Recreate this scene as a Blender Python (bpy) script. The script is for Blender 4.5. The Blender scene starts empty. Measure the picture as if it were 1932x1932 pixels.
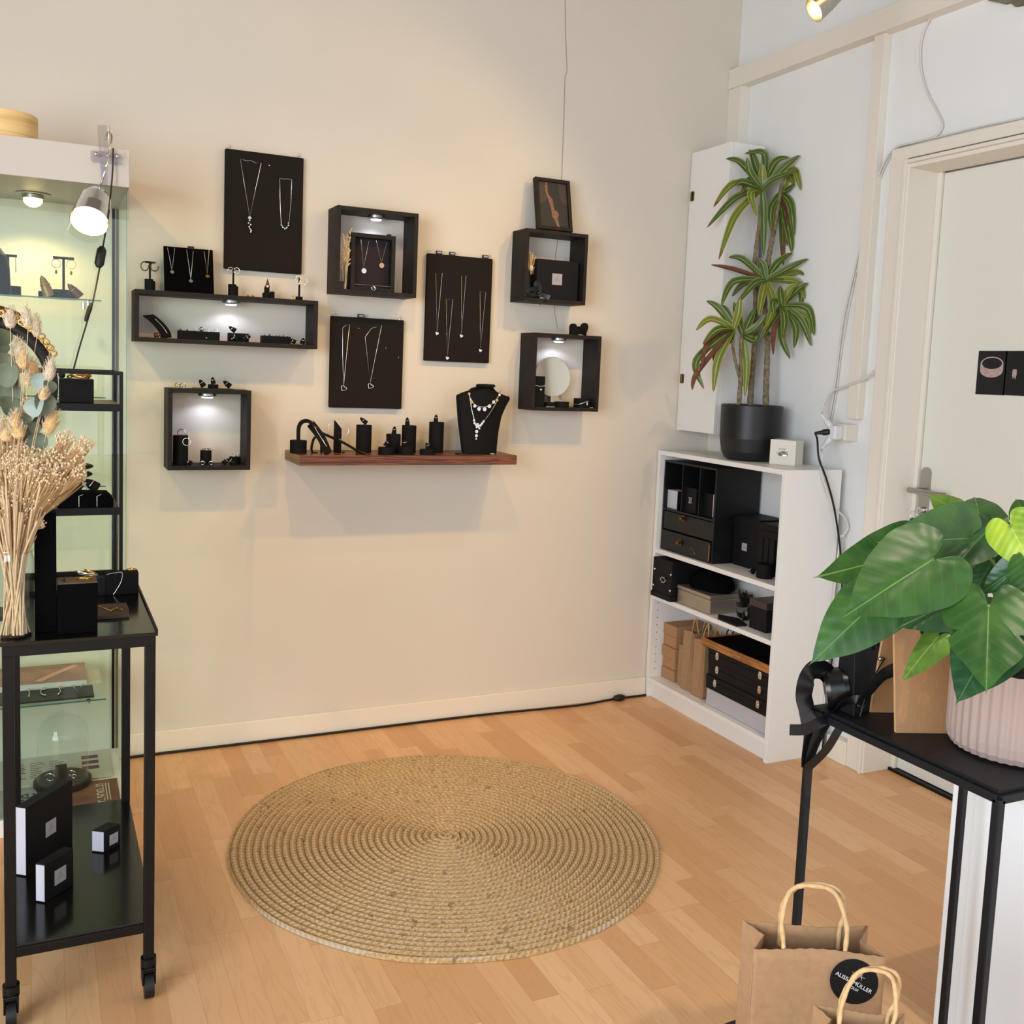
import bpy, bmesh, math, random
from mathutils import Vector, Matrix
random.seed(7)
PI = math.pi
C = bpy.context.scene.collection
# ---------------------------------------------------------------- camera
W = 1932.0
FPX, PCX, PCY = 1888.3, 966.0, 885.7
CAM = Vector((-2.3542, -3.5339, 1.3687))
def cam_axes():
    a, b, c = 0.4439, -0.0987, 0.0404
    fw = Vector((math.sin(a)*math.cos(b), math.cos(a)*math.cos(b), math.sin(b)))
    r = Vector((math.cos(a), -math.sin(a), 0)); u = r.cross(fw)
    return math.cos(c)*r+math.sin(c)*u, -math.sin(c)*r+math.cos(c)*u, fw
AR, AU, AF = cam_axes()
cd = bpy.data.cameras.new('camera'); cam = bpy.data.objects.new('camera', cd); C.objects.link(cam)
cd.sensor_width = 36; cd.lens = FPX/W*36; cd.shift_y = (PCY-966)/W; cd.clip_start = .05
m = Matrix.Identity(4)
for i in range(3):
    m[i][0] = AR[i]; m[i][1] = AU[i]; m[i][2] = -AF[i]; m[i][3] = CAM[i]
cam.matrix_world = m
bpy.context.scene.camera = cam
def at(px, py, x=None, y=None, z=None):
    """the point of the plane x=, y= or z= that the photograph shows at a pixel (used to measure the room)"""
    d = AR*((px-PCX)/FPX) - AU*((py-PCY)/FPX) + AF
    ax, v = (0, x) if x is not None else (1, y) if y is not None else (2, z)
    return CAM + d*((v-CAM[ax])/d[ax])
def atd(px, py, d):
    """the point d metres in front of the camera that the photograph shows at a pixel"""
    return CAM + (AR*((px-PCX)/FPX) - AU*((py-PCY)/FPX) + AF)*d
def proj(p):
    v = Vector(p)-CAM; d = v.dot(AF); return FPX*v.dot(AR)/d+PCX, PCY-FPX*v.dot(AU)/d, d
# ---------------------------------------------------------------- world and exposure
vs = bpy.context.scene.view_settings
vs.view_transform = 'Standard'; vs.look = 'None'; vs.gamma = 1; vs.use_curve_mapping = False
vs.exposure = 0.0
wd = bpy.data.worlds.new('world'); bpy.context.scene.world = wd; wd.use_nodes = True
bg = wd.node_tree.nodes['Background']; bg.inputs[0].default_value = (.75, .86, 1, 1); bg.inputs[1].default_value = .35
def area(name, loc, target, sx, sy, power, col):
    l = bpy.data.lights.new(name, 'AREA'); l.shape = 'RECTANGLE'; l.size = sx; l.size_y = sy; l.energy = power; l.color = col
    o = bpy.data.objects.new(name, l); C.objects.link(o); o.location = loc
    o.rotation_euler = (Vector(target)-Vector(loc)).to_track_quat('-Z', 'Y').to_euler(); return o
def spot(name, loc, target, power, col, ang=90, blend=.6, r=.02):
    l = bpy.data.lights.new(name, 'SPOT'); l.energy = power; l.color = col; l.spot_size = math.radians(ang); l.spot_blend = blend; l.shadow_soft_size = r
    o = bpy.data.objects.new(name, l); C.objects.link(o); o.location = loc
    o.rotation_euler = (Vector(target)-Vector(loc)).to_track_quat('-Z', 'Y').to_euler(); return o
DAY = (.80, .90, 1.0); WARM = (1.0, .60, .18)
# added area lights for daylight at assumed, unseen windows (front wall and left wall, behind and beside the camera)
area('assumed_daylight_front', (-1.6, -5.35, 1.45), (-.9, -1.6, 0), 3.4, 1.8, 38, DAY)
area('assumed_daylight_left', (-4.35, -3.75, 1.5), (.0, -1.9, .5), 2.4, 1.8, 158, DAY)
# warm ceiling spots that throw the shelf shadows on the back wall
spot('spot_a', (-.35, -1.95, 3.3), (-.95, 0, .8), 78, WARM, 50, 1.0, .012)
spot('spot_b', (-1.8, -2.05, 3.5), (-1.45, 0, .7), 78, WARM, 50, 1.0, .012)
spot('spot_c', (-3.5, -2.0, 3.3), (-2.15, 0, .8), 90, WARM, 50, 1.0, .012)
spot('floor_fill', (-.75, -3.3, 3.5), (-.45, -2.1, 0), 120, (1, .84, .68), 62, 1.0, .04)  # added fill lamp without a known fixture, brightens the floor on the right
# ---------------------------------------------------------------- materials
def lin(c):
    return tuple((v/255/12.92 if v/255 <= .04045 else ((v/255+.055)/1.055)**2.4) for v in c)+(1,)
class NT:
    def __init__(s, name):
        s.m = bpy.data.materials.new(name); s.m.use_nodes = True; s.t = s.m.node_tree; s.b = s.t.nodes['Principled BSDF']
    def n(s, typ, ins=None, **kw):
        x = s.t.nodes.new(typ)
        for k, v in kw.items(): setattr(x, k, v)
        for k, v in (ins or {}).items(): s.put(x.inputs[k], v)
        return x
    def put(s, sock, v):
        if hasattr(v, 'is_output'): s.t.links.new(v, sock)
        else: sock.default_value = v
    def math(s, op, a, b=0, c=0):
        x = s.n('ShaderNodeMath', {0: a, 1: b, 2: c}, operation=op); return x.outputs[0]
    def ramp(s, fac, stops):
        x = s.n('ShaderNodeValToRGB', {0: fac}); e = x.color_ramp.elements
        while len(e) < len(stops): e.new(.5)
        for el, (p, c) in zip(e, stops): el.position = p; el.color = c
        return x.outputs[0]
    def mix(s, fac, a, b, typ='MIX'):
        x = s.n('ShaderNodeMix', data_type='RGBA', blend_type=typ); s.put(x.inputs[0], fac); s.put(x.inputs[6], a); s.put(x.inputs[7], b); return x.outputs[2]
    def obj(s): return s.n('ShaderNodeTexCoord').outputs['Object']
    def pos(s): return s.n('ShaderNodeNewGeometry').outputs['Position']
    def bump(s, h, st, d=.002):
        x = s.n('ShaderNodeBump', {'Height': h, 'Strength': st, 'Distance': d}); s.t.links.new(x.outputs[0], s.b.inputs['Normal'])
MATS = {}
def mat(name, col, rough=.5, metal=0, noise=None, bump=None, spec=.5, trans=0, emit=None, ior=1.45, alpha=1, sheen=0):
    if name in MATS: return MATS[name]
    q = NT(name); b = q.b; c = lin(col); b.inputs['Base Color'].default_value = c
    b.inputs['Roughness'].default_value = rough; b.inputs['Metallic'].default_value = metal; b.inputs['Specular IOR Level'].default_value = spec
    b.inputs['Transmission Weight'].default_value = trans; b.inputs['IOR'].default_value = ior; b.inputs['Alpha'].default_value = alpha
    if sheen: b.inputs['Sheen Weight'].default_value = sheen
    if noise:
        t = q.n('ShaderNodeTexNoise', {'Vector': q.pos(), 'Scale': noise[0], 'Detail': 5}).outputs[0]
        d = tuple(v*(1-noise[1]) for v in c[:3])+(1,); h = tuple(min(1, v*(1+noise[1])) for v in c[:3])+(1,)
        b_ = q.ramp(t, [(.3, d), (.7, h)]); q.put(b.inputs['Base Color'], b_)
    if bump:
        t = q.n('ShaderNodeTexNoise', {'Vector': q.pos(), 'Scale': bump[0], 'Detail': 4}).outputs[0]; q.bump(t, bump[1])
    if emit: b.inputs['Emission Color'].default_value = lin(emit[0]); b.inputs['Emission Strength'].default_value = emit[1]
    MATS[name] = q.m; return q.m
M = {}
M['wall'] = mat('wall_paint', (219, 209, 194), .85, bump=(60, .12), noise=(3, .015), spec=.25)
M['wallr'] = mat('wall_paint_right', (233, 232, 229), .75, bump=(30, .15), noise=(3, .02), spec=.3)
M['ceil'] = mat('ceiling_paint', (150, 141, 128), .9)
M['trim'] = mat('cream_gloss_paint', (229, 221, 208), .42, bump=(25, .05))
M['base'] = mat('baseboard_paint', (232, 222, 205), .5)
M['door'] = mat('door_paint', (224, 221, 210), .4, bump=(30, .04))
M['white'] = mat('white_laminate', (234, 231, 226), .38)
M['whitein'] = mat('white_laminate_matt', (234, 232, 229), .5)
M['blk'] = mat('black_stained_wood', (36, 31, 27), .6, noise=(40, .25), bump=(90, .15), spec=.25)
M['felt'] = mat('black_felt', (37, 33, 29), .95, bump=(600, .3), spec=.1)
M['vel'] = mat('black_velvet', (9, 8, 9), .95, spec=.05)
M['leather'] = mat('black_leatherette', (20, 19, 19), .7, bump=(300, .25), spec=.15)
M['blkmetal'] = mat('black_powder_coated_steel', (13, 11, 10), .42, spec=.3, bump=(160, .12), noise=(30, .2))
M['blkgloss'] = mat('black_lacquered_steel', (17, 15, 13), .16, bump=(14, .06), noise=(25, .25))
M['tablem'] = mat('black_matt_steel', (18, 19, 23), .5, spec=.35, bump=(200, .1))
M['silver'] = mat('silver', (235, 232, 228), .18, 1)
M['gold'] = mat('gold', (228, 178, 92), .2, 1)
M['steel'] = mat('brushed_steel', (176, 172, 165), .35, 1)
M['chrome'] = mat('chrome', (215, 215, 215), .12, 1)
M['brass'] = mat('aged_brass', (104, 80, 40), .35, 1)
M['pearl'] = mat('pearl', (232, 226, 216), .2)
M['kraft'] = mat('kraft_paper', (162, 126, 91), .85, noise=(90, .08), bump=(200, .2))
M['kraftd'] = mat('kraft_paper_inside', (150, 110, 74), .9, noise=(90, .1))
M['carton'] = mat('brown_cardboard', (172, 130, 92), .9, noise=(70, .07))
M['cord'] = mat('twisted_paper_cord', (202, 166, 118), .8, bump=(150, .4), noise=(120, .15))
M['blkcable'] = mat('black_rubber', (14, 13, 14), .5)
M['whtcable'] = mat('white_plastic', (216, 210, 202), .45)
M['plast'] = mat('cream_plastic', (224, 217, 204), .4)
M['satin'] = mat('black_satin', (12, 12, 15), .28, spec=.6)
M['blkbox'] = mat('black_card', (18, 17, 19), .6, spec=.25)
M['blkpaint'] = mat('black_painted_wood', (14, 14, 15), .45, bump=(60, .2), noise=(30, .3))
M['greyl'] = mat('silver_paper_label', (165, 162, 166), .6)
M['greypap'] = mat('grey_card', (196, 194, 204), .7)
M['pot'] = mat('matt_black_ceramic', (22, 23, 27), .42)
M['soil'] = mat('dark_soil', (30, 24, 20), .95, bump=(120, 1))
M['clay'] = mat('clay_pebbles', (96, 58, 42), .9, noise=(50, .5), bump=(150, .5))
M['pink'] = mat('pink_stoneware', (164, 142, 132), .6, bump=(180, .1))
M['glasst'] = None
def glass(name, col, rough=0.0, thin=.92):
    q = NT(name); t = q.t; t.nodes.remove(q.b); out = t.nodes['Material Output']
    tr = q.n('ShaderNodeBsdfTransparent', {0: tuple(lin(col))}); gl = q.n('ShaderNodeBsdfGlossy', {0: (1, 1, 1, 1), 1: rough})
    fr = q.n('ShaderNodeFresnel', {0: 1.5}); geo = q.n('ShaderNodeNewGeometry')
    f = q.math('MULTIPLY', fr.outputs[0], q.math('SUBTRACT', 1, geo.outputs['Backfacing']))
    mx = q.n('ShaderNodeMixShader', {0: f, 1: tr.outputs[0], 2: gl.outputs[0]}); t.links.new(mx.outputs[0], out.inputs[0]); return q.m
M['glass'] = glass('clear_glass', (253, 254, 253))
M['gglass'] = glass('greenish_glass', (247, 251, 247))
M['edge'] = mat('green_glass_edge', (70, 105, 92), .1, spec=.8)
M['clear'] = glass('clear_plastic', (240, 240, 244), .08)
M['mirror'] = mat('mirror_glass', (240, 240, 240), .02, 1)
# floor: beech block laminate, strips running towards the back wall
q = NT('beech_laminate'); xyz = q.n('ShaderNodeSeparateXYZ', {0: q.pos()}); X_, Y_ = xyz.outputs[0], xyz.outputs[1]
row = q.math('FLOOR', q.math('DIVIDE', X_, .066)); rh = q.n('ShaderNodeTexWhiteNoise', {'W': row}, noise_dimensions='1D').outputs[0]
yy = q.math('ADD', Y_, q.math('MULTIPLY', rh, 3.7)); cc = q.math('DIVIDE', yy, .44); col = q.math('FLOOR', cc)
cv = q.n('ShaderNodeCombineXYZ', {0: row, 1: col, 2: 0}); hh = q.n('ShaderNodeTexWhiteNoise', {'Vector': cv.outputs[0]}, noise_dimensions='3D')
off = q.n('ShaderNodeVectorMath', {0: hh.outputs['Color'], 1: (9, 9, 9)}, operation='MULTIPLY')
gv = q.n('ShaderNodeVectorMath', {0: q.n('ShaderNodeMapping', {'Vector': q.pos(), 'Scale': (9, 1.1, 1)}).outputs[0], 1: off.outputs[0]}, operation='ADD')
g1 = q.n('ShaderNodeTexNoise', {'Vector': gv.outputs[0], 'Scale': 2.2, 'Detail': 3, 'Distortion': .5}).outputs[0]
rings = q.math('SINE', q.math('MULTIPLY', g1, 42)); fine = q.n('ShaderNodeTexNoise', {'Vector': q.n('ShaderNodeMapping', {'Vector': q.pos(), 'Scale': (160, 7, 1)}).outputs[0], 'Scale': 1, 'Detail': 4}).outputs[0]
c1 = q.ramp(hh.outputs['Value'], [(0, lin((206, 154, 106))), (.5, lin((219, 170, 122))), (1, lin((229, 185, 138)))])
c2 = q.mix(q.math('MULTIPLY', q.math('GREATER_THAN', rings, .72), .22), c1, lin((192, 138, 92)))
c3 = q.mix(q.math('MULTIPLY', fine, .30), c2, lin((196, 146, 100)))
fx = q.math('FRACT', q.math('DIVIDE', X_, .066)); fy = q.math('FRACT', cc)
sm = q.math('MAXIMUM', q.math('LESS_THAN', fx, .018), q.math('LESS_THAN', fy, .004))
c4 = q.mix(q.math('MULTIPLY', sm, .32), c3, lin((140, 92, 58))); q.put(q.b.inputs['Base Color'], c4); q.b.inputs['Roughness'].default_value = .38
q.bump(fine, .05); M['floor'] = q.m
def wood(name, a, b, sc=(2, 30, 30), rough=.5, rings=30):
    q = NT(name); gv = q.n('ShaderNodeMapping', {'Vector': q.pos(), 'Scale': sc}).outputs[0]
    g = q.n('ShaderNodeTexNoise', {'Vector': gv, 'Scale': 1.6, 'Detail': 5, 'Distortion': .6}).outputs[0]
    s = q.math('SINE', q.math('MULTIPLY', g, rings)); s = q.math('MULTIPLY_ADD', s, .5, .5)
    q.put(q.b.inputs['Base Color'], q.ramp(s, [(0, lin(a)), (1, lin(b))])); q.b.inputs['Roughness'].default_value = rough; q.bump(s, .06); return q.m
M['walnut'] = wood('walnut_veneer', (66, 32, 18), (132, 76, 46), (1.5, 8, 60), .35, 40)
M['walnutend'] = wood('walnut_edge', (112, 84, 58), (158, 126, 92), (8, 1.5, 60), .5, 30)
M['oak'] = wood('oak_veneer', (154, 112, 72), (166, 122, 80), (160, 160, 7), .5, 10)
M['oakedge'] = mat('oak_ply_edge', (206, 166, 116), .6, noise=(80, .1))
M['orangewood'] = wood('orange_wood_moulding', (134, 84, 36), (178, 118, 56), (40, 3, 40), .4, 20)
M['pinebox'] = wood('light_bent_wood', (206, 172, 112), (226, 194, 136), (2, 2, 14), .5, 14)
# ---------------------------------------------------------------- mesh helpers
ORG = {}
def V(*a): return Vector(a)
def frame_of(d):
    d = d.normalized(); u = d.cross(V(0, 0, 1))
    if u.length < 1e-3: u = d.cross(V(1, 0, 0))
    u.normalize(); return u, d.cross(u).normalized()
class MB:
    def __init__(s): s.v = []; s.f = []; s.sm = []
    def add(s, vs, fs, smooth=False):
        k = len(s.v); s.v += [Vector(p) for p in vs]
        for f in fs: s.f.append([i+k for i in f]); s.sm.append(smooth)
        return s
    def box(s, a, b, mx=None):
        x0, y0, z0 = [min(a[i], b[i]) for i in range(3)]; x1, y1, z1 = [max(a[i], b[i]) for i in range(3)]
        p = [V(x, y, z) for z in (z0, z1) for x, y in ((x0, y0), (x1, y0), (x1, y1), (x0, y1))]
        if mx: p = [mx @ q for q in p]
        return s.add(p, [(0, 3, 2, 1), (4, 5, 6, 7), (0, 1, 5, 4), (1, 2, 6, 5), (2, 3, 7, 6), (3, 0, 4, 7)])
    def hexa(s, p):   # four bottom then four top corners
        return s.add(p, [(0, 3, 2, 1), (4, 5, 6, 7), (0, 1, 5, 4), (1, 2, 6, 5), (2, 3, 7, 6), (3, 0, 4, 7)])
    def prism(s, pts, ext, smooth=False):   # polygon extruded by vector ext
        n = len(pts); e = Vector(ext); p = [Vector(q) for q in pts]; s.add(p, [list(range(n))[::-1]]); s.add([q+e for q in p], [list(range(n))])
        return s.add(p+[q+e for q in p], [(i, (i+1) % n, (i+1) % n+n, i+n) for i in range(n)], smooth)
    def tube(s, pts, r, n=8, closed=False, caps=True):
        P = [Vector(p) for p in pts]; N = len(P); rs = r if isinstance(r, (list, tuple)) else [r]*N; vs = []; u = None
        for i in range(N):
            if closed: d = P[(i+1) % N]-P[i-1]
            else: d = P[min(i+1, N-1)]-P[max(i-1, 0)]
            if d.length < 1e-9: d = V(0, 0, 1)
            d.normalize()
            if u is None: u, w = frame_of(d)
            else:
                u = (u-d*u.dot(d))
                if u.length < 1e-6: u, w = frame_of(d)
                u.normalize(); w = d.cross(u)
            for k in range(n):
                a = 2*PI*k/n; vs.append(P[i]+(u*math.cos(a)+w*math.sin(a))*rs[i])
        fs = []
        for i in range(N if closed else N-1):
            j = (i+1) % N
            for k in range(n): fs.append((i*n+k, i*n+(k+1) % n, j*n+(k+1) % n, j*n+k))
        s.add(vs, fs, n > 4)
        if not closed and caps: s.add(vs[:n], [list(range(n))[::-1]]); s.add(vs[-n:], [list(range(n))])
        return s
    def lathe(s, prof, c=(0, 0, 0), n=24, mx=None, rib=None):  # profile (r,z); breaks at sharp corners
        c = Vector(c)
        for i in range(len(prof)-1):
            (r0, z0), (r1, z1) = prof[i], prof[i+1]; vs = []
            for r, z in ((r0, z0), (r1, z1)):
                for k in range(n):
                    a = 2*PI*k/n; rr = r*(1+(rib[1]*math.cos(rib[0]*a) if rib else 0)) if r > 0 else 0
                    p = V(rr*math.cos(a), rr*math.sin(a), z); vs.append((mx @ p if mx else p)+c)
            fs = [(k, (k+1) % n, (k+1) % n+n, k+n) for k in range(n)]; s.add(vs, fs, True)
        return s
    def cyl(s, c, r, h, n=24, r2=None, mx=None):
        r2 = r if r2 is None else r2; return s.lathe([(0, 0), (r, 0), (r2, h), (0, h)], c, n, mx)
    def ball(s, c, r, n=8, sc=(1, 1, 1)):
        return s.lathe([(max(0, r*math.sin(PI*i/n)), -r*math.cos(PI*i/n)) for i in range(n+1)], c, n*2 if n > 4 else 8, Matrix.Diagonal((*sc, 1)).to_3x3() if sc != (1, 1, 1) else None)
    def ring(s, c, R, r, axis=(0, 0, 1), n=24, m=6, a0=0, a1=2*PI):
        u, w = frame_of(Vector(axis)); c = Vector(c); full = a1-a0 >= 2*PI-1e-6
        P = [c+(u*math.cos(a0+(a1-a0)*i/(n if full else n-1))+w*math.sin(a0+(a1-a0)*i/(n if full else n-1)))*R for i in range(n)]
        return s.tube(P, r, m, full)
    def ribbon(s, pts, ws, th=.0008):  # strip: points and half-width vectors
        P = [Vector(p) for p in pts]; Wd = [Vector(w) for w in ws]; n = len(P); A = []; B = []
        for i in range(n):
            d = P[min(i+1, n-1)]-P[max(i-1, 0)]; nn = d.cross(Wd[i])
            nn = nn.normalized()*th/2 if nn.length > 1e-9 else V(0, 0, th/2)
            A += [P[i]-Wd[i]+nn, P[i]+Wd[i]+nn]; B += [P[i]+Wd[i]-nn, P[i]-Wd[i]-nn]
        q = [(i*2, i*2+1, i*2+3, i*2+2) for i in range(n-1)]; s.add(A, q, True); s.add(B, q, True)
        e = [p for i in range(n) for p in (A[2*i], A[2*i+1], B[2*i], B[2*i+1])]
        s.add(e, [f for i in range(n-1) for f in ((i*4+1, i*4+2, i*4+6, i*4+5), (i*4+3, i*4, i*4+4, i*4+7))]); s.add(e[:4], [(3, 2, 1, 0)]); s.add(e[-4:], [(0, 1, 2, 3)]); return s
    def build(s, name, mt, parent=None, org=None, bevel=0, seg=2, label=None, sub=0, weld=False, solid=0):
        o = Vector(org) if org is not None else (ORG[parent] if parent is not None else V(0, 0, 0))
        me = bpy.data.meshes.new(name); me.from_pydata([p-o for p in s.v], [], s.f)
        for p, q in zip(me.polygons, s.sm): p.use_smooth = q
        if weld:
            b = bmesh.new(); b.from_mesh(me); bmesh.ops.remove_doubles(b, verts=b.verts, dist=1e-6); bmesh.ops.recalc_face_normals(b, faces=b.faces); b.to_mesh(me); b.free()
        me.materials.append(M[mt] if isinstance(mt, str) else mt)
        ob = bpy.data.objects.new(name, me); C.objects.link(ob); ORG[ob] = o
        if parent is not None: ob.parent = parent
        else: ob.location = o
        if bevel:
            md = ob.modifiers.new('bevel', 'BEVEL'); md.width = bevel; md.segments = seg; md.limit_method = 'ANGLE'; md.angle_limit = math.radians(50)
        if solid: md = ob.modifiers.new('solid', 'SOLIDIFY'); md.thickness = solid; md.offset = 0
        if sub: md = ob.modifiers.new('sub', 'SUBSURF'); md.levels = sub; md.render_levels = sub
        if label: ob['label'] = label
        return ob
def tag(o, label, cat, group=None):
    o['label'] = label; o['category'] = cat
    if group: o['group'] = group
    return o
def thing(name, label, cat, loc, group=None):
    o = bpy.data.objects.new(name, None); o.empty_display_size = .05; C.objects.link(o); o.location = loc; ORG[o] = Vector(loc); return tag(o, label, cat, group)
def struct(o): o['kind'] = 'structure'; return o
def copy_tree(o, parent=None, d=None):
    c = o.copy(); C.objects.link(c); c.parent = parent
    if d is not None: c.location = o.location+Vector(d)
    for ch in list(o.children): copy_tree(ch, c)
    return c
def spline(pts, n=8, closed=False):
    P = [Vector(p) for p in pts]; out = []; N = len(P)
    for i in range(N if closed else N-1):
        g = (lambda k: P[k % N]) if closed else (lambda k: P[max(0, min(N-1, k))])
        a, b, c, d = g(i-1), g(i), g(i+1), g(i+2)
        for k in range(n):
            t = k/n; out.append(.5*((2*b)+(c-a)*t+(2*a-5*b+4*c-d)*t*t+(3*b-a-3*c+d)*t*t*t))
    if not closed: out.append(P[-1].copy())
    return out
def text(s, size, o, right, up, mt, parent, name='lettering', depth=.0001):
    cu = bpy.data.curves.new(name, 'FONT'); cu.body = s; cu.size = size; cu.align_x = 'CENTER'; cu.align_y = 'CENTER'; cu.extrude = depth
    tmp = bpy.data.objects.new(name, cu); C.objects.link(tmp); dg = bpy.context.evaluated_depsgraph_get(); me = bpy.data.meshes.new_from_object(tmp.evaluated_get(dg)); bpy.data.objects.remove(tmp)
    r = Vector(right).normalized(); u = Vector(up).normalized(); n = r.cross(u); oo = Vector(o)
    b = MB(); b.add([oo+r*v.co.x+u*v.co.y+n*v.co.z for v in me.vertices], [list(p.vertices) for p in me.polygons]); return b.build(name, mt, parent)
# ================================================================ SETTING
FX0, FY0, CZ = -4.5, -5.5, 3.9
struct(MB().box((FX0-.1, FY0-.1, -.1), (.55, .1, 0)).build('floor', 'floor'))
struct(MB().box((FX0-.1, 0, 0), (.55, .1, CZ)).build('wall_back', 'wall'))
ZL = at(1690, 281, x=.265).z          # top of the door casing
YC0 = -.918; ZD = at(1774, 328, x=.41).z
print('casing top', ZL, 'door top', ZD)
yd0, yd1 = -.985, -1.93
b = MB().box((.3, 0, 0), (.55, yd0, CZ)).box((.3, yd0, ZD+.02), (.55, yd1, CZ)).box((.3, yd1, 0), (.55, FY0, CZ))
struct(b.build('wall_right', 'wallr'))
struct(MB().box((FX0-.1, FY0-.1, CZ), (.55, .1, CZ+.1)).build('ceiling', 'ceil'))
b = MB().box((FX0-.1, 0, 0), (FX0, -2.5, CZ)).box((FX0-.1, -4.98, 0), (FX0, FY0, CZ)).box((FX0-.1, -2.5, 0), (FX0, -4.98, .6)).box((FX0-.1, -2.5, 2.9), (FX0, -4.98, CZ))
struct(b.build('wall_left', 'wallr'))
b = MB().box((FX0, FY0-.1, 0), (-3.3, FY0, CZ)).box((.1, FY0-.1, 0), (.55, FY0, CZ)).box((-3.3, FY0-.1, 0), (.1, FY0, .55)).box((-3.3, FY0-.1, 2.95), (.1, FY0, CZ))
struct(b.build('wall_front', 'wallr'))
w = MB()
for x in (-3.3, -2.17, -1.04, .06): w.box((x, FY0-.08, .55), (x+.04, FY0-.02, 2.95))
w.box((-3.3, FY0-.08, .55), (.1, FY0-.02, .6)).box((-3.3, FY0-.08, 2.9), (.1, FY0-.02, 2.95)); struct(w.build('assumed_window_1', 'trim'))  # frame of the assumed front-wall opening, out of view, added for daylight
w = MB()
for y in (-2.54, -3.74, -4.98): w.box((FX0-.08, y, .6), (FX0-.02, y+.04, 2.9))
w.box((FX0-.08, -2.5, .6), (FX0-.02, -4.98, .65)).box((FX0-.08, -2.5, 2.85), (FX0-.02, -4.98, 2.9)); struct(w.build('assumed_window_2', 'trim'))  # left-wall opening and its frame are likewise assumed and unseen
zb = at(400, 1372, y=-.012).z; print('baseboard top', zb)
struct(MB().box((FX0, -.013, 0), (.0-.003, 0, .082)).build('baseboard_back', 'base', bevel=.003))
struct(MB().box((.262, -.82, 0), (.3, YC0, .085)).build('baseboard_right', 'base', bevel=.002))
# painted wall panelling of the right wall: horizontal rail, two battens
zr0 = at(1422, 151, x=.25).z; zr1 = at(1395, 128, x=.25).z; print('rail', zr0, zr1)
struct(MB().box((.25, .0, 2.567), (.3, FY0, 2.645)).build('trim_1', 'trim', bevel=.002))
struct(MB().box((.255, 0, 1.0), (.3, -.085, 2.567)).build('trim_2', 'trim', bevel=.002))
p = at(1668, 62, x=.262); print('batten', p, at(1650, 62, x=.262))
struct(MB().box((.268, p.y+.05, 1.245), (.3, p.y, 2.567)).build('trim_3', 'trim', bevel=.002))
# ragged patch of bare masonry high on the right wall
rp = at(1900, 8, x=.29); random.seed(3)
pts = [at(1858, -40, x=.285), at(1862, 0, x=.285), at(1880, 4, x=.285), at(1893, 7, x=.285), at(1905, 4, x=.285), at(1914, 12, x=.285), at(1923, 10, x=.285), at(1945, 4, x=.285), at(1990, -40, x=.285)]
M['rough'] = mat('bare_grey_masonry', (118, 108, 92), .95, noise=(30, .3), bump=(60, 1))
struct(MB().prism(pts, (.016, 0, 0)).build('trim_4', 'rough'))
# door with casing
cas = .265; k = MB()
zin = at(1722, 312, x=cas).z; print('casing inner top', zin)
k.box((cas, YC0, 0), (.3, YC0-.072, ZL)).box((cas, YC0-.072, ZD+.035), (.3, yd1-.08, ZL)).box((cas, yd1-.006, 0), (.3, yd1-.08, ZD+.035))
struct(k.build('door_1', 'trim', bevel=.003)); D1 = bpy.data.objects['door_1']
k = MB().box((cas-.006, yd0+.006, 0), (.3, yd0-.008, ZD+.03)).box((cas-.006, yd0-.008, ZD+.018), (.3, yd1, ZD+.03)).box((.27, yd0, 0), (.41, yd0-.012, ZD+.018)).box((.27, yd0-.012, ZD+.004), (.41, yd1, ZD+.018)).box((.40, yd0-.012, 0), (.425, yd0-.03, ZD+.004))
k.build('door_jamb', 'trim', D1, bevel=.002)
k = MB().box((.412, yd0-.032, .012), (.45, yd1+.01, ZD)); leaf = k.build('door_leaf', 'door', D1, bevel=.002)
MB().box((.39, yd0-.012, 0), (.47, yd1, .010)).build('threshold', 'blkmetal', D1)
MB().box((.45, yd0, 0), (.5, yd1, ZD+.02)).build('door_backing', 'door', D1)
# handle plate, lever, key
pc = at(1746, 925, x=.41); xp = .412
k = MB(); yy0, yy1 = at(1752, 900, x=xp).y, at(1737, 900, x=xp).y; w = .02
pl = [V(xp, pc.y+w*math.cos(a), 0)+V(0, 0, pc.z+.06+w*math.sin(a)) for a in [PI*i/10 for i in range(11)]]
pl += [V(xp, pc.y-w, pc.z-.17), V(xp, pc.y+w, pc.z-.17)]
hp = k.prism(pl, (-.008, 0, 0)).build('handle_plate', 'steel', D1, bevel=.001)
a = at(1735, 924, x=xp-.06); c = at(1796, 929, x=xp-.045)
k = MB().tube([V(xp, pc.y, pc.z), V(xp-.055, pc.y, pc.z)], .009, 12); k.build('lever_neck', 'steel', hp)
k = MB().tube(spline([V(xp-.06, pc.y+.02, pc.z), V(xp-.06, pc.y-.02, pc.z), V(xp-.058, pc.y-.09, pc.z-.001), V(xp-.045, pc.y-.125, pc.z-.002)], 6), .0095, 12); k.build('lever', 'steel', hp)
lk = at(1744, 962, x=xp); k = MB().cyl((xp-.01, lk.y, lk.z), .011, .016, 16, mx=Matrix.Rotation(-PI/2, 3, 'Y')); k.build('lock_cylinder', 'chrome', hp)
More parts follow.
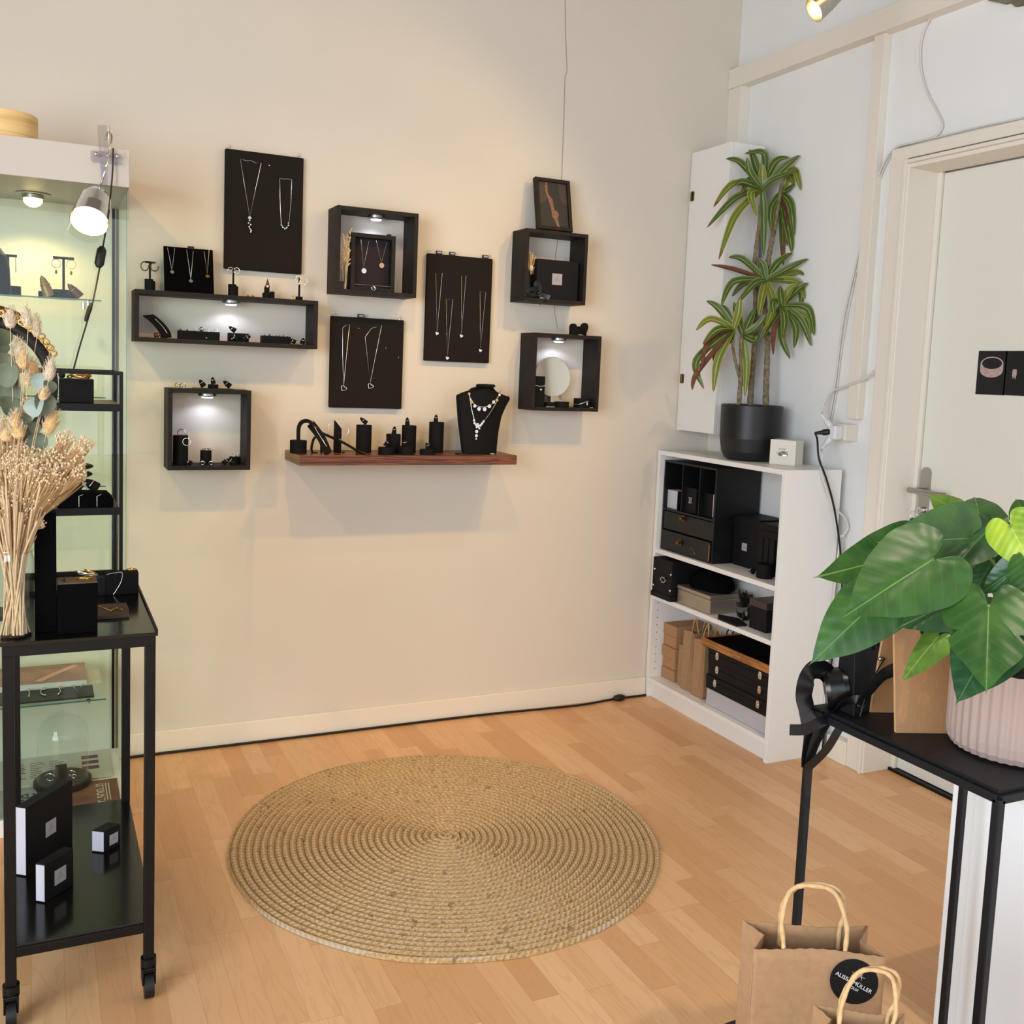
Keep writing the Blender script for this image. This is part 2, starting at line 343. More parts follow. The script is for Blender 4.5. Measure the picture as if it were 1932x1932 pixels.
# things stuck on the door
def print_on_door(px0, py0, px1, py1, lab, kind):
    a = at(px0, py0, x=.4105); c = at(px1, py1, x=.4105)
    r = thing('photo_print', lab, 'photo', (.411, (a.y+c.y)/2, c.z), 'photo prints stuck on the door')
    M['print'] = mat('black_photo_paper', (22, 21, 25), .35, noise=(170, .7))
    MB().box((.4105, a.y, a.z), (.412, c.y, c.z)).build('paper', 'print', r)
    return r, a, c
r, a, c = print_on_door(1847, 662, 1894, 746, 'small photo print of a hammered silver ring, nearest the door handle', 0)
M['ringpic'] = mat('printed_pink_silver', (176, 152, 146), .5, noise=(120, .2))
k = MB(); cc = V(.4102, (a.y+c.y)/2, a.z+(c.z-a.z)*.30); hw = abs(a.y-c.y)*.40; k0 = []
n = 24; outer = [V(.4104, cc.y+hw*math.cos(t), cc.z+hw*.55*math.sin(t)) for t in [2*PI*i/n for i in range(n)]]
inner = [V(.4104, cc.y+hw*.86*math.cos(t), cc.z+.002+hw*.42*math.sin(t)) for t in [2*PI*i/n for i in range(n)]]
k.add([p-V(.0004, 0, 0) for p in outer+inner], [(i, (i+1) % n, (i+1) % n+n, i+n) for i in range(n)])
lo = [V(.4099, cc.y+hw*math.cos(t), cc.z+hw*.55*math.sin(t)) for t in [PI+PI*i/12 for i in range(13)]]
k.add(lo+[p-V(0, 0, hw*.45) for p in lo], [(i, i+1, i+14, i+13) for i in range(12)]); k.build('printed_ring', 'ringpic', r)
r, a, c = print_on_door(1899, 662, 1950, 748, 'small black photo print of silver earrings, farther from the door handle', 1)
k = MB()
for f in (.33, .72):
    y = a.y+(c.y-a.y)*f; z = a.z+(c.z-a.z)*.5; hh = .016
    MB().prism([V(.4102, y-.007, z+.012), V(.4102, y+.007, z+.012), V(.4102, y+.008, z-.006), V(.4102, y+.004, z-.018), V(.4102, y, z-.01), V(.4102, y-.004, z-.02), V(.4102, y-.008, z-.004)], (-.0004, 0, 0)).build('printed_earring', 'ringpic', r)

# key bunch hanging in the lock
kk = thing('key_ring', 'small key with ring and green tag in the door lock', 'keys', (xp-.03, lk.y+.005, lk.z), None)
MB().box((xp-.036, lk.y-.0015, lk.z-.008), (xp-.011, lk.y+.0015, lk.z+.004)).build('key', 'silver', kk)
MB().ring((xp-.036, lk.y+.012, lk.z-.018), .013, .0012, (1, .2, 0), 16, 5).build('split_ring', 'silver', kk)
M['green'] = mat('green_tag', (24, 74, 44), .4); MB().ball((xp-.036, lk.y+.014, lk.z-.042), .014, 8, (.4, 1, 1)).build('key_tag', 'green', kk)

# ================================================================ WHITE BOOKCASE
BH, BW, BD, T = 1.06, .80, .258, .018
bk = thing('bookcase', 'white open bookcase with kickboard standing in the corner', 'bookcase', (.0, -.4, 0))
for nm, y in (('side_panel', -.006), ('side_panel', -BW-.005+T)): MB().box((0, y, 0), (BD, y-T, BH-.0)).build(nm, 'white', bk, bevel=.001)
ybi, ybo = -.024, -.787
MB().box((0, -.024, BH-T), (BD, ybo, BH)).build('top_panel', 'white', bk, bevel=.001)
zsh = []
for (px, py) in ((1236, 1040), (1226, 1130), (1221, 1284)):
    zsh.append(at(px, py, x=0).z)
z1t = at(1462, 1105, x=0).z; z2t = at(1455, 1209, x=0).z; z3t = at(1446, 1392, x=0).z
print('shelves', zsh, z1t, z2t, z3t)
Z1, Z2, Z3 = .645, .446, .086
for z in (Z1, Z2): MB().box((.002, ybi, z-T), (BD-.004, ybo, z)).build('shelf', 'white', bk, bevel=.001)
MB().box((.0, ybi, Z3-T), (BD-.004, ybo, Z3)).build('bottom_shelf', 'white', bk, bevel=.001)
MB().box((.02, ybi, 0), (.036, ybo, Z3-T)).build('kickboard', 'white', bk)
MB().box((BD-.004, ybi, 0), (BD, ybo, BH-T)).build('back_panel', 'whitein', bk)
k = MB()
for y, s in ((ybi, -1),):
    for xx in (.03, .22):
        for i in range(28): k.cyl((xx, y, .12+i*.032), .0025, .0006, 8, mx=Matrix.Rotation(PI/2, 3, 'X'))
k.build('peg_holes', 'steel', bk)['kind'] = 'stuff'

# ================================================================ WHITE WALL CABINET
hp0 = at(1304, 289, y=0); hq = at(1379, 267.5, x=.085); hb = at(1271, 811, y=0); hs = at(1462, 280, y=hq.y)
print('hang cab', hp0, hq, hb, hs)
HX = .085
hc = thing('wall_cabinet', 'tall narrow white wall cabinet hanging above the bookcase in the corner', 'cabinet', (HX+.1, hq.y/2, hb.z))
yR = hq.y; zt = hp0.z; z0 = hb.z
MB().box((HX+.018, -.012, z0), (.252, yR, zt)).build('body', 'white', hc, bevel=.001)
MB().box((HX, -.03, z0+.002), (HX+.017, yR, zt-.002)).build('door', 'white', hc, bevel=.001)
MB().box((HX+.003, -.004, z0), (HX+.017, -.027, zt)).build('hinge_strip', 'white', hc)
for (px, py) in ((1301, 372), (1278, 714)):
    h = at(px, py, x=HX-.001); MB().box((HX-.003, -.017, h.z-.018), (HX+.001, -.040, h.z+.018)).tube([V(HX-.004, -.0285, h.z-.02), V(HX-.004, -.0285, h.z+.02)], .003, 8).build('hinge', 'brass', hc)

# ================================================================ JUTE RUG
rc = V(-1.282, -.938, 0); RX = .619; turns = 31; pitch = RX/turns
q = NT('braided_jute'); o_ = q.n('ShaderNodeSeparateXYZ', {0: q.obj()}); x_, y_ = o_.outputs[0], o_.outputs[1]
r_ = q.math('SQRT', q.math('ADD', q.math('MULTIPLY', x_, x_), q.math('MULTIPLY', y_, y_))); th = q.math('ARCTAN2', y_, x_)
u_ = q.math('ADD', q.math('DIVIDE', r_, pitch), q.math('DIVIDE', th, 2*PI)); fr = q.math('FRACT', u_); rowi = q.math('FLOOR', u_)
arc = q.math('MULTIPLY', th, q.math('MULTIPLY', q.math('ADD', rowi, .5), pitch)); tri = q.math('ABSOLUTE', q.math('SUBTRACT', fr, .5))
tw = q.n('ShaderNodeTexWhiteNoise', {'W': rowi}, noise_dimensions='1D').outputs[0]; ph = q.math('ADD', q.math('MULTIPLY_ADD', tw, 40, q.math('MULTIPLY', arc, 2*PI/.017)), q.math('MULTIPLY', tri, 9)); ch = q.math('MULTIPLY_ADD', q.math('SINE', ph), .5, .5)
nz = q.n('ShaderNodeTexNoise', {'Vector': q.obj(), 'Scale': 9, 'Detail': 3}).outputs[0]; nf = q.n('ShaderNodeTexNoise', {'Vector': q.obj(), 'Scale': 160, 'Detail': 3}).outputs[0]
base = q.ramp(nf, [(.3, lin((160, 122, 74))), (.5, lin((194, 158, 106))), (.72, lin((216, 184, 134)))])
tw = q.n('ShaderNodeTexWhiteNoise', {'W': rowi}, noise_dimensions='1D').outputs[0]
strip = q.math('MULTIPLY', q.math('MULTIPLY', q.math('GREATER_THAN', fr, .42), q.math('LESS_THAN', fr, .66)), q.math('MULTIPLY_ADD', nz, .7, .35))
c1 = q.mix(strip, base, lin((196, 184, 164)))
c2 = q.mix(q.math('MULTIPLY', q.math('SUBTRACT', 1, ch), .28), c1, lin((138, 100, 58)))
gro = q.math('GREATER_THAN', tri, .43); c3 = q.mix(q.math('MULTIPLY', gro, .55), c2, lin((112, 78, 44)))
dn = q.n('ShaderNodeTexNoise', {'Vector': q.obj(), 'Scale': 40, 'Detail': 2}).outputs[0]
c4 = q.mix(q.math('MULTIPLY', q.math('GREATER_THAN', dn, .68), .6), c3, lin((110, 72, 38))); q.put(q.b.inputs['Base Color'], c4)
q.b.inputs['Roughness'].default_value = .8; q.bump(q.math('ADD', ch, nf), .7, .003); M['jute'] = q.m
NA = 360; NRr = turns*8; k = MB(); vs = []; fs = []; random.seed(1)
edge = [1+.004*math.sin(3*2*PI*i/NA+1)+.003*math.sin(11*2*PI*i/NA) for i in range(NA)]
for j in range(NRr+1):
    for i in range(NA):
        a = 2*PI*i/NA; rad = RX*j/NRr; u = rad/pitch+a/(2*PI)-(.0 if a < PI else 1); f = u % 1
        wv = .0095*(1-abs(2*f-1)**2.4) + .003 
        e = 1 if j < NRr-8 else 1+(edge[i]-1)*(j-NRr+8)/8
        if j == NRr: wv = .001
        vs.append(V(rad*e*math.cos(a), rad*e*math.sin(a), wv)+rc)
for j in range(NRr):
    for i in range(NA): fs.append((j*NA+i, j*NA+(i+1) % NA, (j+1)*NA+(i+1) % NA, (j+1)*NA+i))
k.add(vs, fs, True)
tag(k.build('round_rug', 'jute', org=rc), 'round braided jute rug lying on the wooden floor', 'rug')
# black cable along the skirting with an inline switch
pts = [V(-2.6, -.05, .006)]+[at(x, y, z=.006) for x, y in ((240, 1427), (400, 1405), (640, 1376), (900, 1348), (1080, 1332), (1140, 1322), (1160, 1316), (1190, 1311), (1214, 1309))]
cb = thing('floor_cable', 'black cable along the skirting board with an inline connector', 'cable', (-1.2, -.03, 0))
k = MB().tube(spline([V(p.x, min(-.021, p.y), .006) for p in pts], 5), .0045, 8); k.build('cord', 'blkcable', cb)
s = at(1165, 1315, z=.012); s.y = min(s.y, -.035); MB().ball((s.x, s.y, .014), .03, 8, (1, .55, .45)).build('inline_connector', 'blkcable', cb)
# ================================================================ THINGS ON THE BACK WALL
BX = {}
def wall_box(key, x0, x1, z0, z1, lab, d=.122, t=.0135):
    r = thing('wall_box_shelf', lab, 'shelf', ((x0+x1)/2, -d/2, z0), 'black box shelves on the back wall')
    MB().box((x0, -.0015, z1-t), (x1, -d, z1)).build('top_board', 'blk', r, bevel=.0008)
    MB().box((x0, -.0015, z0), (x1, -d, z0+t)).build('bottom_board', 'blk', r, bevel=.0008)
    MB().box((x0, -.0015, z0+t), (x0+t, -d, z1-t)).build('side_board', 'blk', r, bevel=.0008)
    MB().box((x1-t, -.0015, z0+t), (x1, -d, z1-t)).build('side_board', 'blk', r, bevel=.0008)
    BX[key] = (x0+t, x1-t, z0+t, z1-t, d); return r
wall_box(1, -2.077, -1.4885, 1.4135, 1.577, 'long low black box shelf with earring stands along its top')
wall_box(3, -1.974, -1.709, .9985, 1.2655, 'square black box shelf, lowest on the wall, to the left of the walnut shelf')
wall_box(2, -1.429, -1.136, 1.611, 1.905, 'square black box shelf holding the small shadow frame and dried grass')
wall_box(4, -.7115, -.4475, 1.629, 1.8965, 'square black box shelf holding the black gift bag with ribbon')
wall_box(5, -.660, -.3675, 1.220, 1.514, 'square black box shelf holding the round mirror, below the gift bag one')
def puck(key, px, lab, pw, off=-.055):
    x0, x1, z0, z1, d = BX[key]; x = at(px, 440, y=off).x if key == 0 else px; z = z1
    r = thing('puck_light', lab, 'lamp', (x, off, z-.014), 'round battery lights under the box shelf tops')
    MB().lathe([(0, 0), (.030, 0), (.030, -.009), (.024, -.013), (.0, -.013)], (x, off, z-.0002), 32).build('housing', 'steel', r)
    M['led'] = mat('led_lens', (235, 235, 255), .3, emit=((225, 228, 255), 6))
    MB().lathe([(0, -.0133), (.019, -.0133), (.017, -.0165), (0, -.018)], (x, off, z), 24).build('lens', 'led', r)
    spot('puck_light_beam', (x, off, z-.019), (x, off+.012, z-.5), pw, (.72, .76, 1.0), 150, .5, .008)
LED = .62
puck(1, at(436, 572, y=-.06).x, 'round silver light lit under the top of the long box shelf', LED, -.06)
puck(3, at(391, 745, y=-.06).x, 'round silver light lit in the lowest box shelf', LED, -.06)
puck(2, at(710, 408, y=-.06).x, 'round silver light lit above the small shadow frame', LED*.9, -.06)
puck(5, at(1054, 640, y=-.06).x, 'round silver light lit above the round mirror', LED*1.1, -.06)
# ---- jewellery helpers
def chain(name_pts, r=.0011, mt='silver'): return MB().tube(name_pts, r, 5)
def necklace(pts, lab, pend, metal='silver', grp=None, y=-.0255, pins=(), cat='necklace', r=.0010, fine=True):
    P = [at(px, py, y=y) for px, py in pts]; c = P[0].lerp(P[-1], .5)
    t = thing('necklace', lab, cat, P[len(P)//2], grp)
    MB().tube(P, r, 5, closed=True).build('chain', metal, t); return t, P
def heart(c, s, n=20, rot=0, y=None):
    out = []
    for i in range(n):
        a = 2*PI*i/n; x = 16*math.sin(a)**3; z = 13*math.cos(a)-5*math.cos(2*a)-2*math.cos(3*a)-math.cos(4*a)
        x, z = x*math.cos(rot)-z*math.sin(rot), x*math.sin(rot)+z*math.cos(rot); out.append(V(c.x+x*s/32, c.y, c.z+z*s/32))
    return out
def panel(lab, q, tabs=(), hooks=(), y=-.022, th=.017, mt='felt', pins=()):
    P = [at(px, py, y=y) for px, py in q]
    zt = (P[0].z+P[1].z)/2; zb = (P[2].z+P[3].z)/2; x0 = (P[0].x+P[3].x)/2; x1 = (P[1].x+P[2].x)/2
    r = thing('necklace_display_board', lab, 'display board', ((x0+x1)/2, -.012, zb), 'black necklace boards on the back wall')
    MB().box((x0, y+th, zb), (x1, y, zt)).build('board', mt, r, bevel=.004, seg=3)
    for hx in hooks:
        X = x0+(x1-x0)*hx; MB().ring((X, -.008, zt+.011), .0055, .001, (0, 1, 0), 14, 5, -1.2, 3.6).tube([V(X, -.008, zt+.006), V(X, -.008, zt-.002)], .0011, 5).build('hook', 'chrome', r)
    for tx in tabs:
        X = x0+(x1-x0)*tx; tb = MB().box((X-.0115, y-.002, zt-.003), (X+.0115, y+.008, zt+.012)).build('clip', 'blkpaint', r, bevel=.001)
        MB().box((X-.008, y-.0028, zt+.003), (X+.008, y-.0018, zt+.009)).build('clip_label', 'greyl', tb)
    for (fx, fz) in pins:
        MB().ball((x0+(x1-x0)*fx, y-.002, zt+(zb-zt)*fz), .0028, 6).build('pin', 'silver', r)
    return r
panel('tall black necklace board, highest on the wall, above the long box shelf', [(427, 282), (575, 296), (568, 518), (421, 506)], hooks=(.05, .94), pins=((.55, .1),))
panel('nearly square black necklace board with two open heart necklaces', [(626, 595.4), (764, 604.7), (756.8, 772.4), (620, 768)], tabs=(.4,), hooks=(.06, .95), pins=((.37, .12), (.75, .32), (.93, .42)))
panel('narrow black necklace board with four long heart necklaces', [(807.3, 477.4), (931.2, 488.8), (922, 686), (800.5, 679.8)], tabs=(.17, .37, .88), hooks=(.03, .95))
YP = -.0245
def beads(pts, rad, t, mt='silver', name='bead'):
    for p in pts: MB().ball(p, rad, 5).build(name, mt, t)
t, P = necklace([(492.8, 308.4), (482, 307.5), (474, 303), (466, 303.5), (453.3, 299.8), (471, 409)], 'silver chain necklace with a long cluster pendant on the highest board', None, grp='necklaces pinned on the black boards', y=YP)
MB().cyl((at(471, 411, y=YP).x, YP, at(471, 411, y=YP).z), .0055, .002, 16, mx=Matrix.Rotation(PI/2, 3, 'X')).build('disc', 'silver', t)
beads([at(x, y, y=YP-.002) for x, y in ((471, 416), (469, 421), (473, 424), (470, 428), (472, 432), (474, 435), (473, 438))], .0042, t)
t, P = necklace([(550.7, 338.7), (541, 337.5), (535, 338), (527.5, 336.0), (528.5, 380), (530.5, 423.5), (537.6, 431), (545, 424), (549, 380)], 'short silver chain necklace with a beaded curve on the highest board', None, grp='necklaces pinned on the black boards', y=YP)
beads([at(x, y, y=YP-.002) for x, y in ((530.8, 425), (533.5, 429), (537.5, 432), (541, 430), (544.5, 425), (544.5, 421))], .004, t)
def openheart(pts, join, cen, lab):
    t, P = necklace(pts+[join], lab, None, grp='necklaces pinned on the black boards', y=YP)
    c = at(*cen, y=YP-.001); MB().tube(heart(c, .021, 22, -.6), .0015, 6, closed=True).build('heart_pendant', 'silver', t)
openheart([(659.4, 612.6), (652, 614), (646.6, 618.6), (646.5, 670)], (648.2, 726), (648.2, 732.5), 'silver necklace with thin open heart, nearer the long box shelf, on the square board')
openheart([(719.9, 614.4), (700.6, 619.4), (688.8, 636)], (698.5, 721.5), (698.8, 728.5), 'silver necklace with open heart and angular loop at its top on the square board')
for pts, join, lab in (
    ([(834.4, 515.3), (822.2, 516.3)], (824.5, 625.2), 'solid heart necklace on the narrow board, nearest the square board'),
    ([(854.3, 564.7), (841.7, 564.6)], (844, 671.7), 'silver necklace with solid heart reaching the bottom edge of the narrow board'),
    ([(879.3, 520.2), (870.6, 520.2)], (870.4, 630), 'solid heart necklace in the upper middle of the narrow board'),
    ([(916.6, 551.3), (905.7, 550.6)], (906.3, 657.4), 'solid heart necklace on the narrow board, nearest the gift bag')):
    t, P = necklace(pts+[join], lab, None, grp='heart necklaces on the narrow board', y=YP)
    c = at(join[0]-.5, join[1]+4, y=YP); MB().prism(heart(c, .014, 16, -.3), (0, -.003, 0)).build('heart_pendant', 'silver', t, bevel=.0006)
# ---- small stands
def base_cyl(k, c, r, h): return k.lathe([(0, 0), (r, 0), (r, h-.001), (r-.001, h), (0, h)], c, 28)
def earring_stand(px, zb, base_r, base_h, post_h, bar, lab, y=-.06, grp=None, two=True):
    x = at(px, 500, y=y).x if px > 10 else px
    t = thing('earring_stand', lab, 'earring stand', (x, y, zb), grp)
    k = base_cyl(MB(), (x, y, zb), base_r, base_h); b = k.build('base', 'leather', t)
    if two: base_cyl(MB(), (x-.003, y, zb+base_h), base_r*.82, .006).build('base_step', 'leather', t)
    MB().box((x-.0028, y-.0028, zb+base_h), (x+.0028, y+.0028, zb+base_h+post_h)).build('post', 'leather', t)
    if bar: MB().box((x-bar, y-.003, zb+base_h+post_h-.002), (x+bar, y+.003, zb+base_h+post_h+.004)).build('crossbar', 'leather', t)
    return t, V(x, y, zb+base_h+post_h)
def cone_finger(c, r, h, tilt, lab=None, mt='leather', ringmt='silver', parent=None, az=0, name='ring_cone', grp=None, ringf=.55, rx=1.0):
    """leather finger cone, leaning by tilt towards azimuth az, with a ring on it"""
    mx = Matrix.Rotation(az, 3, 'Z') @ Matrix.Rotation(tilt, 3, 'Y'); c = Vector(c)
    t = thing(name, lab, 'ring cone', c, grp)
    lift = abs(math.sin(tilt))*r
    prof = [(0, 0), (r, 0), (r, h*.12), (r*.86, h*.5), (r*.5, h*.85), (0, h)]
    MB().lathe(prof, c+V(0, 0, lift), 16, mx).build('cone', mt, t)
    rr = r*(.86 if ringf < .6 else .6)+.001; k = MB().ring(c+V(0, 0, lift)+mx @ V(0, 0, h*ringf), rr*rx, .0011, mx @ V(0, 0, 1), 20, 6); k.build('ring', ringmt, t)
    return t
TOP1 = 1.577; gE = 'earring stands on the long box shelf'
t, p = earring_stand(283, TOP1, .0165, .032, .058, .014, 'black stand with brown beaded hoops, at the cabinet end of the long box shelf', grp=gE)
M['bronze'] = mat('bronze_beads', (120, 96, 64), .3, .8)
for dx, dy in ((-.016, 0), (.013, -.008)):
    tt = thing('beaded_hoop_earring', 'brown beaded hoop earring on the stand nearest the glass cabinet, %s' % ('outer one' if dx < 0 else 'the one turned sideways'), 'earring', p+V(dx, dy, 0), None)
    k = MB(); cen = p+V(dx, dy, -.012)
    for i in range(16):
        a = 2*PI*i/18+1.2; k.ball(cen+V(math.cos(a)*.012, .3*math.cos(a)*.012, math.sin(a)*.014), .0024, 4)
    k.build('beads', 'bronze', tt)['kind'] = 'stuff'
# tilted board with three disc necklaces
A = [at(308, 462, y=-.04), at(401, 468, y=-.04), at(404.6, 549, y=-.085), at(311.7, 545, y=-.085)]
x0, x1 = -1.985, -1.835
x0 = A[0].x; x1 = A[1].x; ztp = A[0].z-.004
t = thing('easel_board', 'small black velvet board with three disc necklaces leaning on the long box shelf', 'display board', ((x0+x1)/2, -.07, TOP1), None)
bp = [V(x0, -.085, TOP1+.0005), V(x1, -.085, TOP1+.0005), V(x1, -.078, TOP1+.0005), V(x0, -.078, TOP1+.0005), V(x0, -.047, ztp), V(x1, -.047, ztp), V(x1, -.040, ztp), V(x0, -.040, ztp)]
MB().hexa(bp).build('board', 'vel', t, bevel=.001); MB().hexa([V((x0+x1)/2-.03, -.02, TOP1+.0005), V((x0+x1)/2+.03, -.02, TOP1+.0005), V((x0+x1)/2+.03, -.017, TOP1+.0005), V((x0+x1)/2-.03, -.017, TOP1+.0005), V((x0+x1)/2-.01, -.046, ztp-.02), V((x0+x1)/2+.01, -.046, ztp-.02), V((x0+x1)/2+.01, -.043, ztp-.02), V((x0+x1)/2-.01, -.043, ztp-.02)]).build('prop', 'vel', t)
MB().box(((x0+x1)/2-.002, -.05, ztp-.002), ((x0+x1)/2+.018, -.04, ztp+.006)).build('clip', 'blkpaint', t)
def onboard(px, py):   # point on the leaning board's face
    n = V(0, -(ztp-TOP1), -.038).normalized(); n = V(0, (ztp-TOP1), -.038).normalized(); d = AR*((px-PCX)/FPX)-AU*((py-PCY)/FPX)+AF
    return CAM+d*((V(x0, -.085, TOP1)-CAM).dot(n)/d.dot(n))-n*.0015
for pts, dsc, mt, lab in ((((316, 467.5), (329.5, 469), (324.5, 511)), (324.7, 514), 'silver', 'nearest the brown hoops'), (((352, 471), (364.5, 474), (360, 527)), (360, 531), 'silver', 'hanging lowest, in the middle'), (((385, 475), (394.5, 469), (391, 517)), (391.5, 522), 'gold', 'gold disc, farthest from brown hoops')):
    tt = thing('disc_necklace', 'disc necklace on the leaning board, '+lab, 'necklace', onboard(*dsc), 'disc necklaces on the small leaning board')
    q_ = [onboard(*p_) for p_ in pts]; MB().tube([q_[0], q_[2], q_[1]], .0009, 5).build('chain', 'silver', tt)
    c = onboard(*dsc); MB().cyl(c, .0065, .0018, 18, mx=Matrix.Rotation(PI/2-.6, 3, 'X')).build('disc', mt, tt)
t, p = earring_stand(440.5, TOP1, .0165, .034, .060, 0, 'black earring stand with two plain silver hoops in front of the highest board', grp=gE)
for s in (-1, 1):
    tt = tag(MB().ring(p+V(s*.010, -.004, -.008), .0095, .0014, (.3*s, 1, 0), 20, 6, .6, 6.4).build('hoop_earring', 'silver', org=p+V(s*.01, -.004, -.018)), 'silver hoop earring on the stand before the highest board, %s' % ('towards the glass cabinet' if s < 0 else 'with a tiny gold drop'), 'earring')
MB().ball(p+V(.012, -.004, -.022), .0025, 5).build('drop', 'gold', tt)
t = thing('cone_ring_stand', 'pointed leather ring cone on a low black cylinder with a pearl ring', 'ring stand', (at(504, 550, y=-.055).x, -.055, TOP1), None); x = t.location.x
base_cyl(MB(), (x, -.055, TOP1), .0155, .020).build('base', 'leather', t); base_cyl(MB(), (x-.001, -.055, TOP1+.020), .009, .018).build('neck', 'leather', t)
M['brownl'] = mat('brown_leather_tip', (92, 52, 36), .5)
MB().lathe([(.0085, 0), (.0062, .010), (0, .032)], (x+.001, -.055, TOP1+.038), 18).build('cone', 'brownl', t); MB().ring((x, -.055, TOP1+.041), .0087, .0015, (0, .2, 1), 20, 6).build('ring', 'silver', t)
MB().ball((x-.001, -.065, TOP1+.041), .0042, 6).build('pearl', 'pearl', t)
base_cyl(MB(), (x+.0135, -.072, TOP1), .008, .024).build('side_base', 'leather', t)
for i, (px, py) in enumerate(((468.5, 555), (477, 555.5))):
    p_ = at(px, py, y=-.07); tag(MB().ball((p_.x, -.07, TOP1+.0045), .0045, 6).build('stud_earring', 'gold', org=(p_.x, -.07, TOP1)), 'tiny gold stud earring on the long box shelf, %s' % ('nearer the plain hoops' if i == 0 else 'nearer the pointed ring cone'), 'earring')
t, p = earring_stand(565.5, TOP1, .012, .014, .066, 0, 'black earring stand with white pearl hoops at the far end of the long box shelf', grp=gE, two=False, y=-.06)
for s, (dx, dz, a0) in enumerate(((-.006, -.010, 0), (.013, -.012, 3.4))):
    tt = thing('pearl_hoop_earring', 'white pearl hoop earring %s' % ('hanging in front of the post' if s == 0 else 'swinging out beside the post'), 'earring', p+V(dx, 0, dz), None)
    for i in range(11 if s == 0 else 7):
        a = a0+2*PI*i/12; MB().ball(p+V(dx+math.cos(a)*.0125*(.7 if s == 0 else 1), -.006-(.004 if i % 2 else 0), dz+math.sin(a)*.014), .0034, 5).build('pearl', 'pearl', tt)
tag(MB().ring((at(553, 563, y=-.075).x, -.075, TOP1+.0075), .006, .0016, (.3, 1, 0), 18, 6).build('gold_ring', 'gold', org=(at(553, 563, y=-.075).x, -.075, TOP1)), 'gold ring standing beside the pearl hoop stand', 'ring')
# ---- inside the long box shelf
F1 = BX[1][2]
def curved_stand(px0, px1, zf, y, h, wd, lab, lean=1):
    xa = at(px0, 600, y=y).x; xb = at(px1, 630, y=y).x; t = thing('curved_necklace_stand', lab, 'necklace stand', ((xa+xb)/2, y, zf), None)
    cp = spline([V(xa, y, zf+h), V(xa+(xb-xa)*.45, y, zf+h*.72), V(xa+(xb-xa)*.85, y, zf+h*.35), V(xb, y, zf+.001)], 6); k = MB(); k.ribbon(cp, [V(wd, .006, .003)]*len(cp), .003); k.build('curved_plate', 'leather', t)
    return t, cp
t, cp = curved_stand(279, 314, F1, -.075, .072, .017, 'small curved black stand with a fine necklace inside the long box shelf')
cc = [p_+V(.0035, -.010, .001) for p_ in cp[4:-4]]; MB().tube(cc, .0008, 5).build('chain', 'silver', t); MB().ball(cc[-1], .003, 6).build('pendant', 'silver', t)
t = cone_finger((at(291, 634, y=-.09).x, -.09, F1), .008, .022, 1.45, 'brown leather cone with gold ring lying before the curved stand', 'brownl', 'gold', az=.1)
def block(px0, px1, zf, y, h, dpt, lab, mt='leather', pyref=620, name='display_block', grp=None):
    xa = at(px0, pyref, y=y).x; xb = at(px1, pyref, y=y).x; t = thing(name, lab, 'display block', ((xa+xb)/2, y+dpt/2, zf), grp)
    MB().box((xa, y, zf), (xb, y+dpt, zf+h)).build('block', mt, t, bevel=.0012); return t, xa, xb
def stud(x, y, z, r, mt, lab, name='stud_earring', hoop=False, grp=None):
    k = MB()
    if hoop: k.ring((x, y, z+r), r, r*.16, (.4, 1, .1), 18, 6)
    else: k.ball((x, y, z+r), r, 6)
    return tag(k.build(name, mt, org=(x, y, z)), lab, 'earring', grp)
gs = 'small earrings inside the long box shelf'
t, xa, xb = block(337, 415, F1, -.095, .028, .035, 'wide black block with earrings beside the curved stand in the long box shelf')
M['diamond'] = mat('bright_gem', (245, 245, 255), .05, spec=1)
for i, (f, r, mt, ho, lb) in enumerate(((.05, .0035, 'gold', 0, 'gold stud at the very end'), (.22, .003, 'gold', 0, 'second gold stud'), (.40, .005, 'silver', 1, 'small silver hoop'), (.56, .0075, 'silver', 0, 'bright leaf-shaped silver stud'), (.72, .0055, 'silver', 1, 'silver hoop with drop'), (.92, .0055, 'silver', 1, 'silver hoop at the far end'))):
    stud(xa+(xb-xa)*f, -.085, F1+.028, r, mt, lb+' on the wide block in the long box shelf', hoop=bool(ho))
MB().box((xa+(xb-xa)*.65, -.0957, F1+.006), (xa+(xb-xa)*.69, -.095, F1+.009)).build('printed_mark', 'greyl', t)
t, xa, xb = block(432, 470, F1, -.09, .028, .03, 'small black block surrounded by ring cones in the long box shelf')
for px, y, z, ti, az, lb in ((437, -.08, F1+.028, -1.0, 0, 'tilted on top of the small block'), (440, -.105, F1, -1.1, .2, 'lying before the small block, towards the curved stand'), (464, -.105, F1, 1.0, -.3, 'lying before the small block, towards the shelf end')):
    cone_finger((at(px, 630, y=y).x+(.012 if ti < 0 else -.006), y, z), .0085, .026, ti, 'black ring cone with silver ring '+lb, az=az, grp='ring cones in the long box shelf')
t, xa, xb = block(494.5, 549, F1, -.085, .025, .032, 'black block with tiny earrings near the far end of the long box shelf')
for i, (f, mt) in enumerate(((.12, 'silver'), (.28, 'gold'), (.48, 'silver'), (.62, 'silver'), (.76, 'silver'), (.9, 'silver'))):
    stud(xa+(xb-xa)*f, -.075, F1+.025, .0036 if i == 1 else .0026, mt, ('bright gold stud' if i == 1 else 'tiny silver stud %s' % ['at the near corner', '', 'next to the gold one', 'mid row', 'second from the far end', 'at the far end'][i])+' on the far block of the long shelf', grp=None)
cone_finger((at(551, 645, y=-.105).x+.01, -.105, F1), .0075, .024, -1.15, 'black ring cone lying beside the far block in the long box shelf', az=.2)
cone_finger((at(570, 646, y=-.09).x, -.09, F1), .009, .022, .25, 'upright black ring cone at the far end inside the long box shelf')
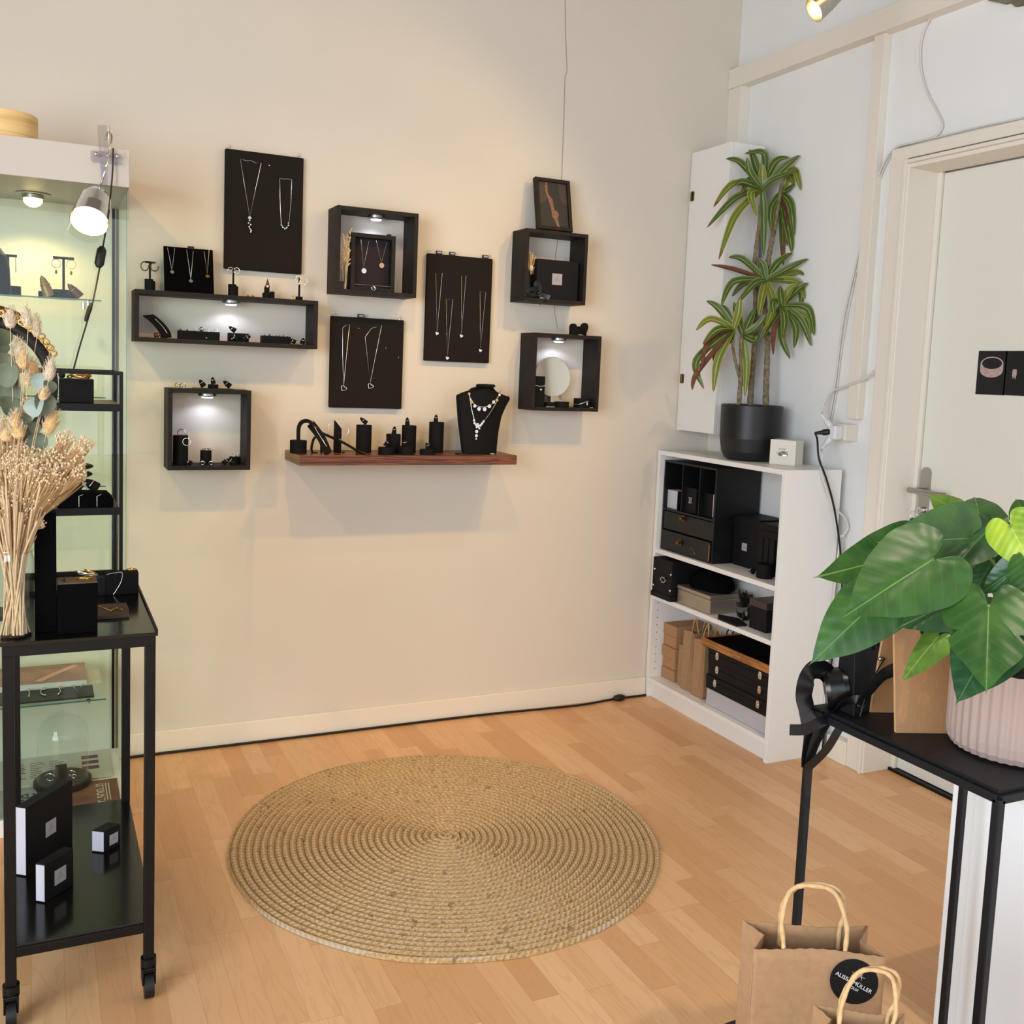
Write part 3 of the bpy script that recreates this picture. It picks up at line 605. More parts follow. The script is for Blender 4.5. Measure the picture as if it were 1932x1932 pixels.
# ---- lowest box shelf: top
T3 = 1.2655
xd = at(402, 735, y=-.06).x
t = tag(MB().box((at(365, 735, y=-.06).x, -.10, T3), (at(438, 735, y=-.06).x, -.03, T3+.003)).build('slate_plate', 'blkpaint', org=(xd, -.065, T3)), 'thin black plate on top of the lowest box shelf', 'plate')
t = tag(base_cyl(MB(), (xd, -.06, T3+.003), .017, .013).build('round_block', 'leather', org=(xd, -.06, T3+.003)), 'low round black block on the thin plate of the lowest box shelf', 'display block')
cone_finger((xd+.001, -.06, T3+.016), .008, .024, -.15, 'upright ring cone with two silver rings on the low round block')
cone_finger((at(383, 735, y=-.07).x+.003, -.07, T3+.003), .0095, .027, -.6, 'ring cone tilted beside the round block, nearer the gold earrings')
cone_finger((at(432, 735, y=-.07).x+.004, -.07, T3+.003), .0095, .030, -.9, 'ring cone lying beside the round block, farther from the gold earrings')
MB().cyl((at(417, 730, y=-.06).x, -.055, T3+.003), .006, .017, 12).build('peg', 'leather', None, org=(0, 0, 0)) if 0 else None
for i, (px, mt) in enumerate(((335, 'gold'), (345, 'silver'))):
    x = at(px, 733, y=-.08).x; tag(MB().ring((x, -.08, T3+.0095), .0085, .0013, (.5, 1, .2), 20, 6).ring((x+.003, -.085, T3+.007), .006, .001, (-.4, 1, .3), 16, 6).build('knot_earring', mt, org=(x, -.08, T3)), '%s looped earring on top of the lowest box shelf' % mt, 'earring')
# inside
F3 = BX[3][2]
def cyl_stand(px, y, zf, r, h, lab, mt='leather', grp=None):
    x = at(px, 850, y=y).x; return tag(base_cyl(MB(), (x, y, zf), r, h).build('cylinder_stand', mt, org=(x, y, zf)), lab, 'display stand', grp), x
t, x = cyl_stand(340.5, -.065, F3, .0245, .098, 'tall black cylinder in the lowest box shelf')
tag(MB().ring((x+.004, -.065, F3+.103), .015, .0013, (.6, 1, .2), 22, 6).build('bracelet', 'silver', org=(x, -.065, F3+.098)), 'thin silver bangle on the tall cylinder of the lowest box shelf', 'bangle')
tag(MB().ring((x+.016, -.0915, F3+.078), .0125, .0014, (.25, 1, 0), 24, 6).build('hoop_earring', 'silver', org=(x+.016, -.09, F3+.065)), 'round silver hoop hanging on the tall cylinder', 'earring')
cone_finger((at(357, 872, y=-.10).x+.006, -.1, F3), .008, .028, -1.15, 'ring cone lying at the foot of the tall cylinder', az=.3)
t, x = cyl_stand(388.5, -.06, F3, .0185, .047, 'medium black cylinder with silver pieces, in the middle of the lowest box shelf')
for i in range(5):
    xx = x-.013+i*.0075; tag(MB().ring((xx, -.062+.006*(i % 2), F3+.0515), .0045+.001*(i % 3), .0011, (.3*(i-2), .4, 1 if i % 2 else .5), 16, 5).build('silver_ring', 'silver', org=(xx, -.06, F3+.047)), 'thin silver ring on the medium cylinder, %s' % ['nearest the tall cylinder', 'second from the tall cylinder', 'in the middle', 'fourth along', 'nearest the low cylinder'][i], 'ring')
for i, px in enumerate((382, 398.5)):
    x = at(px, 872, y=-.10).x; tag(MB().ring((x, -.10, F3+.008), .0075, .0022, (.2, .7, .6), 20, 8).ball((x+.001, -.104, F3+.014), .0028, 5).build('hoop_earring', 'silver', org=(x, -.1, F3)), 'thick silver hoop at the foot of the medium cylinder, %s' % ('towards the tall cylinder' if i == 0 else 'towards the low cylinder'), 'earring')
t, x = cyl_stand(443.5, -.06, F3, .019, .026, 'low black cylinder with small earrings in the lowest box shelf')
for i, f in enumerate((-.006, .007)):
    tag(MB().ring((x+f, -.066, F3+.0325), .006, .0011, (.5, 1, .6*i), 16, 5).build('loop_earring', 'silver', org=(x+f, -.066, F3+.026)), 'twisted silver loop on the low cylinder, %s' % ('inner one' if i == 0 else 'outer one'), 'earring')
cone_finger((at(421, 872, y=-.10).x, -.1, F3), .0085, .026, .9, 'ring cone lying before the low cylinder, towards the medium one', az=.2)
cone_finger((at(438, 872, y=-.105).x+.006, -.105, F3), .009, .027, -.95, 'ring cone lying before the low cylinder, towards the box side', az=-.2)
# ---- box shelf 2: shadow frame, dried grass
F2 = BX[2][2]
a = at(660, 437, y=-.06); c = at(743, 445.5, y=-.06); x0, x1 = a.x, c.x-.0; zt_ = a.z-.004
t = thing('shadow_frame', 'small deep black frame with two coin necklaces standing in a box shelf', 'frame', ((x0+x1)/2, -.07, F2), None)
for nm, A_, B_ in (('frame_side', (x0, -.085, F2), (x0+.014, -.045, zt_)), ('frame_side', (x1-.014, -.085, F2), (x1, -.045, zt_)), ('frame_top', (x0+.014, -.085, zt_-.014), (x1-.014, -.045, zt_)), ('frame_bottom', (x0+.014, -.085, F2), (x1-.014, -.045, F2+.014))): MB().box(A_, B_).build(nm, 'blk', t, bevel=.0008)
M['plum'] = mat('dark_plum_velvet', (38, 29, 33), .9); MB().box((x0+.01, -.052, F2+.01), (x1-.01, -.046, zt_-.01)).build('velvet_back', 'plum', t)
MB().box((x1-.028, -.07, zt_), (x1-.012, -.06, zt_+.007)).build('clip', 'blkpaint', t)
MB().tube([V(x0+.014, -.083, F2+.022), V(x1-.014, -.083, F2+.022)], .0008, 5).build('wire', 'steel', t)
cr = at(703, 541, y=-.086); tag(MB().ring((cr.x, -.088, F2+.014), .009, .0018, (.9, .4, 0), 20, 6).ring((cr.x+.003, -.09, F2+.011), .007, .0015, (.2, 1, 0), 20, 6).ball((cr.x, -.092, F2+.018), .0035, 6).build('silver_ring', 'silver', org=(cr.x, -.088, F2)), 'chunky silver ring at the foot of the small shadow frame', 'ring')
for pts, dc, mt, lab in ((((681, 452), (696, 455), (686, 505)), (686.5, 511), 'silver', 'silver coin necklace in the small shadow frame'), (((710, 454), (730, 457), (719.5, 496)), (720, 501), 'copper', 'rose gold coin necklace in the small shadow frame')):
    M['copper'] = mat('rose_gold', (222, 172, 132), .25, 1)
    tt = thing('coin_necklace', lab, 'necklace', at(*dc, y=-.0535), None); q_ = [at(*p_, y=-.0535) for p_ in pts]; MB().tube([q_[0], q_[2], q_[1]], .001, 5).build('chain', 'silver', tt)
    c = at(*dc, y=-.054); MB().lathe([(0, 0), (.009, 0), (.010, .001), (.009, .002), (0, .002)], c, 20, Matrix.Rotation(PI/2, 3, 'X')).build('coin', mt, tt)
M['straw'] = mat('dried_straw', (214, 188, 142), .85, noise=(60, .15)); M['straw2'] = mat('bleached_straw', (232, 216, 188), .85, noise=(60, .1))
def dried_bunch(lab, x0, x1, y, zb, zt, n, seed, cat='dried flowers', wrap=None):
    random.seed(seed); t = thing('dried_grass_bunch', lab, cat, ((x0+x1)/2, y, zb), None); cx = (x0+x1)/2; k = MB(); h = MB()
    for i in range(n):
        e = V(random.uniform(x0, x1), y+random.uniform(-.012, .012), random.uniform(zb+(zt-zb)*.55, zt)); s = V(cx+random.uniform(-.004, .004), y+random.uniform(-.004, .004), zb+.001)
        mid = s.lerp(e, .5)+V(random.uniform(-.004, .004), 0, 0); cp = spline([s, mid, e], 4); k.tube(cp, .0008, 4)
        for j in range(7):
            b0 = mid.lerp(e, .2+j*.13); k_ = b0+V(random.uniform(-.010, .010), random.uniform(-.006, .006), random.uniform(.006, .016)); h.ribbon([b0, b0.lerp(k_, .6), k_], [V(.0018, .001, 0), V(.0026, .001, 0), V(.0004, 0, 0)], .0005)
    k.build('stems', 'straw', t)['kind'] = 'stuff'; h.build('seed_heads', 'straw', t)['kind'] = 'stuff'; return t
a = at(652, 440, y=-.075)
t = dried_bunch('bunch of dried grass standing beside the small shadow frame', at(641, 440, y=-.075).x+.002, at(660, 440, y=-.075).x-.001, -.092, F2, at(650, 432, y=-.075).z, 8, 5)
MB().box((BX[2][0]+.004, -.10, F2), (BX[2][0]+.022, -.085, F2+.028)).build('glass_tube', 'blkpaint', t)
# ---- box shelf 4: gift bag, bow, dried flower, picture frame on top
F4 = BX[4][2]; a = at(1017, 488, y=-.095); c = at(1092, 492, y=-.095); zb_ = F4
t = thing('black_gift_bag', 'black gift bag with square silver logo label in a box shelf', 'bag', ((a.x+c.x)/2, -.08, F4), None)
x0, x1, zt_ = a.x-.008, c.x, a.z; MB().box((x0, -.098, F4), (x1, -.045, zt_)).build('bag_body', 'blkbox', t, bevel=.001)
def logo(c0, s, right, up, nrm, parent, mt='greyl', th=.0006, r=None):
    """square label with the shop's mark: an A made of two curved strokes"""
    c0 = Vector(c0); R_ = Vector(right).normalized(); U_ = Vector(up).normalized(); N_ = Vector(nrm).normalized()
    p = [c0-R_*s/2-U_*s/2, c0+R_*s/2-U_*s/2, c0+R_*s/2+U_*s/2, c0-R_*s/2+U_*s/2]; lb = MB().prism(p, N_*th).build('label', mt, parent)
    M['logoink'] = mat('grey_ink', (112, 108, 106), .6)
    def g(x, y): return c0+R_*x*s+U_*y*s+N_*(th+.0001)
    k = MB()
    for pts in ([(-.28, -.2), (-.16, -.1), (-.05, .12), (0, .26)], [(0, .26), (.06, .1), (.17, -.08), (.28, -.2)], [(-.12, -.03), (-.05, -.1), (.05, -.1), (.11, -.03)]):
        cp = spline([g(*q_) for q_ in pts], 4); k.ribbon(cp, [(cp[min(i+1, len(cp)-1)]-cp[max(0, i-1)]).cross(N_).normalized()*s*.012 for i in range(len(cp))], .0002)
    k.build('logo_mark', 'logoink', lb); return lb
lc = at(1051, 527, y=-.098); logo((lc.x, -.0981, lc.z), .0265*1.6, (1, 0, 0), (0, 0, 1), (0, -1, 0), t)
def ribbon_loop(k, pts, w, th=.0007, n=5):
    cp = spline(pts, n); wv = []
    for i in range(len(cp)):
        d = (cp[min(i+1, len(cp)-1)]-cp[max(0, i-1)]); wv.append(w[0].lerp(w[1], i/(len(cp)-1)))
    k.ribbon(cp, wv, th)
t = thing('satin_bow', 'black satin ribbon bow tied at the bottom of the gift bag', 'ribbon', at(1012, 560, y=-.11), None)
P_ = lambda x, y, yy=-.112: at(x, y, y=yy)
for nm, pts, w in (('loop', [P_(1016, 552), P_(1004, 545, -.12), P_(996, 551, -.125), P_(1003, 556, -.118), P_(1015, 554)], (.007, .009)), ('loop', [P_(1015, 552), P_(1010, 538, -.12), P_(1014, 532, -.118), P_(1019, 542, -.116), P_(1017, 553)], (.006, .008)), ('tail', [P_(1017, 554), P_(1022, 562, -.118), P_(1016, 573, -.125)], (.006, .009)), ('tail', [P_(1017, 554), P_(1028, 558, -.118), P_(1037, 562, -.126)], (.006, .010)), ('tail', [P_(1017, 553), P_(1026, 566, -.12), P_(1028, 569, -.125)], (.005, .008))):
    k = MB(); cp = spline(pts, 5); k.ribbon(cp, [((cp[min(i+1, len(cp)-1)]-cp[max(0, i-1)]).cross(V(.25, 1, .2)).normalized())*(w[0]+(w[1]-w[0])*i/len(cp)) for i in range(len(cp))], .0008); k.build(nm, 'satin', t)
MB().ball(P_(1016, 553, -.116), .0075, 6, (1.1, .8, .8)).build('knot', 'satin', t)
x0_ = BX[4][0]; t = thing('dried_flower', 'cream dried flower head and leaves behind the gift bag', 'dried flowers', (x0_+.016, -.06, F4), None)
k = MB(); random.seed(4)
for i in range(16):
    b0 = at(random.uniform(998, 1008), random.uniform(500, 520), y=-.07); e = at(random.uniform(997, 1019), random.uniform(472, 498), y=-.07+random.uniform(-.01, .01)); b0.x = max(b0.x, x0_+.003); e.x = max(e.x, x0_+.003)
    k.ribbon([b0, b0.lerp(e, .5)+V(0, -.003, 0), e], [V(.001, 0, .0005), V(.0045, .002, .001), V(.001, 0, 0)], .0006)
k.build('dry_leaves', 'straw', t)['kind'] = 'stuff'; fb = at(1001, 506, y=-.082); MB().ball((max(fb.x, x0_+.0095), -.086, fb.z), .0095, 8, (.95, .7, 1.25)).build('flower_bud', 'straw2', t); MB().tube([V(x0_+.01, -.07, F4+.001), V(x0_+.01, -.072, F4+.08)], .002, 6).build('stem', 'straw', t)
T4 = 1.8965
A = [at(1007, 336, y=-.05), at(1073, 345, y=-.05)]; Wf = .118; xb0 = at(1016, 432, y=-.095).x; xb1 = at(1080, 440, y=-.095).x; xt0 = at(1007, 337, y=-.045).x; xt1 = at(1073.5, 345, y=-.045).x; zt_ = at(1007, 337, y=-.045).z
t = thing('picture_frame', 'black framed photo of a raised arm leaning on top of the gift bag shelf', 'picture', ((xb0+xb1)/2, -.08, T4), None)
x0, x1 = (xb0+xt0)/2, (xb1+xt1)/2; hF = math.hypot(zt_-T4, .045); ang = math.atan2(.045, zt_-T4)
mx = Matrix.Translation(V(x0, -.098, T4+.0075)) @ Matrix.Rotation(-ang, 4, 'X'); FW = x1-x0; fw = .0135
for nm, A_, B_ in (('frame_side', (0, 0, 0), (fw, .022, hF)), ('frame_side', (FW-fw, 0, 0), (FW, .022, hF)), ('frame_top', (fw, 0, hF-fw), (FW-fw, .022, hF)), ('frame_bottom', (fw, 0, 0), (FW-fw, .022, fw))): MB().box(A_, B_, mx).build(nm, 'blk', t, bevel=.0008)
M['photo'] = mat('dark_photograph', (60, 50, 47), .5); M['skin'] = mat('printed_skin', (128, 90, 76), .6, noise=(90, .3)); M['photo2'] = mat('dark_grey_print', (40, 39, 40), .6)
ph = MB().box((fw-.001, .008, fw-.001), (FW-fw+.001, .018, hF-fw+.001), mx).build('photo', 'photo', t)
def fp(u, v, o=.0078): return mx @ V(fw+(FW-2*fw)*u, o, fw+(hF-2*fw)*(1-v))
MB().prism([fp(u, v, .0079) for u, v in ((0, .52), (.06, .5), (.25, .42), (.34, .35), (.36, .02), (.72, .02), (.74, .3), (.82, .42), (1, .48), (1, 1), (0, 1))][::-1], mx.to_3x3() @ V(0, -.0002, 0)).build('printed_figure', 'photo2', ph)
MB().prism([fp(u, v, .0076) for u, v in ((.27, .0), (.31, .0), (.33, .12), (.33, .24), (.38, .3), (.48, .38), (.5, .48), (.53, .62), (.62, .62), (.68, .72), (.62, .8), (.68, .98), (.6, .98), (.5, .82), (.43, .76), (.42, .62), (.36, .46), (.30, .34), (.26, .24), (.24, .2), (.26, .14), (.18, .06), (.25, .1))], mx.to_3x3() @ V(0, -.0002, 0)).build('printed_arm', 'skin', ph)
# thin wire running down the wall behind
wp = [at(x, y, y=-.002) for x, y in ((1066, -10), (1067, 60), (1070, 135), (1066, 145), (1064, 220), (1060, 330))]+[at(1054, 440, y=-.002), at(1048, 480, y=-.002), at(1046, 590, y=-.002), at(1052, 620, y=-.002)]
M['wire'] = mat('thin_grey_wire', (160, 150, 138), .5); tag(MB().tube(wp, .0010, 5).build('wall_wire', 'wire', org=wp[-1]), 'thin grey wire running down the back wall behind the gift bag shelf', 'wire')
# ---- box shelf 5: mirror, block with bracelet, cylinders, hearts on top
F5 = BX[5][2]; T5 = 1.514
ca, cb_ = at(1046, 722, y=-.055), at(1083, 722, y=-.05); cx = at(1043, 718, y=-.055).x; Rm = .078; cz = F5+.014+Rm
cz = at(1044, 673, y=-.05).z-Rm
t = thing('round_table_mirror', 'small round frameless mirror leaning inside the lower right box shelf', 'mirror', (cx, -.05, F5), None); t['label'] = 'small round table mirror leaning inside a box shelf'
mxm = Matrix.Rotation(PI/2-.12, 3, 'X')
MB().lathe([(0, .003), (Rm, .003), (Rm, -.006), (0, -.006)], (cx, -.052, cz), 48, mxm).build('rim', 'steel', t)
M['mirrorw'] = mat('mirror_face', (245, 243, 238), .06, 1); MB().lathe([(0, .0036), (Rm-.002, .0036), (Rm-.002, .0030)], (cx, -.052, cz), 48, mxm).build('mirror_glass', 'mirrorw', t)
MB().hexa([V(cx-.02, -.08, F5), V(cx+.045, -.08, F5), V(cx+.045, -.03, F5), V(cx-.02, -.03, F5), V(cx-.008, -.062, cz-Rm+.012), V(cx+.02, -.062, cz-Rm+.012), V(cx+.02, -.044, cz-Rm+.012), V(cx-.008, -.044, cz-Rm+.012)]).build('foot', 'steel', t, bevel=.002)
xl = BX[5][0]; x1_ = at(1026, 740, y=-.10).x
t = tag(MB().box((xl+.002, -.108, F5), (x1_, -.075, at(1024, 710, y=-.10).z)).build('display_block', 'leather', org=(xl+.01, -.09, F5), bevel=.001), 'tall black block with a heart bracelet inside the mirror shelf', 'display block')
bz = at(1018, 728, y=-.109).z; cpb = spline([V(xl+.003, -.1095, bz+.002), V((xl+x1_)/2+.004, -.1105, bz-.002), V(x1_-.001, -.1095, bz+.002), V(x1_+.001, -.095, bz+.004)], 6)
tt = thing('charm_bracelet', 'silver bracelet with a solid heart charm on the tall black block', 'bracelet', cpb[6], None); MB().tube(cpb, .0014, 6).build('chain', 'silver', tt); MB().prism(heart(at(1020, 735, y=-.1105), .010, 16), (0, -.003, 0)).build('heart_charm', 'silver', tt)
def lowcyl(px0, px1, y, zf, h, lab, grp=None):
    xa, xb = at(px0, 760, y=y).x, at(px1, 760, y=y).x; r = (xb-xa)/2; x = (xa+xb)/2; tag(base_cyl(MB(), (x, y, zf), r, h).build('cylinder_stand', 'leather', org=(x, y, zf)), lab, 'display stand', grp); return x, r
x, r = lowcyl(1026.5, 1048, -.085, F5, .018, 'flat black cylinder with three studs before the small mirror')
for i, f in enumerate((-.6, 0, .6)): stud(x+r*f, -.09, F5+.018, .0022, 'silver', 'tiny silver stud on the flat cylinder before the small mirror, %s' % ['nearest the tall block', 'the middle one', 'farthest from the tall block'][i])
x, r = lowcyl(1048, 1072, -.10, F5, .022, 'slightly taller black cylinder before the foot of the small mirror')
for i, f in enumerate((-.3, .5)): stud(x+r*f, -.104, F5+.022, .0024, 'silver', 'small silver stud on the taller cylinder by the mirror foot, %s' % ['towards the tall block', 'towards the shelf side'][i], hoop=True)
x, r = lowcyl(1084, 1112, -.08, F5, .036, 'black cylinder wearing a diamond charm bracelet inside the mirror shelf')
cpb = [V(x+(r+.002)*math.cos(a), -.08+(r+.002)*math.sin(a), F5+.019+.008*math.cos(2*(a+1.2))) for a in [PI*1.0+PI*i/16 for i in range(17)]]
tt = thing('charm_bracelet', 'silver rope bracelet with diamond shaped charm round the black cylinder', 'bracelet', cpb[8], None); MB().tube(cpb, .0015, 6).build('chain', 'silver', tt)
p_ = cpb[8]+V(.001, -.002, -.007); MB().prism([p_+V(0, 0, .006), p_+V(.0045, 0, 0), p_+V(0, 0, -.009), p_+V(-.0045, 0, 0)], (0, -.0025, 0)).build('diamond_charm', 'silver', tt)
p_ = at(1116, 769, y=-.112); tag(MB().box((p_.x-.006, -.113, F5), (p_.x+.006, -.104, F5+.003)).build('price_tag', 'greyl', org=(p_.x, -.11, F5)), 'tiny silver tag on the floor of the mirror shelf', 'tag')
tag(MB().box((at(1030, 766, y=-.112).x, -.114, F5), (at(1046, 767, y=-.112).x, -.106, F5+.0022)).build('silver_bar', 'silver', org=(at(1038, 767, y=-.11).x, -.11, F5)), 'short silver bar pin before the flat cylinder', 'brooch')
for i, (px, yy, s, rot, lab) in enumerate(((1085, -.10, .050, -.80, 'black heart block standing in front on the mirror shelf top'), (1101, -.07, .054, .55, 'taller black heart block standing behind the front one'))):
    c = at(px, 618, y=yy); h_ = heart(V(0, 0, 0), s, 40, rot); lo = min(p.z for p in h_); cc = V(c.x, yy, T5-lo); k = MB(); k.prism([cc+p for p in h_], (0, .016, 0), True)
    tag(k.build('heart_block', 'leather', org=(c.x, yy, T5), bevel=.0), lab, 'display block')
# ================================================================ WALNUT WALL SHELF
PZ0, PZ1, PX0, PX1, PD = 1.0225, 1.0565, -1.5665, -.757, .215
r = thing('walnut_wall_shelf', 'thick floating walnut wall shelf carrying ring cylinders and a necklace bust', 'shelf', ((PX0+PX1)/2, -.1, PZ0), None)
MB().box((PX0+.0008, -.0015, PZ0), (PX1-.0008, -PD, PZ1)).build('board', 'walnut', r, bevel=.0006)
MB().box((PX0, -.0015, PZ0), (PX0+.0008, -PD, PZ1)).build('edge_band', 'walnutend', r)
S = PZ1
def onz(px, py, z=PZ1): return at(px, py, z=z)
def std(x, y, r, h, lab, grp='black leather cylinders on the walnut shelf', name='cylinder_stand'): return tag(base_cyl(MB(), (x, y, S), r, h).build(name, 'leather', org=(x, y, S)), lab, 'display stand', grp)
# bracelet arch stand
p = onz(563, 846); y = p.y-.0; y = -.13; x = at(563, 830, y=y).x
t = thing('bracelet_arch_stand', 'black arch stand on a round base with a star bracelet at the shelf end', 'bracelet stand', (x, y, S), None)
base_cyl(MB(), (x, y, S), .0285, .0445).build('base', 'leather', t)
arc = spline([V(x, y, S+.043), V(x, y, S+.085), V(x+.008, y-.006, S+.106), V(x+.026, y-.018, S+.112), V(x+.045, y-.028, S+.10)], 5); MB().ribbon(arc, [V(.003, .016, 0)]*len(arc), .012).build('arch', 'leather', t)
e = at(620, 855, y=-.19); e.z = S+.001
st = spline([arc[-1]-V(.010, -.006, -.004), arc[-1].lerp(e, .5)+V(0, 0, .006), V(e.x, -.19, S+.001)], 6); MB().ribbon(st, [V(.012, .004, .009)]*len(st), .0025).build('long_tongue', 'leather', t)
sup = spline([V(st[5].x-.004, -.15, st[5].z-.006), V(x+.052, -.135, S+.05), V(x+.046, -.13, S+.02), V(x+.05, -.13, S+.002), V(x+.066, -.13, S+.0015)], 5); MB().ribbon(sup, [V(0, .010, 0)]*len(sup), .004).build('support_leg', 'leather', t)
tt = thing('star_bracelet', 'fine double chain bracelet with a star hanging over the arch stand', 'bracelet', st[4], None)
off = V(-.002, -.006, .004)
for dy in (-.008, .008):
    cpb = [arc[-3]+V(0, dy, .009), arc[-1]+V(-.004, dy, .010), st[3]+V(.002+dy*.5, dy, .005), st[9]+off+V(.003, 0, 0)]; MB().tube(spline(cpb, 4), .0009, 5).build('chain', 'silver', tt)
sc = st[3]+V(-.002, -.006, .008); k = MB(); sp = [sc+(V(1, 0, -.6).normalized()*math.cos(a)+V(.3, -.6, .6).normalized()*math.sin(a))*(.009 if i % 2 == 0 else .004) for i, a in enumerate([PI*j/5 for j in range(10)])]; k.prism(sp, V(-.3, -.5, .3)*.004).build('star', 'silver', tt); MB().ball(st[9]+off+V(.003, 0, 0), .003, 6).build('end_bead', 'silver', tt)
# long low tongue stand
a = at(601, 815, y=-.08); b_ = at(688, 852, y=-.17); b_.z = S+.002
t = thing('bracelet_ramp_stand', 'long thin black ramp stand with a bead bracelet sloping towards the cylinders', 'bracelet stand', (b_.x, -.15, S), None)
rp_ = spline([V(a.x, -.10, a.z), V((a.x+b_.x)/2, -.135, (a.z+b_.z)/2+.003), V(b_.x-.012, -.166, S+.0045), V(b_.x, -.17, S+.0025)], 6); MB().ribbon(rp_, [V(.002, .011, .003)]*len(rp_), .0035).build('ramp', 'leather', t)
MB().hexa([V(a.x+.002, -.112, S), V(a.x+.008, -.112, S), V(a.x+.008, -.10, S), V(a.x+.002, -.10, S), V(a.x+.0, -.106, a.z-.003), V(a.x+.006, -.106, a.z-.004), V(a.x+.006, -.098, a.z-.004), V(a.x, -.098, a.z-.003)]).build('prop', 'leather', t)
k = MB()
for i in range(26):
    f = i/25*(len(rp_)-3)+1; j = int(f); pp = rp_[j].lerp(rp_[j+1], f-j)+V(0, -.002, .0042); k.ball(pp, .0017, 4)
tt = tag(k.build('bead_bracelet', 'bronze', org=rp_[8]), 'thin beaded bracelet lying along the ramp stand', 'bracelet')
# hoop on slanted block
x = at(637, 825, y=-.10).x; t = thing('slanted_block', 'upright black block with slanted top carrying a big hoop', 'display block', (x, -.10, S), None)
w_ = .0115; MB().hexa([V(x-w_, -.11, S), V(x+w_, -.11, S), V(x+w_, -.088, S), V(x-w_, -.088, S), V(x-w_, -.11, S+.112), V(x+w_, -.11, S+.084), V(x+w_, -.088, S+.084), V(x-w_, -.088, S+.112)]).build('block', 'leather', t, bevel=.0008)
tag(MB().ring((x-.001, -.113, S+.083), .036, .0012, (.15, 1, 0), 48, 6).build('hoop_earring', 'silver', org=(x, -.113, S+.047)), 'very large thin silver hoop around the slanted block', 'earring')
M['greengem'] = mat('green_gem', (40, 190, 90), .1); tag(MB().ball((x-.004, -.1125, S+.0475), .0028, 5, (1.6, .8, .8)).build('green_stone', 'greengem', org=(x-.004, -.1125, S+.045)), 'small green stone at the foot of the large hoop', 'gem')
def cyl_group(px, y, r, h, lab, cone=None, clab=None, ring='silver'):
    x = at(px, 840, y=y).x; std(x, y, r, h, lab)
    if cone: cone_finger((x+cone[0], y+cone[1], S+h), .0085, cone[2], cone[3], clab, ringmt=ring, az=cone[4] if len(cone) > 4 else 0, ringf=.55, grp='ring cones on the walnut shelf')
    return x
cyl_group(686, -.10, .0275, .098, 'medium tall black cylinder standing alone beside the slanted block', (.008, 0, .031, -.9), 'ring cone lying tilted on the medium tall cylinder')
cyl_group(742, -.115, .026, .068, 'mid height black cylinder between two tall ones', (.001, 0, .028, .1), 'upright ring cone on the mid height cylinder')
cyl_group(771, -.09, .0265, .098, 'tall black cylinder behind the low one in the middle', (-.007, 0, .030, -.05), 'upright ring cone on the tall middle cylinder')
std(at(781, 840, y=-.09).x, -.09, .0001, .0001, 'x') if 0 else None
cyl_group(729, -.168, .0285, .025, 'lowest black cylinder in front of the mid height one', (-.004, 0, .026, .5), 'ring cone leaning on the lowest cylinder')
cyl_group(766, -.168, .0275, .028, 'low black cylinder in front of the tall middle one', (-.003, 0, .024, -.25), 'short ring cone on the low cylinder before the tall middle one')
cyl_group(822.5, -.09, .0275, .112, 'tallest black cylinder, nearest the necklace bust', (-.004, 0, .028, .05), 'upright ring cone on the tallest cylinder')
cyl_group(807, -.165, .028, .018, 'flat black disc stand in front of the tallest cylinder', (.002, 0, .022, -.35), 'ring cone leaning on the flat disc stand')
x = at(865, 853, y=-.17).x; tag(MB().box((x-.010, -.177, S), (x+.009, -.163, S+.006)).build('price_tag', 'blkpaint', org=(x, -.17, S), bevel=.001), 'tiny black tag lying beside the necklace bust', 'tag')
x = at(648, 848, y=-.13).x; tag(MB().ball((x, -.13, S+.003), .006, 5, (1, .7, .5)).build('ear_clip', 'blkpaint', org=(x, -.13, S)), 'tiny black ear clip lying beside the slanted block', 'earring')
# ---- necklace bust
yb = -.15
def bp_(px, py, y=yb): return at(px, py, y=y)
t = thing('necklace_bust', 'black necklace bust wearing two necklaces at the end of the walnut shelf', 'bust', (bp_(904, 850).x, yb, S), None)
outl = [(873, 857), (868, 795), (866.5, 748), (869, 742.5), (884, 741), (893, 736), (899, 730), (901, 728), (934, 728), (938, 737), (947, 743), (965, 748.5), (966.5, 752), (957, 768), (948, 787), (941, 815), (935, 857)]
P = [bp_(*q_) for q_ in outl]
for p in (P[0], P[-1]): p.z = S+.001
nb = len(P); cen = V(sum(p.x for p in P)/nb, yb, sum(p.z for p in P)/nb)
k = MB(); Ns = 6; rings_ = []
xs0 = min(p.x for p in P); xs1 = max(p.x for p in P)
rows = 26; zt_ = bp_(918, 728).z; vs = []; fs = []
def span(z):
    xs = []
    for i in range(nb):
        p, q_ = P[i], P[(i+1) % nb]
        if (p.z-z)*(q_.z-z) <= 0 and abs(p.z-q_.z) > 1e-9: xs.append(p.x+(q_.x-p.x)*(z-p.z)/(q_.z-p.z))
    return min(xs), max(xs)
m_ = 15
for j in range(rows+1):
    z = S+.0012+(zt_-S-.0014)*j/rows; a0, a1 = span(z); f = j/rows
    for s_ in (0, 1):
        for i in range(m_):
            u = i/(m_-1); xx = a0+(a1-a0)*u; bulge = math.sin(PI*u)**.8
            yf = yb-.006-.030*bulge*(.55+.45*f) + .05*f*0; yk = yb+.010
            vs.append(V(xx, yf+.028*f, z) if s_ == 0 else V(a1+(a0-a1)*u, yk+.028*f, z))
L_ = 2*m_
for j in range(rows):
    for i in range(L_): fs.append((j*L_+i, j*L_+(i+1) % L_, (j+1)*L_+(i+1) % L_, (j+1)*L_+i))
k.add(vs, fs, True); k.add(vs[:L_], [list(range(L_))[::-1]]); k.add(vs[-L_:], [list(range(L_))]); k.build('bust_form', 'leather', t)
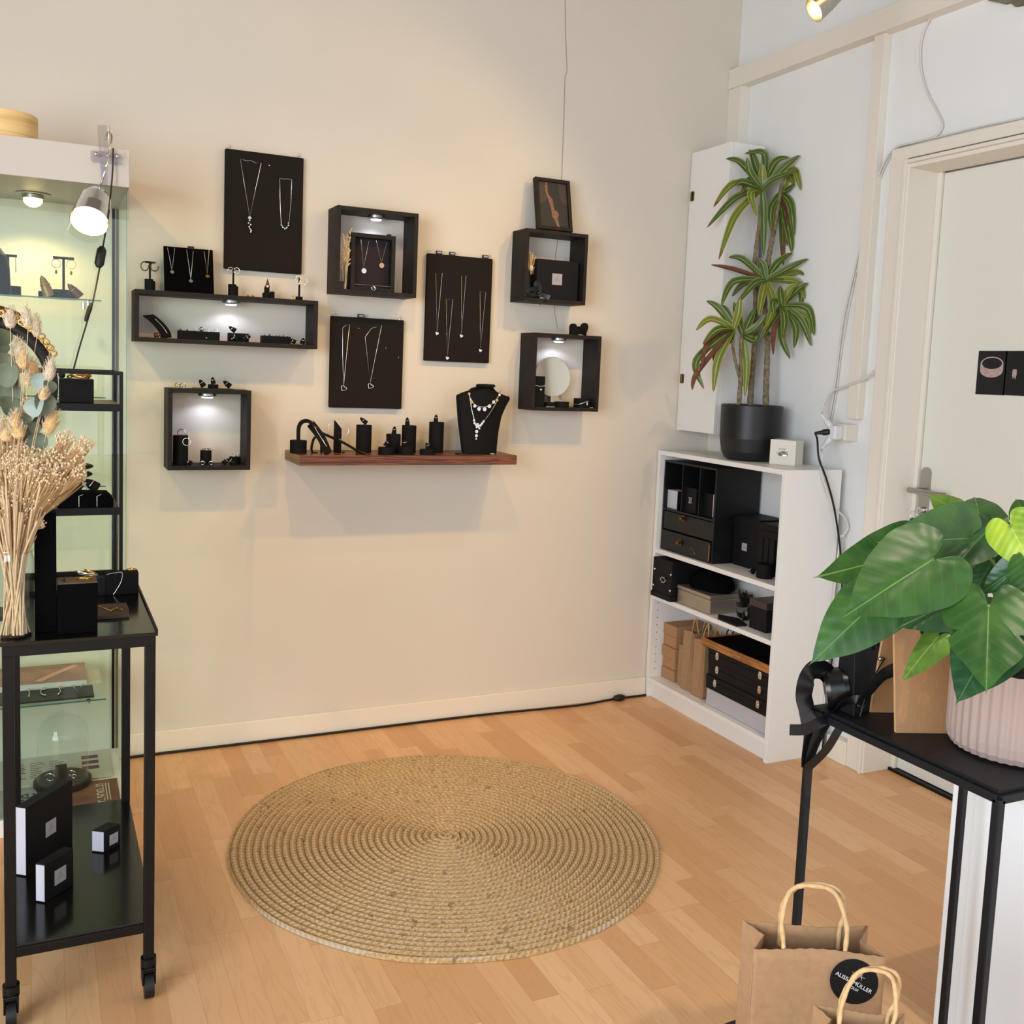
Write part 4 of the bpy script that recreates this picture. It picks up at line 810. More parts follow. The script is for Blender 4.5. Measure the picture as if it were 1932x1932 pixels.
cxn = bp_(917.5, 731); MB().lathe([(0, 0), (.0375, 0), (.0385, .004), (.034, .010), (0, .011)], (cxn.x, yb+.006, zt_-.004), 32, Matrix.Diagonal((1, .62, 1))).build('neck_cap', 'leather', t)
p_ = bp_(928, 856, -.175); MB().box((p_.x-.008, -.1855, S+.001), (p_.x+.006, -.176, S+.005)).build('printed_mark', 'greyl', t)
def bustpt(px, py, o=.0045):
    P0 = at(px, py, y=yb-.03)
    z = P0.z; a0, a1 = span(max(S+.002, min(zt_-.003, z))); f = (z-S)/(zt_-S); u = min(.97, max(.03, (P0.x-a0)/(a1-a0))); y = yb-.006-.030*math.sin(PI*u)**.8*(.55+.45*f)+.028*f
    return at(px, py, y=y-o)
cp = spline([bustpt(x, y) for x, y in ((886, 741), (889, 754), (896, 763), (906, 767.5), (920, 766.5), (932, 758), (940, 747), (944, 737))], 4)
tt = thing('coin_necklace', 'short gold and silver coin necklace high on the bust', 'necklace', cp[12], None); MB().tube(cp, .0012, 5).build('chain', 'silver', tt)
for i, (px, py, mt, s_) in enumerate(((885, 743, 'gold', .005), (889.5, 758.5, 'gold', .006), (895.5, 766, 'silver', .006), (903.5, 771.5, 'silver', .007), (914, 772, 'silver', .0075), (923, 766.5, 'silver', .007), (931, 758.5, 'silver', .006), (937.5, 755, 'gold', .005), (942, 745, 'silver', .005))):
    c = bustpt(px, py, .005); MB().cyl(c, s_, .0018, 18, mx=Matrix.Rotation(PI/2, 3, 'X')).build('coin', mt, tt)
cp = [bustpt(x, y) for x, y in ((886, 744), (888, 760), (891, 777), (895, 793))]; cp2 = [bustpt(x, y) for x, y in ((942, 745), (933, 765), (921, 784), (912, 796))]
tt = thing('cascade_necklace', 'long silver necklace with a bright cascading centre on the bust', 'necklace', cp[-1], None)
for c_ in (cp, cp2): MB().tube(spline(c_, 4), .0012, 5).build('chain', 'silver', tt)
for i, (px, py, s_) in enumerate(((894, 793, .0045), (895, 798, .0048), (898, 801.5, .005), (902, 804, .0052), (906, 802.5, .005), (909, 799, .0048), (912, 795, .0045), (899, 806, .004), (904, 808, .004), (901, 800, .004), (899, 814, .0062), (898.5, 822, .0058), (898, 828, .003))):
    c = bustpt(px, py, .005); MB().cyl(c, s_, .002, 14, mx=Matrix.Rotation(PI/2, 3, 'X')).build('plate', 'silver', tt)
# ================================================================ ON AND IN THE BOOKCASE
BT = 1.06
def ibox(nm, mt, parent, a, b, bevel=.001): return MB().box(a, b).build(nm, mt, parent, bevel=bevel)
# --- desktop drawer cabinet
dy0, dy1, dx0, dx1, dz0, dz1 = -.028, -.388, .022, .235, .6455, 1.021
t = thing('drawer_organizer', 'black painted organizer with two drawers and three pigeonholes in the bookcase', 'drawer unit', (.12, -.2, dz0), None)
dm = .812
ibox('side', 'blkpaint', t, (dx0, dy0, dz0), (dx1, dy0-.008, dz1)); ibox('side', 'blkpaint', t, (dx0, dy1, dz0), (dx1, dy1+.008, dz1))
ibox('top', 'blkpaint', t, (dx0, dy0-.008, dz1-.008), (dx1, dy1+.008, dz1)); ibox('back', 'blkpaint', t, (dx1-.006, dy0-.008, dz0), (dx1, dy1+.008, dz1-.008))
ibox('middle_board', 'blkpaint', t, (dx0, dy0-.008, dm), (dx1-.006, dy1+.008, dm+.008)); ibox('bottom', 'blkpaint', t, (dx0, dy0-.008, dz0), (dx1-.006, dy1+.008, dz0+.006))
ys_ = [at(1287, 900, x=dx0).y, at(1320, 900, x=dx0).y]
for y in ys_: ibox('divider', 'blkpaint', t, (dx0+.002, y+.002, dm+.008), (dx1-.006, y-.002, dz1-.008))
for z0_, z1_, xo, kx in ((.734, .808, .003, (1287, 978)), (.6525, .729, -.006, (1281, 1024))):
    d_ = ibox('drawer', 'blkpaint', t, (dx0+xo, dy0-.010, z0_), (dx1-.008, dy1+.010, z1_))
    kp = at(*kx, x=dx0+xo-.008); k = MB(); mx = Matrix.Rotation(-PI/2, 3, 'Y')
    k.lathe([(0, 0), (.013, 0), (.013, .002), (.005, .004), (.005, .012), (.010, .015), (.011, .018), (.006, .022), (0, .023)], (dx0+xo, kp.y, kp.z), 24, mx); k.build('knob', 'brass', d_)
M['rawwood'] = mat('raw_wood', (134, 84, 48), .7, noise=(200, .3)); MB().box((dx0-.007, dy1+.0165, .656), (dx0-.0055, dy1+.0105, .72)).build('worn_edge', 'rawwood', t)
MB().tube([at(1300, 1037, x=dx0-.0075), at(1305, 1033, x=dx0-.0075), at(1309, 1040, x=dx0-.0075), at(1311, 1046, x=dx0-.0075)], .0008, 5).build('scratch', 'steel', t)
zm = dm+.0085
def small_box(lab, pl, pr, pt, x0, dep, mt, z=zm, nm='jewellery_box', grp='small jewellery boxes in the pigeonholes'):
    y0, y1 = at(pl, 930, x=x0).y, at(pr, 930, x=x0).y; zt = at(pl, pt, x=x0).z
    t = thing(nm, lab, 'box', (x0+dep/2, (y0+y1)/2, z), grp); MB().box((x0, y0, z), (x0+dep, y1, zt)).build('box_body', mt, t, bevel=.001); return t, y0, y1, zt
t, y0, y1, zt = small_box('small pale box in the first pigeonhole', 1259, 1278, 923, .04, .05, 'greypap'); ibox('dark_sleeve', 'blkbox', t, (.041, y1, zm), (.09, y1-.004, zt))
t, y0, y1, zt = small_box('small black box with a round logo label in the middle pigeonhole', 1292, 1314, 918, .04, .05, 'blkbox')
yc, zc = (y0+y1)/2, (zm+zt)/2; MB().box((.0393, yc+.010, zc-.012), (.0402, yc-.010, zc+.012)).build('label', 'greyl', t); MB().ring((.0388, yc, zc), .0085, .0012, (1, 0, 0), 20, 5).box((.0388, yc+.009, zc-.001), (.0392, yc-.009, zc+.001)).build('label_mark', 'blkbox', t)
t, y0, y1, zt = small_box('small dark box with grey edge in the last pigeonhole', 1323, 1348, 928, .05, .05, 'blkbox'); MB().box((.0492, y1+.004, zm+.003), (.0502, y1, zt)).build('grey_edge', 'greypap', t)
# --- black lidded box with logo, boxes beside it, cylinder
zb = .6455
t = thing('lidded_box', 'large black lidded card box with silver logo label beside the drawer unit', 'box', (.17, -.47, zb), None)
ang = 0; bx0, bx1, by0, by1, bt = .115, .235, -.395, -.55, .88
btz = at(1381, 975, x=.115).z; ibox('box_body', 'blkbox', t, (bx0, by0, zb), (bx1, by1, btz-.02)); ibox('lid', 'blkbox', t, (bx0-.004, by0+.003, btz-.02), (bx1+.002, by1-.003, btz+.012), .0015)
lp = at(1404.5, 1032, x=bx0); logo((bx0-.0003, lp.y, lp.z), .030, (0, -1, 0), (0, 0, 1), (-1, 0, 0), t)
for i, (y, lab) in enumerate(((-.562, 'upright narrow black box right against the large lidded box'), (-.594, 'second upright narrow black box from the large lidded box'), (-.626, 'third upright narrow black box from the large lidded box'))):
    tag(ibox('narrow_box', 'blkbox', None, (.10, y, zb), (.235, y-.027, btz-.045), .001), lab, 'box', 'narrow black boxes in the bookcase')
for i, z in enumerate((btz-.0445, btz-.0185)):
    tag(ibox('flat_box', 'blkbox', None, (.098, -.562, z), (.235, -.675, z+.025), .001), ['flat black box lying lower on the narrow upright boxes', 'flat black box topmost on the narrow upright boxes'][i], 'box', 'flat black boxes in the bookcase')
tag(ibox('tall_folder', 'blkbox', None, (.12, -.745, zb), (.245, -.782, 1.025)), 'tall black folder against the side of the bookcase', 'folder')
px_ = at(1440, 1089, z=zb); tag(base_cyl(MB(), (.062, -.655, zb), .030, .052).build('cylinder_stand', 'leather', org=(.062, -.655, zb)), 'black cylinder standing at the front edge of the bookcase shelf', 'display stand')
cone_finger((.06, -.595, zb), .009, .026, 1.2, 'black ring cone lying beside the cylinder in the bookcase', az=PI/2)
# --- middle shelf
zb = .4465
t = thing('storage_box', 'black storage box with silver label holder and rivets on the middle bookcase shelf', 'box', (.1, -.1, zb), None)
x0 = -.014; y0, y1 = -.030, -.170; zt = .612
ibox('box_body', 'blkbox', t, (x0+.004, y0, zb+.022), (.235, y1, zt), .002); ibox('base_lip', 'blkbox', t, (x0, y0+.003, zb), (.237, y1-.003, zb+.022), .002)
for (px, py) in ((1234, 1073), (1265, 1085), (1231, 1103), (1263, 1115)):
    p_ = at(px, py, x=x0); MB().ball((x0+.003, max(min(p_.y, y0-.006), y1+.006), p_.z), .0052, 6, (.5, 1, 1)).build('rivet', 'chrome', t)
p_ = at(1250, 1094, x=x0); k = MB(); hw, hh = .021, .0125
k.box((x0+.001, p_.y+hw, p_.z-hh), (x0+.005, p_.y-hw, p_.z-hh+.006)).box((x0+.001, p_.y+hw, p_.z+hh-.006), (x0+.005, p_.y-hw, p_.z+hh)).box((x0+.001, p_.y+hw, p_.z-hh), (x0+.005, p_.y+hw-.008, p_.z+hh)).box((x0+.001, p_.y-hw, p_.z-hh), (x0+.005, p_.y-hw+.008, p_.z+hh)); k.build('label_holder', 'steel', t)
t = thing('tin_box', 'silver metal tin box with lid on the middle bookcase shelf', 'box', (.12, -.29, zb), None)
M['tin'] = mat('brushed_tin', (178, 168, 154), .38, .85, noise=(20, .05)); x0 = .012; y0, y1 = -.178, -.402; zt = at(1337, 1130, x=x0).z; print('tin', zt)
zt = .522
ibox('tin_body', 'tin', t, (x0+.002, y0-.002, zb), (.21, y1+.002, zt-.016), .006); ibox('lid', 'tin', t, (x0, y0, zt-.016), (.212, y1, zt), .004)
q_ = MB(); random.seed(9); vs = []; n_ = 20; m__ = 10
for j in range(m__+1):
    for i in range(n_):
        a = 2*PI*i/n_; f = j/m__; r0 = math.cos(f*PI/2)**.6; rr = 1+.10*math.sin(3*a+1)+.05*math.sin(7*a); vs.append(V(.115+.085*r0*rr*math.cos(a), -.285+.098*r0*rr*math.sin(a), zt+.001+.075*math.sin(f*PI/2)*(1+.1*math.sin(4*a))))
q_.add(vs, [(j*n_+i, j*n_+(i+1) % n_, (j+1)*n_+(i+1) % n_, (j+1)*n_+i) for j in range(m__) for i in range(n_)], True); q_.add(vs[:n_], [list(range(n_))[::-1]])
tag(q_.build('velvet_pouch', 'vel', org=(.115, -.285, zt)), 'soft black velvet cloth heaped on the silver tin box', 'pouch')
t = thing('ribbon_pile', 'tangle of black satin ribbon heaped on the middle bookcase shelf', 'ribbon', (.13, -.49, zb), None); random.seed(12)
for i in range(12):
    c = V(random.uniform(.09, .17), random.uniform(-.45, -.54), zb+random.uniform(.012, .10)); r = random.uniform(.014, .026); a = random.uniform(0, 6)
    ps = [c+V(r*math.cos(b), r*math.sin(b)*math.cos(a), r*math.sin(b)*math.sin(a)*.8) for b in [2*PI*j/9 for j in range(7)]]
    for p in ps: p.z = max(p.z, zb+.004)
    cp = spline(ps, 3); MB().ribbon(cp, [V(.002, .006, .009)]*len(cp), .001).build('loop', 'satin', t)
tag(ibox('small_dark_box', 'blkbox', None, (.05, -.60, zb), (.16, -.695, zb+.085), .002), 'dark box beside the ribbon tangle on the middle bookcase shelf', 'box')
M['smoke'] = mat('smoky_plastic', (52, 44, 40), .25, spec=.6); tag(ibox('smoky_tray', 'smoke', None, (.045, -.60, zb+.0855), (.165, -.70, zb+.112), .002), 'smoky tray on top of the dark box by the ribbon tangle', 'tray')
k = MB(); z_ = zb+.002; k.prism([V(.04, -.425, z_), V(.005, -.47, z_), V(.004, -.585, z_), V(.05, -.59, z_), V(.08, -.50, z_)][::-1], (0, 0, .006)); tag(k.build('black_envelope', 'blkbox', org=(.04, -.5, z_)), 'flat black card lying at the edge of the middle bookcase shelf', 'card')
# --- lower compartment
zb = .0865
y0, y1 = -.030, -.125; x0 = .062
for i in range(5):
    j = [0, .004, -.003, .003, 0][i]; h = .0475; z = zb+i*h
    t = thing('cardboard_box', 'brown cardboard box, %s of the stack of five in the bookcase' % ['lowest', 'second from the bottom', 'the middle one', 'second from the top', 'topmost'][i], 'box', (.15, -.08, z), 'stacked cardboard boxes')
    ibox('box_body', 'carton', t, (x0+j, y0, z), (.235, y1+j, z+h-.0008), .0012); ibox('lid_flap', 'carton', t, (x0+j-.001, y0-.001, z+.003), (x0+j, y1+j+.001, z+h-.002), 0)
def paper_bag(lab, cx, cy, zb, w, d, h, rz=0, grp=None, handles=True, cat='bag', hr=.3, hh=.06, lean=0, hth=.0022, slump=0, hmt='cord', hx=0):
    """kraft bag: w wide (local x), d deep; open top with side gussets folded in"""
    t = thing('paper_bag', lab, cat, (cx, cy, zb), grp); mx = Matrix.Translation((cx, cy, zb)) @ Matrix.Rotation(rz, 4, 'Z')
    def L(x, y, z): return mx @ V(x, y+lean*z, z)
    th = .0012; n = 22
    for s, nm in ((-1, 'front_panel'), (1, 'back_panel')):
        vs = []; fs = []
        for j in range(13):
            z = h*j/12+(slump if s < 0 else .004)*0; f = j/12
            for i in range(n+1):
                u = i/n; x = -w/2+w*u; y = s*(d/2)*(1-.0*f) + .0016*math.sin(u*9+f*4+s)*f; zz = z-(.0012*(i % 2) if j == 12 else 0) - (0 if s > 0 else .0)
                vs.append(L(x, y-s*.22*d*f*math.sin(PI*u)*.5, zz))
        for j in range(12):
            for i in range(n): fs.append((j*(n+1)+i, j*(n+1)+i+1, (j+1)*(n+1)+i+1, (j+1)*(n+1)+i))
        MB().add(vs, fs, True).build(nm, 'kraft', t, solid=th)
    for s in (-1, 1):
        vs = []; fs = []
        for j in range(9):
            f = j/8
            for i in range(9):
                u = i/8; vs.append(L(s*(w/2-.0006-f*.30*d*(1-abs(2*u-1))), -d/2+d*u, h*f-(.0012 if j == 8 and i % 2 else 0)))
        for j in range(8):
            for i in range(8): fs.append((j*9+i, j*9+i+1, (j+1)*9+i+1, (j+1)*9+i))
        MB().add(vs, fs).build('side_gusset', 'kraftd' if 0 else 'kraft', t, solid=th)
    MB().add([L(-w/2, -d/2, .001), L(w/2, -d/2, .001), L(w/2, d/2, .001), L(-w/2, d/2, .001)], [(0, 1, 2, 3)]).build('base', 'kraftd', t, solid=th)
    if handles:
        for s in (-1, 1):
            pts = []
            yb_ = s*(d/2*.72)
            for (x, z) in ((-w*hr+.0, h-.03), (-w*hr, h), (-w*hr-.002, h+hh*.45), (-w*hr*.72, h+hh*.9), (0, h+hh), (w*hr*.72, h+hh*.88), (w*hr+.002, h+hh*.4), (w*hr, h), (w*hr, h-.03)):
                pts.append(L(x+(.004*s)+hx*max(0, z-h), yb_*(1 if z <= h else max(0, 1-(z-h)/hh*1.1))+(.003*s if z > h+.02 else 0), z))
            cp = spline(pts, 6); rs = [hth*(1+.14*math.sin(i*1.6)) for i in range(len(cp))]; MB().tube(cp, rs, 7).build('handle', hmt, t)
    return t, mx
zb = .087
gb = 'kraft bags in the bookcase'
paper_bag('narrow flat kraft bag right beside the stack of cardboard boxes', .115, -.160, zb, .10, .034, .170, rz=.04, grp=gb, handles=False)
paper_bag('kraft bag with twisted handles, nearer the cardboard boxes', .112, -.224, zb, .125, .066, .245, rz=.05, grp=gb, hr=.22, hh=.075, hth=.002)
paper_bag('kraft bag with twisted handles, nearer the black clasp cases', .106, -.310, zb, .125, .072, .232, rz=.04, grp=gb, hr=.22, hh=.075, hth=.002)
M['frost'] = glass('frosted_plastic', (226, 222, 226), .35)
t = thing('clear_storage_box', 'clear plastic storage box under the black clasp cases in the bookcase', 'box', (.13, -.575, zb), None)
ibox('bin_wall', 'greypap', t, (.0315, -.398, zb+.001), (.225, -.765, zb+.003), 0)
M['frostd'] = mat('milky_plastic', (206, 203, 206), .3, trans=.25); ibox('bin_wall', 'frostd', t, (.03, -.396, zb+.001), (.032, -.767, zb+.066), 0); ibox('bin_wall', 'frostd', t, (.225, -.396, zb), (.227, -.767, zb+.066), 0); ibox('bin_wall', 'frostd', t, (.032, -.396, zb), (.225, -.398, zb+.066), 0); ibox('bin_wall', 'frostd', t, (.032, -.765, zb), (.225, -.767, zb+.066), 0)
z = zb+.0665
for i in range(3):
    h = .0545; x0 = [.026, .030, .028][i]; y0, y1 = [-.392, -.396, -.394][i], [-.772, -.770, -.772][i]
    t = thing('clasp_case', 'flat black jewellery case with two clasps, %s of three' % ['lowest', 'the middle one', 'topmost'][i], 'case', (.13, -.58, z), 'stacked clasp cases')
    ibox('case_body', 'blkbox', t, (x0, y0, z), (.23, y1, z+h*.62), .0015); ibox('lid', 'blkbox', t, (x0-.001, y0+.001, z+h*.64), (.23, y1-.001, z+h-.0005), .0015)
    for f in (.16, .84):
        y = y0+(y1-y0)*f; c_ = MB(); c_.prism([V(x0-.001, y+.007, z+h*.35), V(x0-.001, y-.007, z+h*.35), V(x0-.001, y-.010, z+h*.60), V(x0-.001, y-.006, z+h*.86), V(x0-.001, y+.006, z+h*.86), V(x0-.001, y+.010, z+h*.60)], (-.003, 0, 0)).ball((x0-.005, y, z+h*.55), .004, 5, (.6, 1, 1.4)).ring((x0-.004, y, z+h*.80), .004, .0012, (1, 0, 0), 12, 5).build('clasp', 'chrome', t, bevel=.0005)
    z += h
zz_ = z
t = thing('wood_edged_tray', 'black display tray with orange wood edge on top of the clasp cases', 'tray', (.12, -.57, z), None)
x0, x1, y0, y1 = .010, .215, -.365, -.780
ibox('bottom_board', 'blkbox', t, (x0+.006, y0-.006, z), (x1, y1+.004, z+.022)); ibox('wood_edge', 'orangewood', t, (x0, y0, z+.004), (x0+.008, y1, z+.034), .0015); ibox('wood_edge', 'orangewood', t, (x0+.008, y0, z+.004), (x1, y0-.008, z+.034), .0015)
ibox('velvet_pad', 'vel', t, (x0+.008, y0-.008, z+.022), (x1, y1, z+.030))
t = thing('spiral_key_coil', 'black and white coiled key strap lying behind the kraft bags', 'strap', (.17, -.345, z+.03), None)
for i in range(4): MB().ring((.18+.006*i, -.335-.010*i, z+.026+.012*(i % 2)), .017, .003, (.5, .6, .3*i-.4), 20, 6).build('coil', 'whtcable' if i % 2 else 'blkcable', t)
# --- on top
t = thing('cup_handle_box', 'small cream box with a silver cup pull on top of the bookcase', 'box', (.17, -.62, BT), None)
A_, B_, D_ = at(1451, 875, z=BT), at(1500, 879, z=BT), at(1520, 875, z=BT); A_ = V(.103, -.585, BT); u_ = V(.043, -.086, 0).normalized(); w_ = V(.9, .45, 0).normalized(); u_ = V(-w_.y, w_.x, 0)*-1
A_ = at(1451, 875.5, z=BT); B_ = at(1499, 880, z=BT); u_ = (B_-A_); wl = u_.length; u_.normalize(); w_ = V(-u_.y, u_.x, 0); hgt = at(1451, 828, x=A_.x).z-BT; print('cup box', A_, B_, wl, hgt)
dp = .075; p4 = [A_, B_, B_+w_*dp, A_+w_*dp]; MB().hexa([p+V(0, 0, .0005) for p in p4]+[p+V(0, 0, hgt) for p in p4]).build('box_body', 'plast', t, bevel=.001)
ctr = at(1477, 853, x=A_.x+.02); ctr = A_.lerp(B_, .53)+V(0, 0, hgt*.5)-w_*.001
hd = MB(); n_ = 14; vs = []
for j in range(6):
    b = PI/2*j/5
    for i in range(n_+1):
        a = PI*i/n_; vs.append(ctr+u_*(.020*math.cos(a)*math.cos(b))+V(0, 0, .018*math.sin(a)*math.cos(b)-.011)-w_*(.011*math.sin(b)))
hd.add(vs, [(j*(n_+1)+i, j*(n_+1)+i+1, (j+1)*(n_+1)+i+1, (j+1)*(n_+1)+i) for j in range(5) for i in range(n_)], True)
hd.tube([ctr+u_*-.024+V(0, 0, -.004), ctr+u_*-.016+V(0, 0, .002), ctr+u_*-.016+V(0, 0, .013), ctr+u_*.016+V(0, 0, .013), ctr+u_*.016+V(0, 0, .002), ctr+u_*.024+V(0, 0, -.004)], .0018, 6).build('cup_pull', 'chrome', t)
# --- dracaena
def leafmat(name, dark, mid, pale, edge, tip):
    q = NT(name); uv = q.n('ShaderNodeUVMap').outputs[0]; s = q.n('ShaderNodeSeparateXYZ', {0: uv}); u, v = s.outputs[0], s.outputs[1]
    nz = q.n('ShaderNodeTexNoise', {'Vector': q.pos(), 'Scale': 14, 'Detail': 3}).outputs[0]
    d = q.math('ABSOLUTE', q.math('SUBTRACT', u, .5)); d = q.math('ADD', d, q.math('MULTIPLY_ADD', nz, .16, -.08))
    c = q.ramp(d, [(0, lin(pale)), (.05, lin(pale)), (.09, lin(dark)), (.24, lin(mid)), (.34, lin(dark)), (.40, lin(edge))])
    c = q.mix(q.math('MULTIPLY', q.math('GREATER_THAN', q.math('ADD', v, q.math('MULTIPLY', nz, .5)), 1.17), .85), c, lin(tip)); q.put(q.b.inputs['Base Color'], c); q.b.inputs['Roughness'].default_value = .42; return q.m
M['leafA'] = leafmat('striped_green_leaf', (48, 72, 26), (66, 92, 32), (136, 146, 66), (112, 126, 44), (120, 74, 44))
M['leafB'] = leafmat('yellowing_leaf', (84, 104, 34), (112, 124, 42), (160, 158, 74), (154, 146, 56), (128, 74, 44))
M['leafC'] = mat('withered_brown_leaf', (104, 62, 42), .7, noise=(60, .3))
M['trunk'] = mat('ringed_cane', (122, 108, 84), .85, noise=(70, .45), bump=(90, 1))
def strap_leaf(b, m_, e, w, mt, parent, side=None, droop=.0):
    cp = spline([b, m_, e], 7); n = len(cp); vs = []; uvs = []; fs = []
    tocam = (CAM-m_).normalized()
    for i, p in enumerate(cp):
        d = (cp[min(i+1, n-1)]-cp[max(0, i-1)]).normalized(); up = (V(0, 0, 1)*.55+tocam*.8); sd = d.cross(up)
        if sd.length < 1e-4: sd = V(1, 0, 0)
        sd.normalize(); nn = sd.cross(d); f = i/(n-1); ww = w*(math.sin(PI*min(1, f*.92+.08))**.62)*(1 if f < .5 else 1-.25*(f-.5)*2)
        if i == n-1: ww = .0004
        for k_ in range(5):
            s = (k_-2)/2; vs.append(p+sd*s*ww+nn*(abs(s)*ww*.45)); uvs.append((.5+s*.5, f))
    for i in range(n-1):
        for k_ in range(4): fs.append((i*5+k_, i*5+k_+1, i*5+5+k_+1, i*5+5+k_))
    o = MB().add(vs, fs, True).build('leaf', mt, parent); uvl = o.data.uv_layers.new(name='UVMap')
    for lp in o.data.loops: uvl.data[lp.index].uv = uvs[lp.vertex_index]
    return o
pc = V(.137, -.430, BT)
t = thing('dracaena_plant', 'tall striped dracaena with several canes in a black pot on the bookcase', 'potted plant', pc, None)
pr_ = .104; cx_, cy_, _d = proj(pc+V(0, 0, .09)); print('pot px', cx_)
MB().lathe([(0, 0), (.080, 0), (.097, .009), (.108, .034), (.1165, .085), (.118, .210), (.114, .213), (.110, .210), (.108, .185), (0, .185)], pc, 48).build('pot', 'pot', t)
MB().cyl(pc+V(0, 0, .185), .107, .010, 32).build('soil_fill', 'soil', t)
random.seed(2); k = MB()
for i in range(190):
    a, r = random.uniform(0, 2*PI), .100*math.sqrt(random.random()); k.ball(pc+V(r*math.cos(a), r*math.sin(a), .196+random.uniform(0, .014)), random.uniform(.005, .009), 4, (1, 1, .8))
k.build('clay_pebbles', 'clay', t)['kind'] = 'stuff'
d0 = _d
def zp(x, y, dd=0): return atd(1240+x/2.9725, 250+y/2.9725, d0+dd)
def cane(pts, r0, r1, dd):
    P = [zp(x, y, d_) for (x, y), d_ in zip(pts, dd)]; P[0].z = BT+.190 if pts[0][1] > 1450 else P[0].z; cp = spline(P, 8); n = len(cp); MB().tube(cp, [(r0+(r1-r0)*i/n)*(1+.10*math.sin(i*2.2)) for i in range(n)], 10).build('cane', 'trunk', t)
cane([(612, 1505), (612, 1380), (618, 1190), (606, 1000), (604, 860)], .0125, .008, [0, 0, 0, 0, 0])
cane([(622, 1190), (650, 1110), (690, 1010), (702, 960)], .008, .006, [0, -.01, -.03, -.04])
cane([(604, 860), (628, 690), (655, 540), (682, 380), (700, 290)], .011, .008, [0, .01, .02, .03, .03])
cane([(522, 1495), (530, 1380), (545, 1200), (552, 960), (548, 720), (572, 520), (588, 340)], .0115, .007, [.03, .03, .03, .03, .02, .02, .01])
cane([(460, 1500), (470, 1330), (470, 1180), (474, 1130)], .0095, .006, [-.03, -.03, -.04, -.04]); cane([(470, 1400), (440, 1290), (425, 1200), (428, 1110)], .007, .0055, [-.03, -.05, -.06, -.06])
cane([(475, 1420), (490, 1280), (500, 1200)], .006, .004, [-.03, -.02, 0])
LV = {
 (590, 320): (.0, [((470, 175), (385, 148)), ((545, 160), (518, 95)), ((600, 125), (490, 120)), ((520, 225), (505, 140)), ((660, 170), (740, 140)), ((720, 190), (812, 130)), ((430, 290), (315, 420)), ((440, 370), (278, 535)), ((440, 465), (345, 715)), ((597, 480), (597, 700)), ((520, 270), (470, 350)), ((525, 345), (560, 470)), ((590, 230), (585, 170)), ((640, 270), (800, 210)), ((480, 280), (440, 300))]),
 (690, 340): (.04, [((770, 330), (880, 305)), ((820, 415), (870, 595)), ((775, 470), (738, 640)), ((790, 570), (815, 680)), ((730, 570), (738, 670)), ((700, 600), (720, 745)), ((850, 225), (968, 350)), ((640, 430), (640, 560)), ((740, 250), (790, 300)), ((720, 440), (690, 540))]),
 (610, 830): (-.02, [((480, 715), (400, 700)), ((430, 770), (300, 742)), ((430, 840), (358, 975)), ((490, 850), (420, 920)), ((680, 730), (770, 675)), ((740, 760), (900, 715)), ((770, 790), (935, 812)), ((588, 920), (570, 1030)), ((780, 840), (870, 940)), ((860, 860), (910, 1010)), ((545, 850), (440, 970)), ((650, 960), (600, 1120)), ((590, 740), (560, 710))]),
 (700, 970): (-.05, [((780, 890), (905, 850)), ((860, 990), (945, 1145)), ((800, 1050), (880, 1200)), ((775, 1090), (768, 1210)), ((715, 1060), (702, 1155)), ((700, 1150), (745, 1270)), ((850, 1040), (888, 1135)), ((640, 1060), (575, 1170)), ((745, 880), (790, 855)), ((655, 1110), (650, 1250)), ((650, 950), (655, 1030)), ((690, 900), (690, 860))]),
 (430, 1100): (-.08, [((340, 985), (275, 945)), ((300, 1050), (218, 1110)), ((335, 1110), (255, 1190)), ((290, 1170), (245, 1330)), ((222, 1280), (262, 1440)), ((340, 1200), (318, 1290)), ((340, 1280), (315, 1455)), ((380, 1000), (345, 975)), ((455, 1010), (465, 920)), ((400, 1170), (330, 1230)), ((230, 1340), (195, 1445))]),
 (480, 1140): (-.03, [((520, 1050), (548, 985)), ((560, 1090), (610, 1020)), ((530, 1120), (590, 1060)), ((500, 1290), (492, 1480)), ((450, 1040), (430, 950)), ((540, 1170), (560, 1140))])}
random.seed(11)
for (bx, by), (dd, L_) in LV.items():
    for i, (mm, tt_) in enumerate(L_):
        j = random.uniform(-.05, .045) if (tt_[0] < 500) else random.uniform(-.05, .02)
        brown = (bx, by, i) in ((690, 340, 2), (610, 830, 1), (430, 1100, 3), (430, 1100, 10), (700, 970, 9), (690, 340, 5)); yel = i in (6, 8) or random.random() < .16
        e = zp(*tt_, dd+j); m1 = zp(*mm, dd+j*.6); e.x = min(e.x, .285); m1.x = min(m1.x, .285)
        if m1.z < BT+.2 and m1.y > -.2: pass
        strap_leaf(zp(bx, by, dd), m1, e, .0155 if not brown else .011, 'leafC' if brown else ('leafB' if yel else 'leafA'), t)
# --- socket, plugs and cables on the right wall
t = thing('wall_socket', 'cream surface-mounted wall socket beside the door casing', 'socket', (.28, -.83, 1.2), None)
a, b_ = at(1578, 797, x=.262), at(1608, 836, x=.262); ya, yb_ = -.770, -.845; za, zb_ = 1.155, 1.232
a = at(1577, 800, x=.24); b_ = at(1594, 831, x=.24); print('sock', a, b_)
sy0, sy1, sz0, sz1 = a.y, b_.y, b_.z, a.z; ibox('socket_box', 'plast', t, (.24, sy0, sz0-.002), (.2995, sy1, sz1+.002), .003); ibox('socket_plate', 'plast', t, (.236, sy0-.006, sz0+.004), (.24, sy1+.006, sz1-.004), .001)
c0 = V(.236, (sy0+sy1)/2, (sz0+sz1)/2)
t = thing('power_adapter', 'white multi-way adapter with plugs in the wall socket', 'adapter', c0, None)
M['wp'] = mat('white_plug', (222, 220, 224), .35)
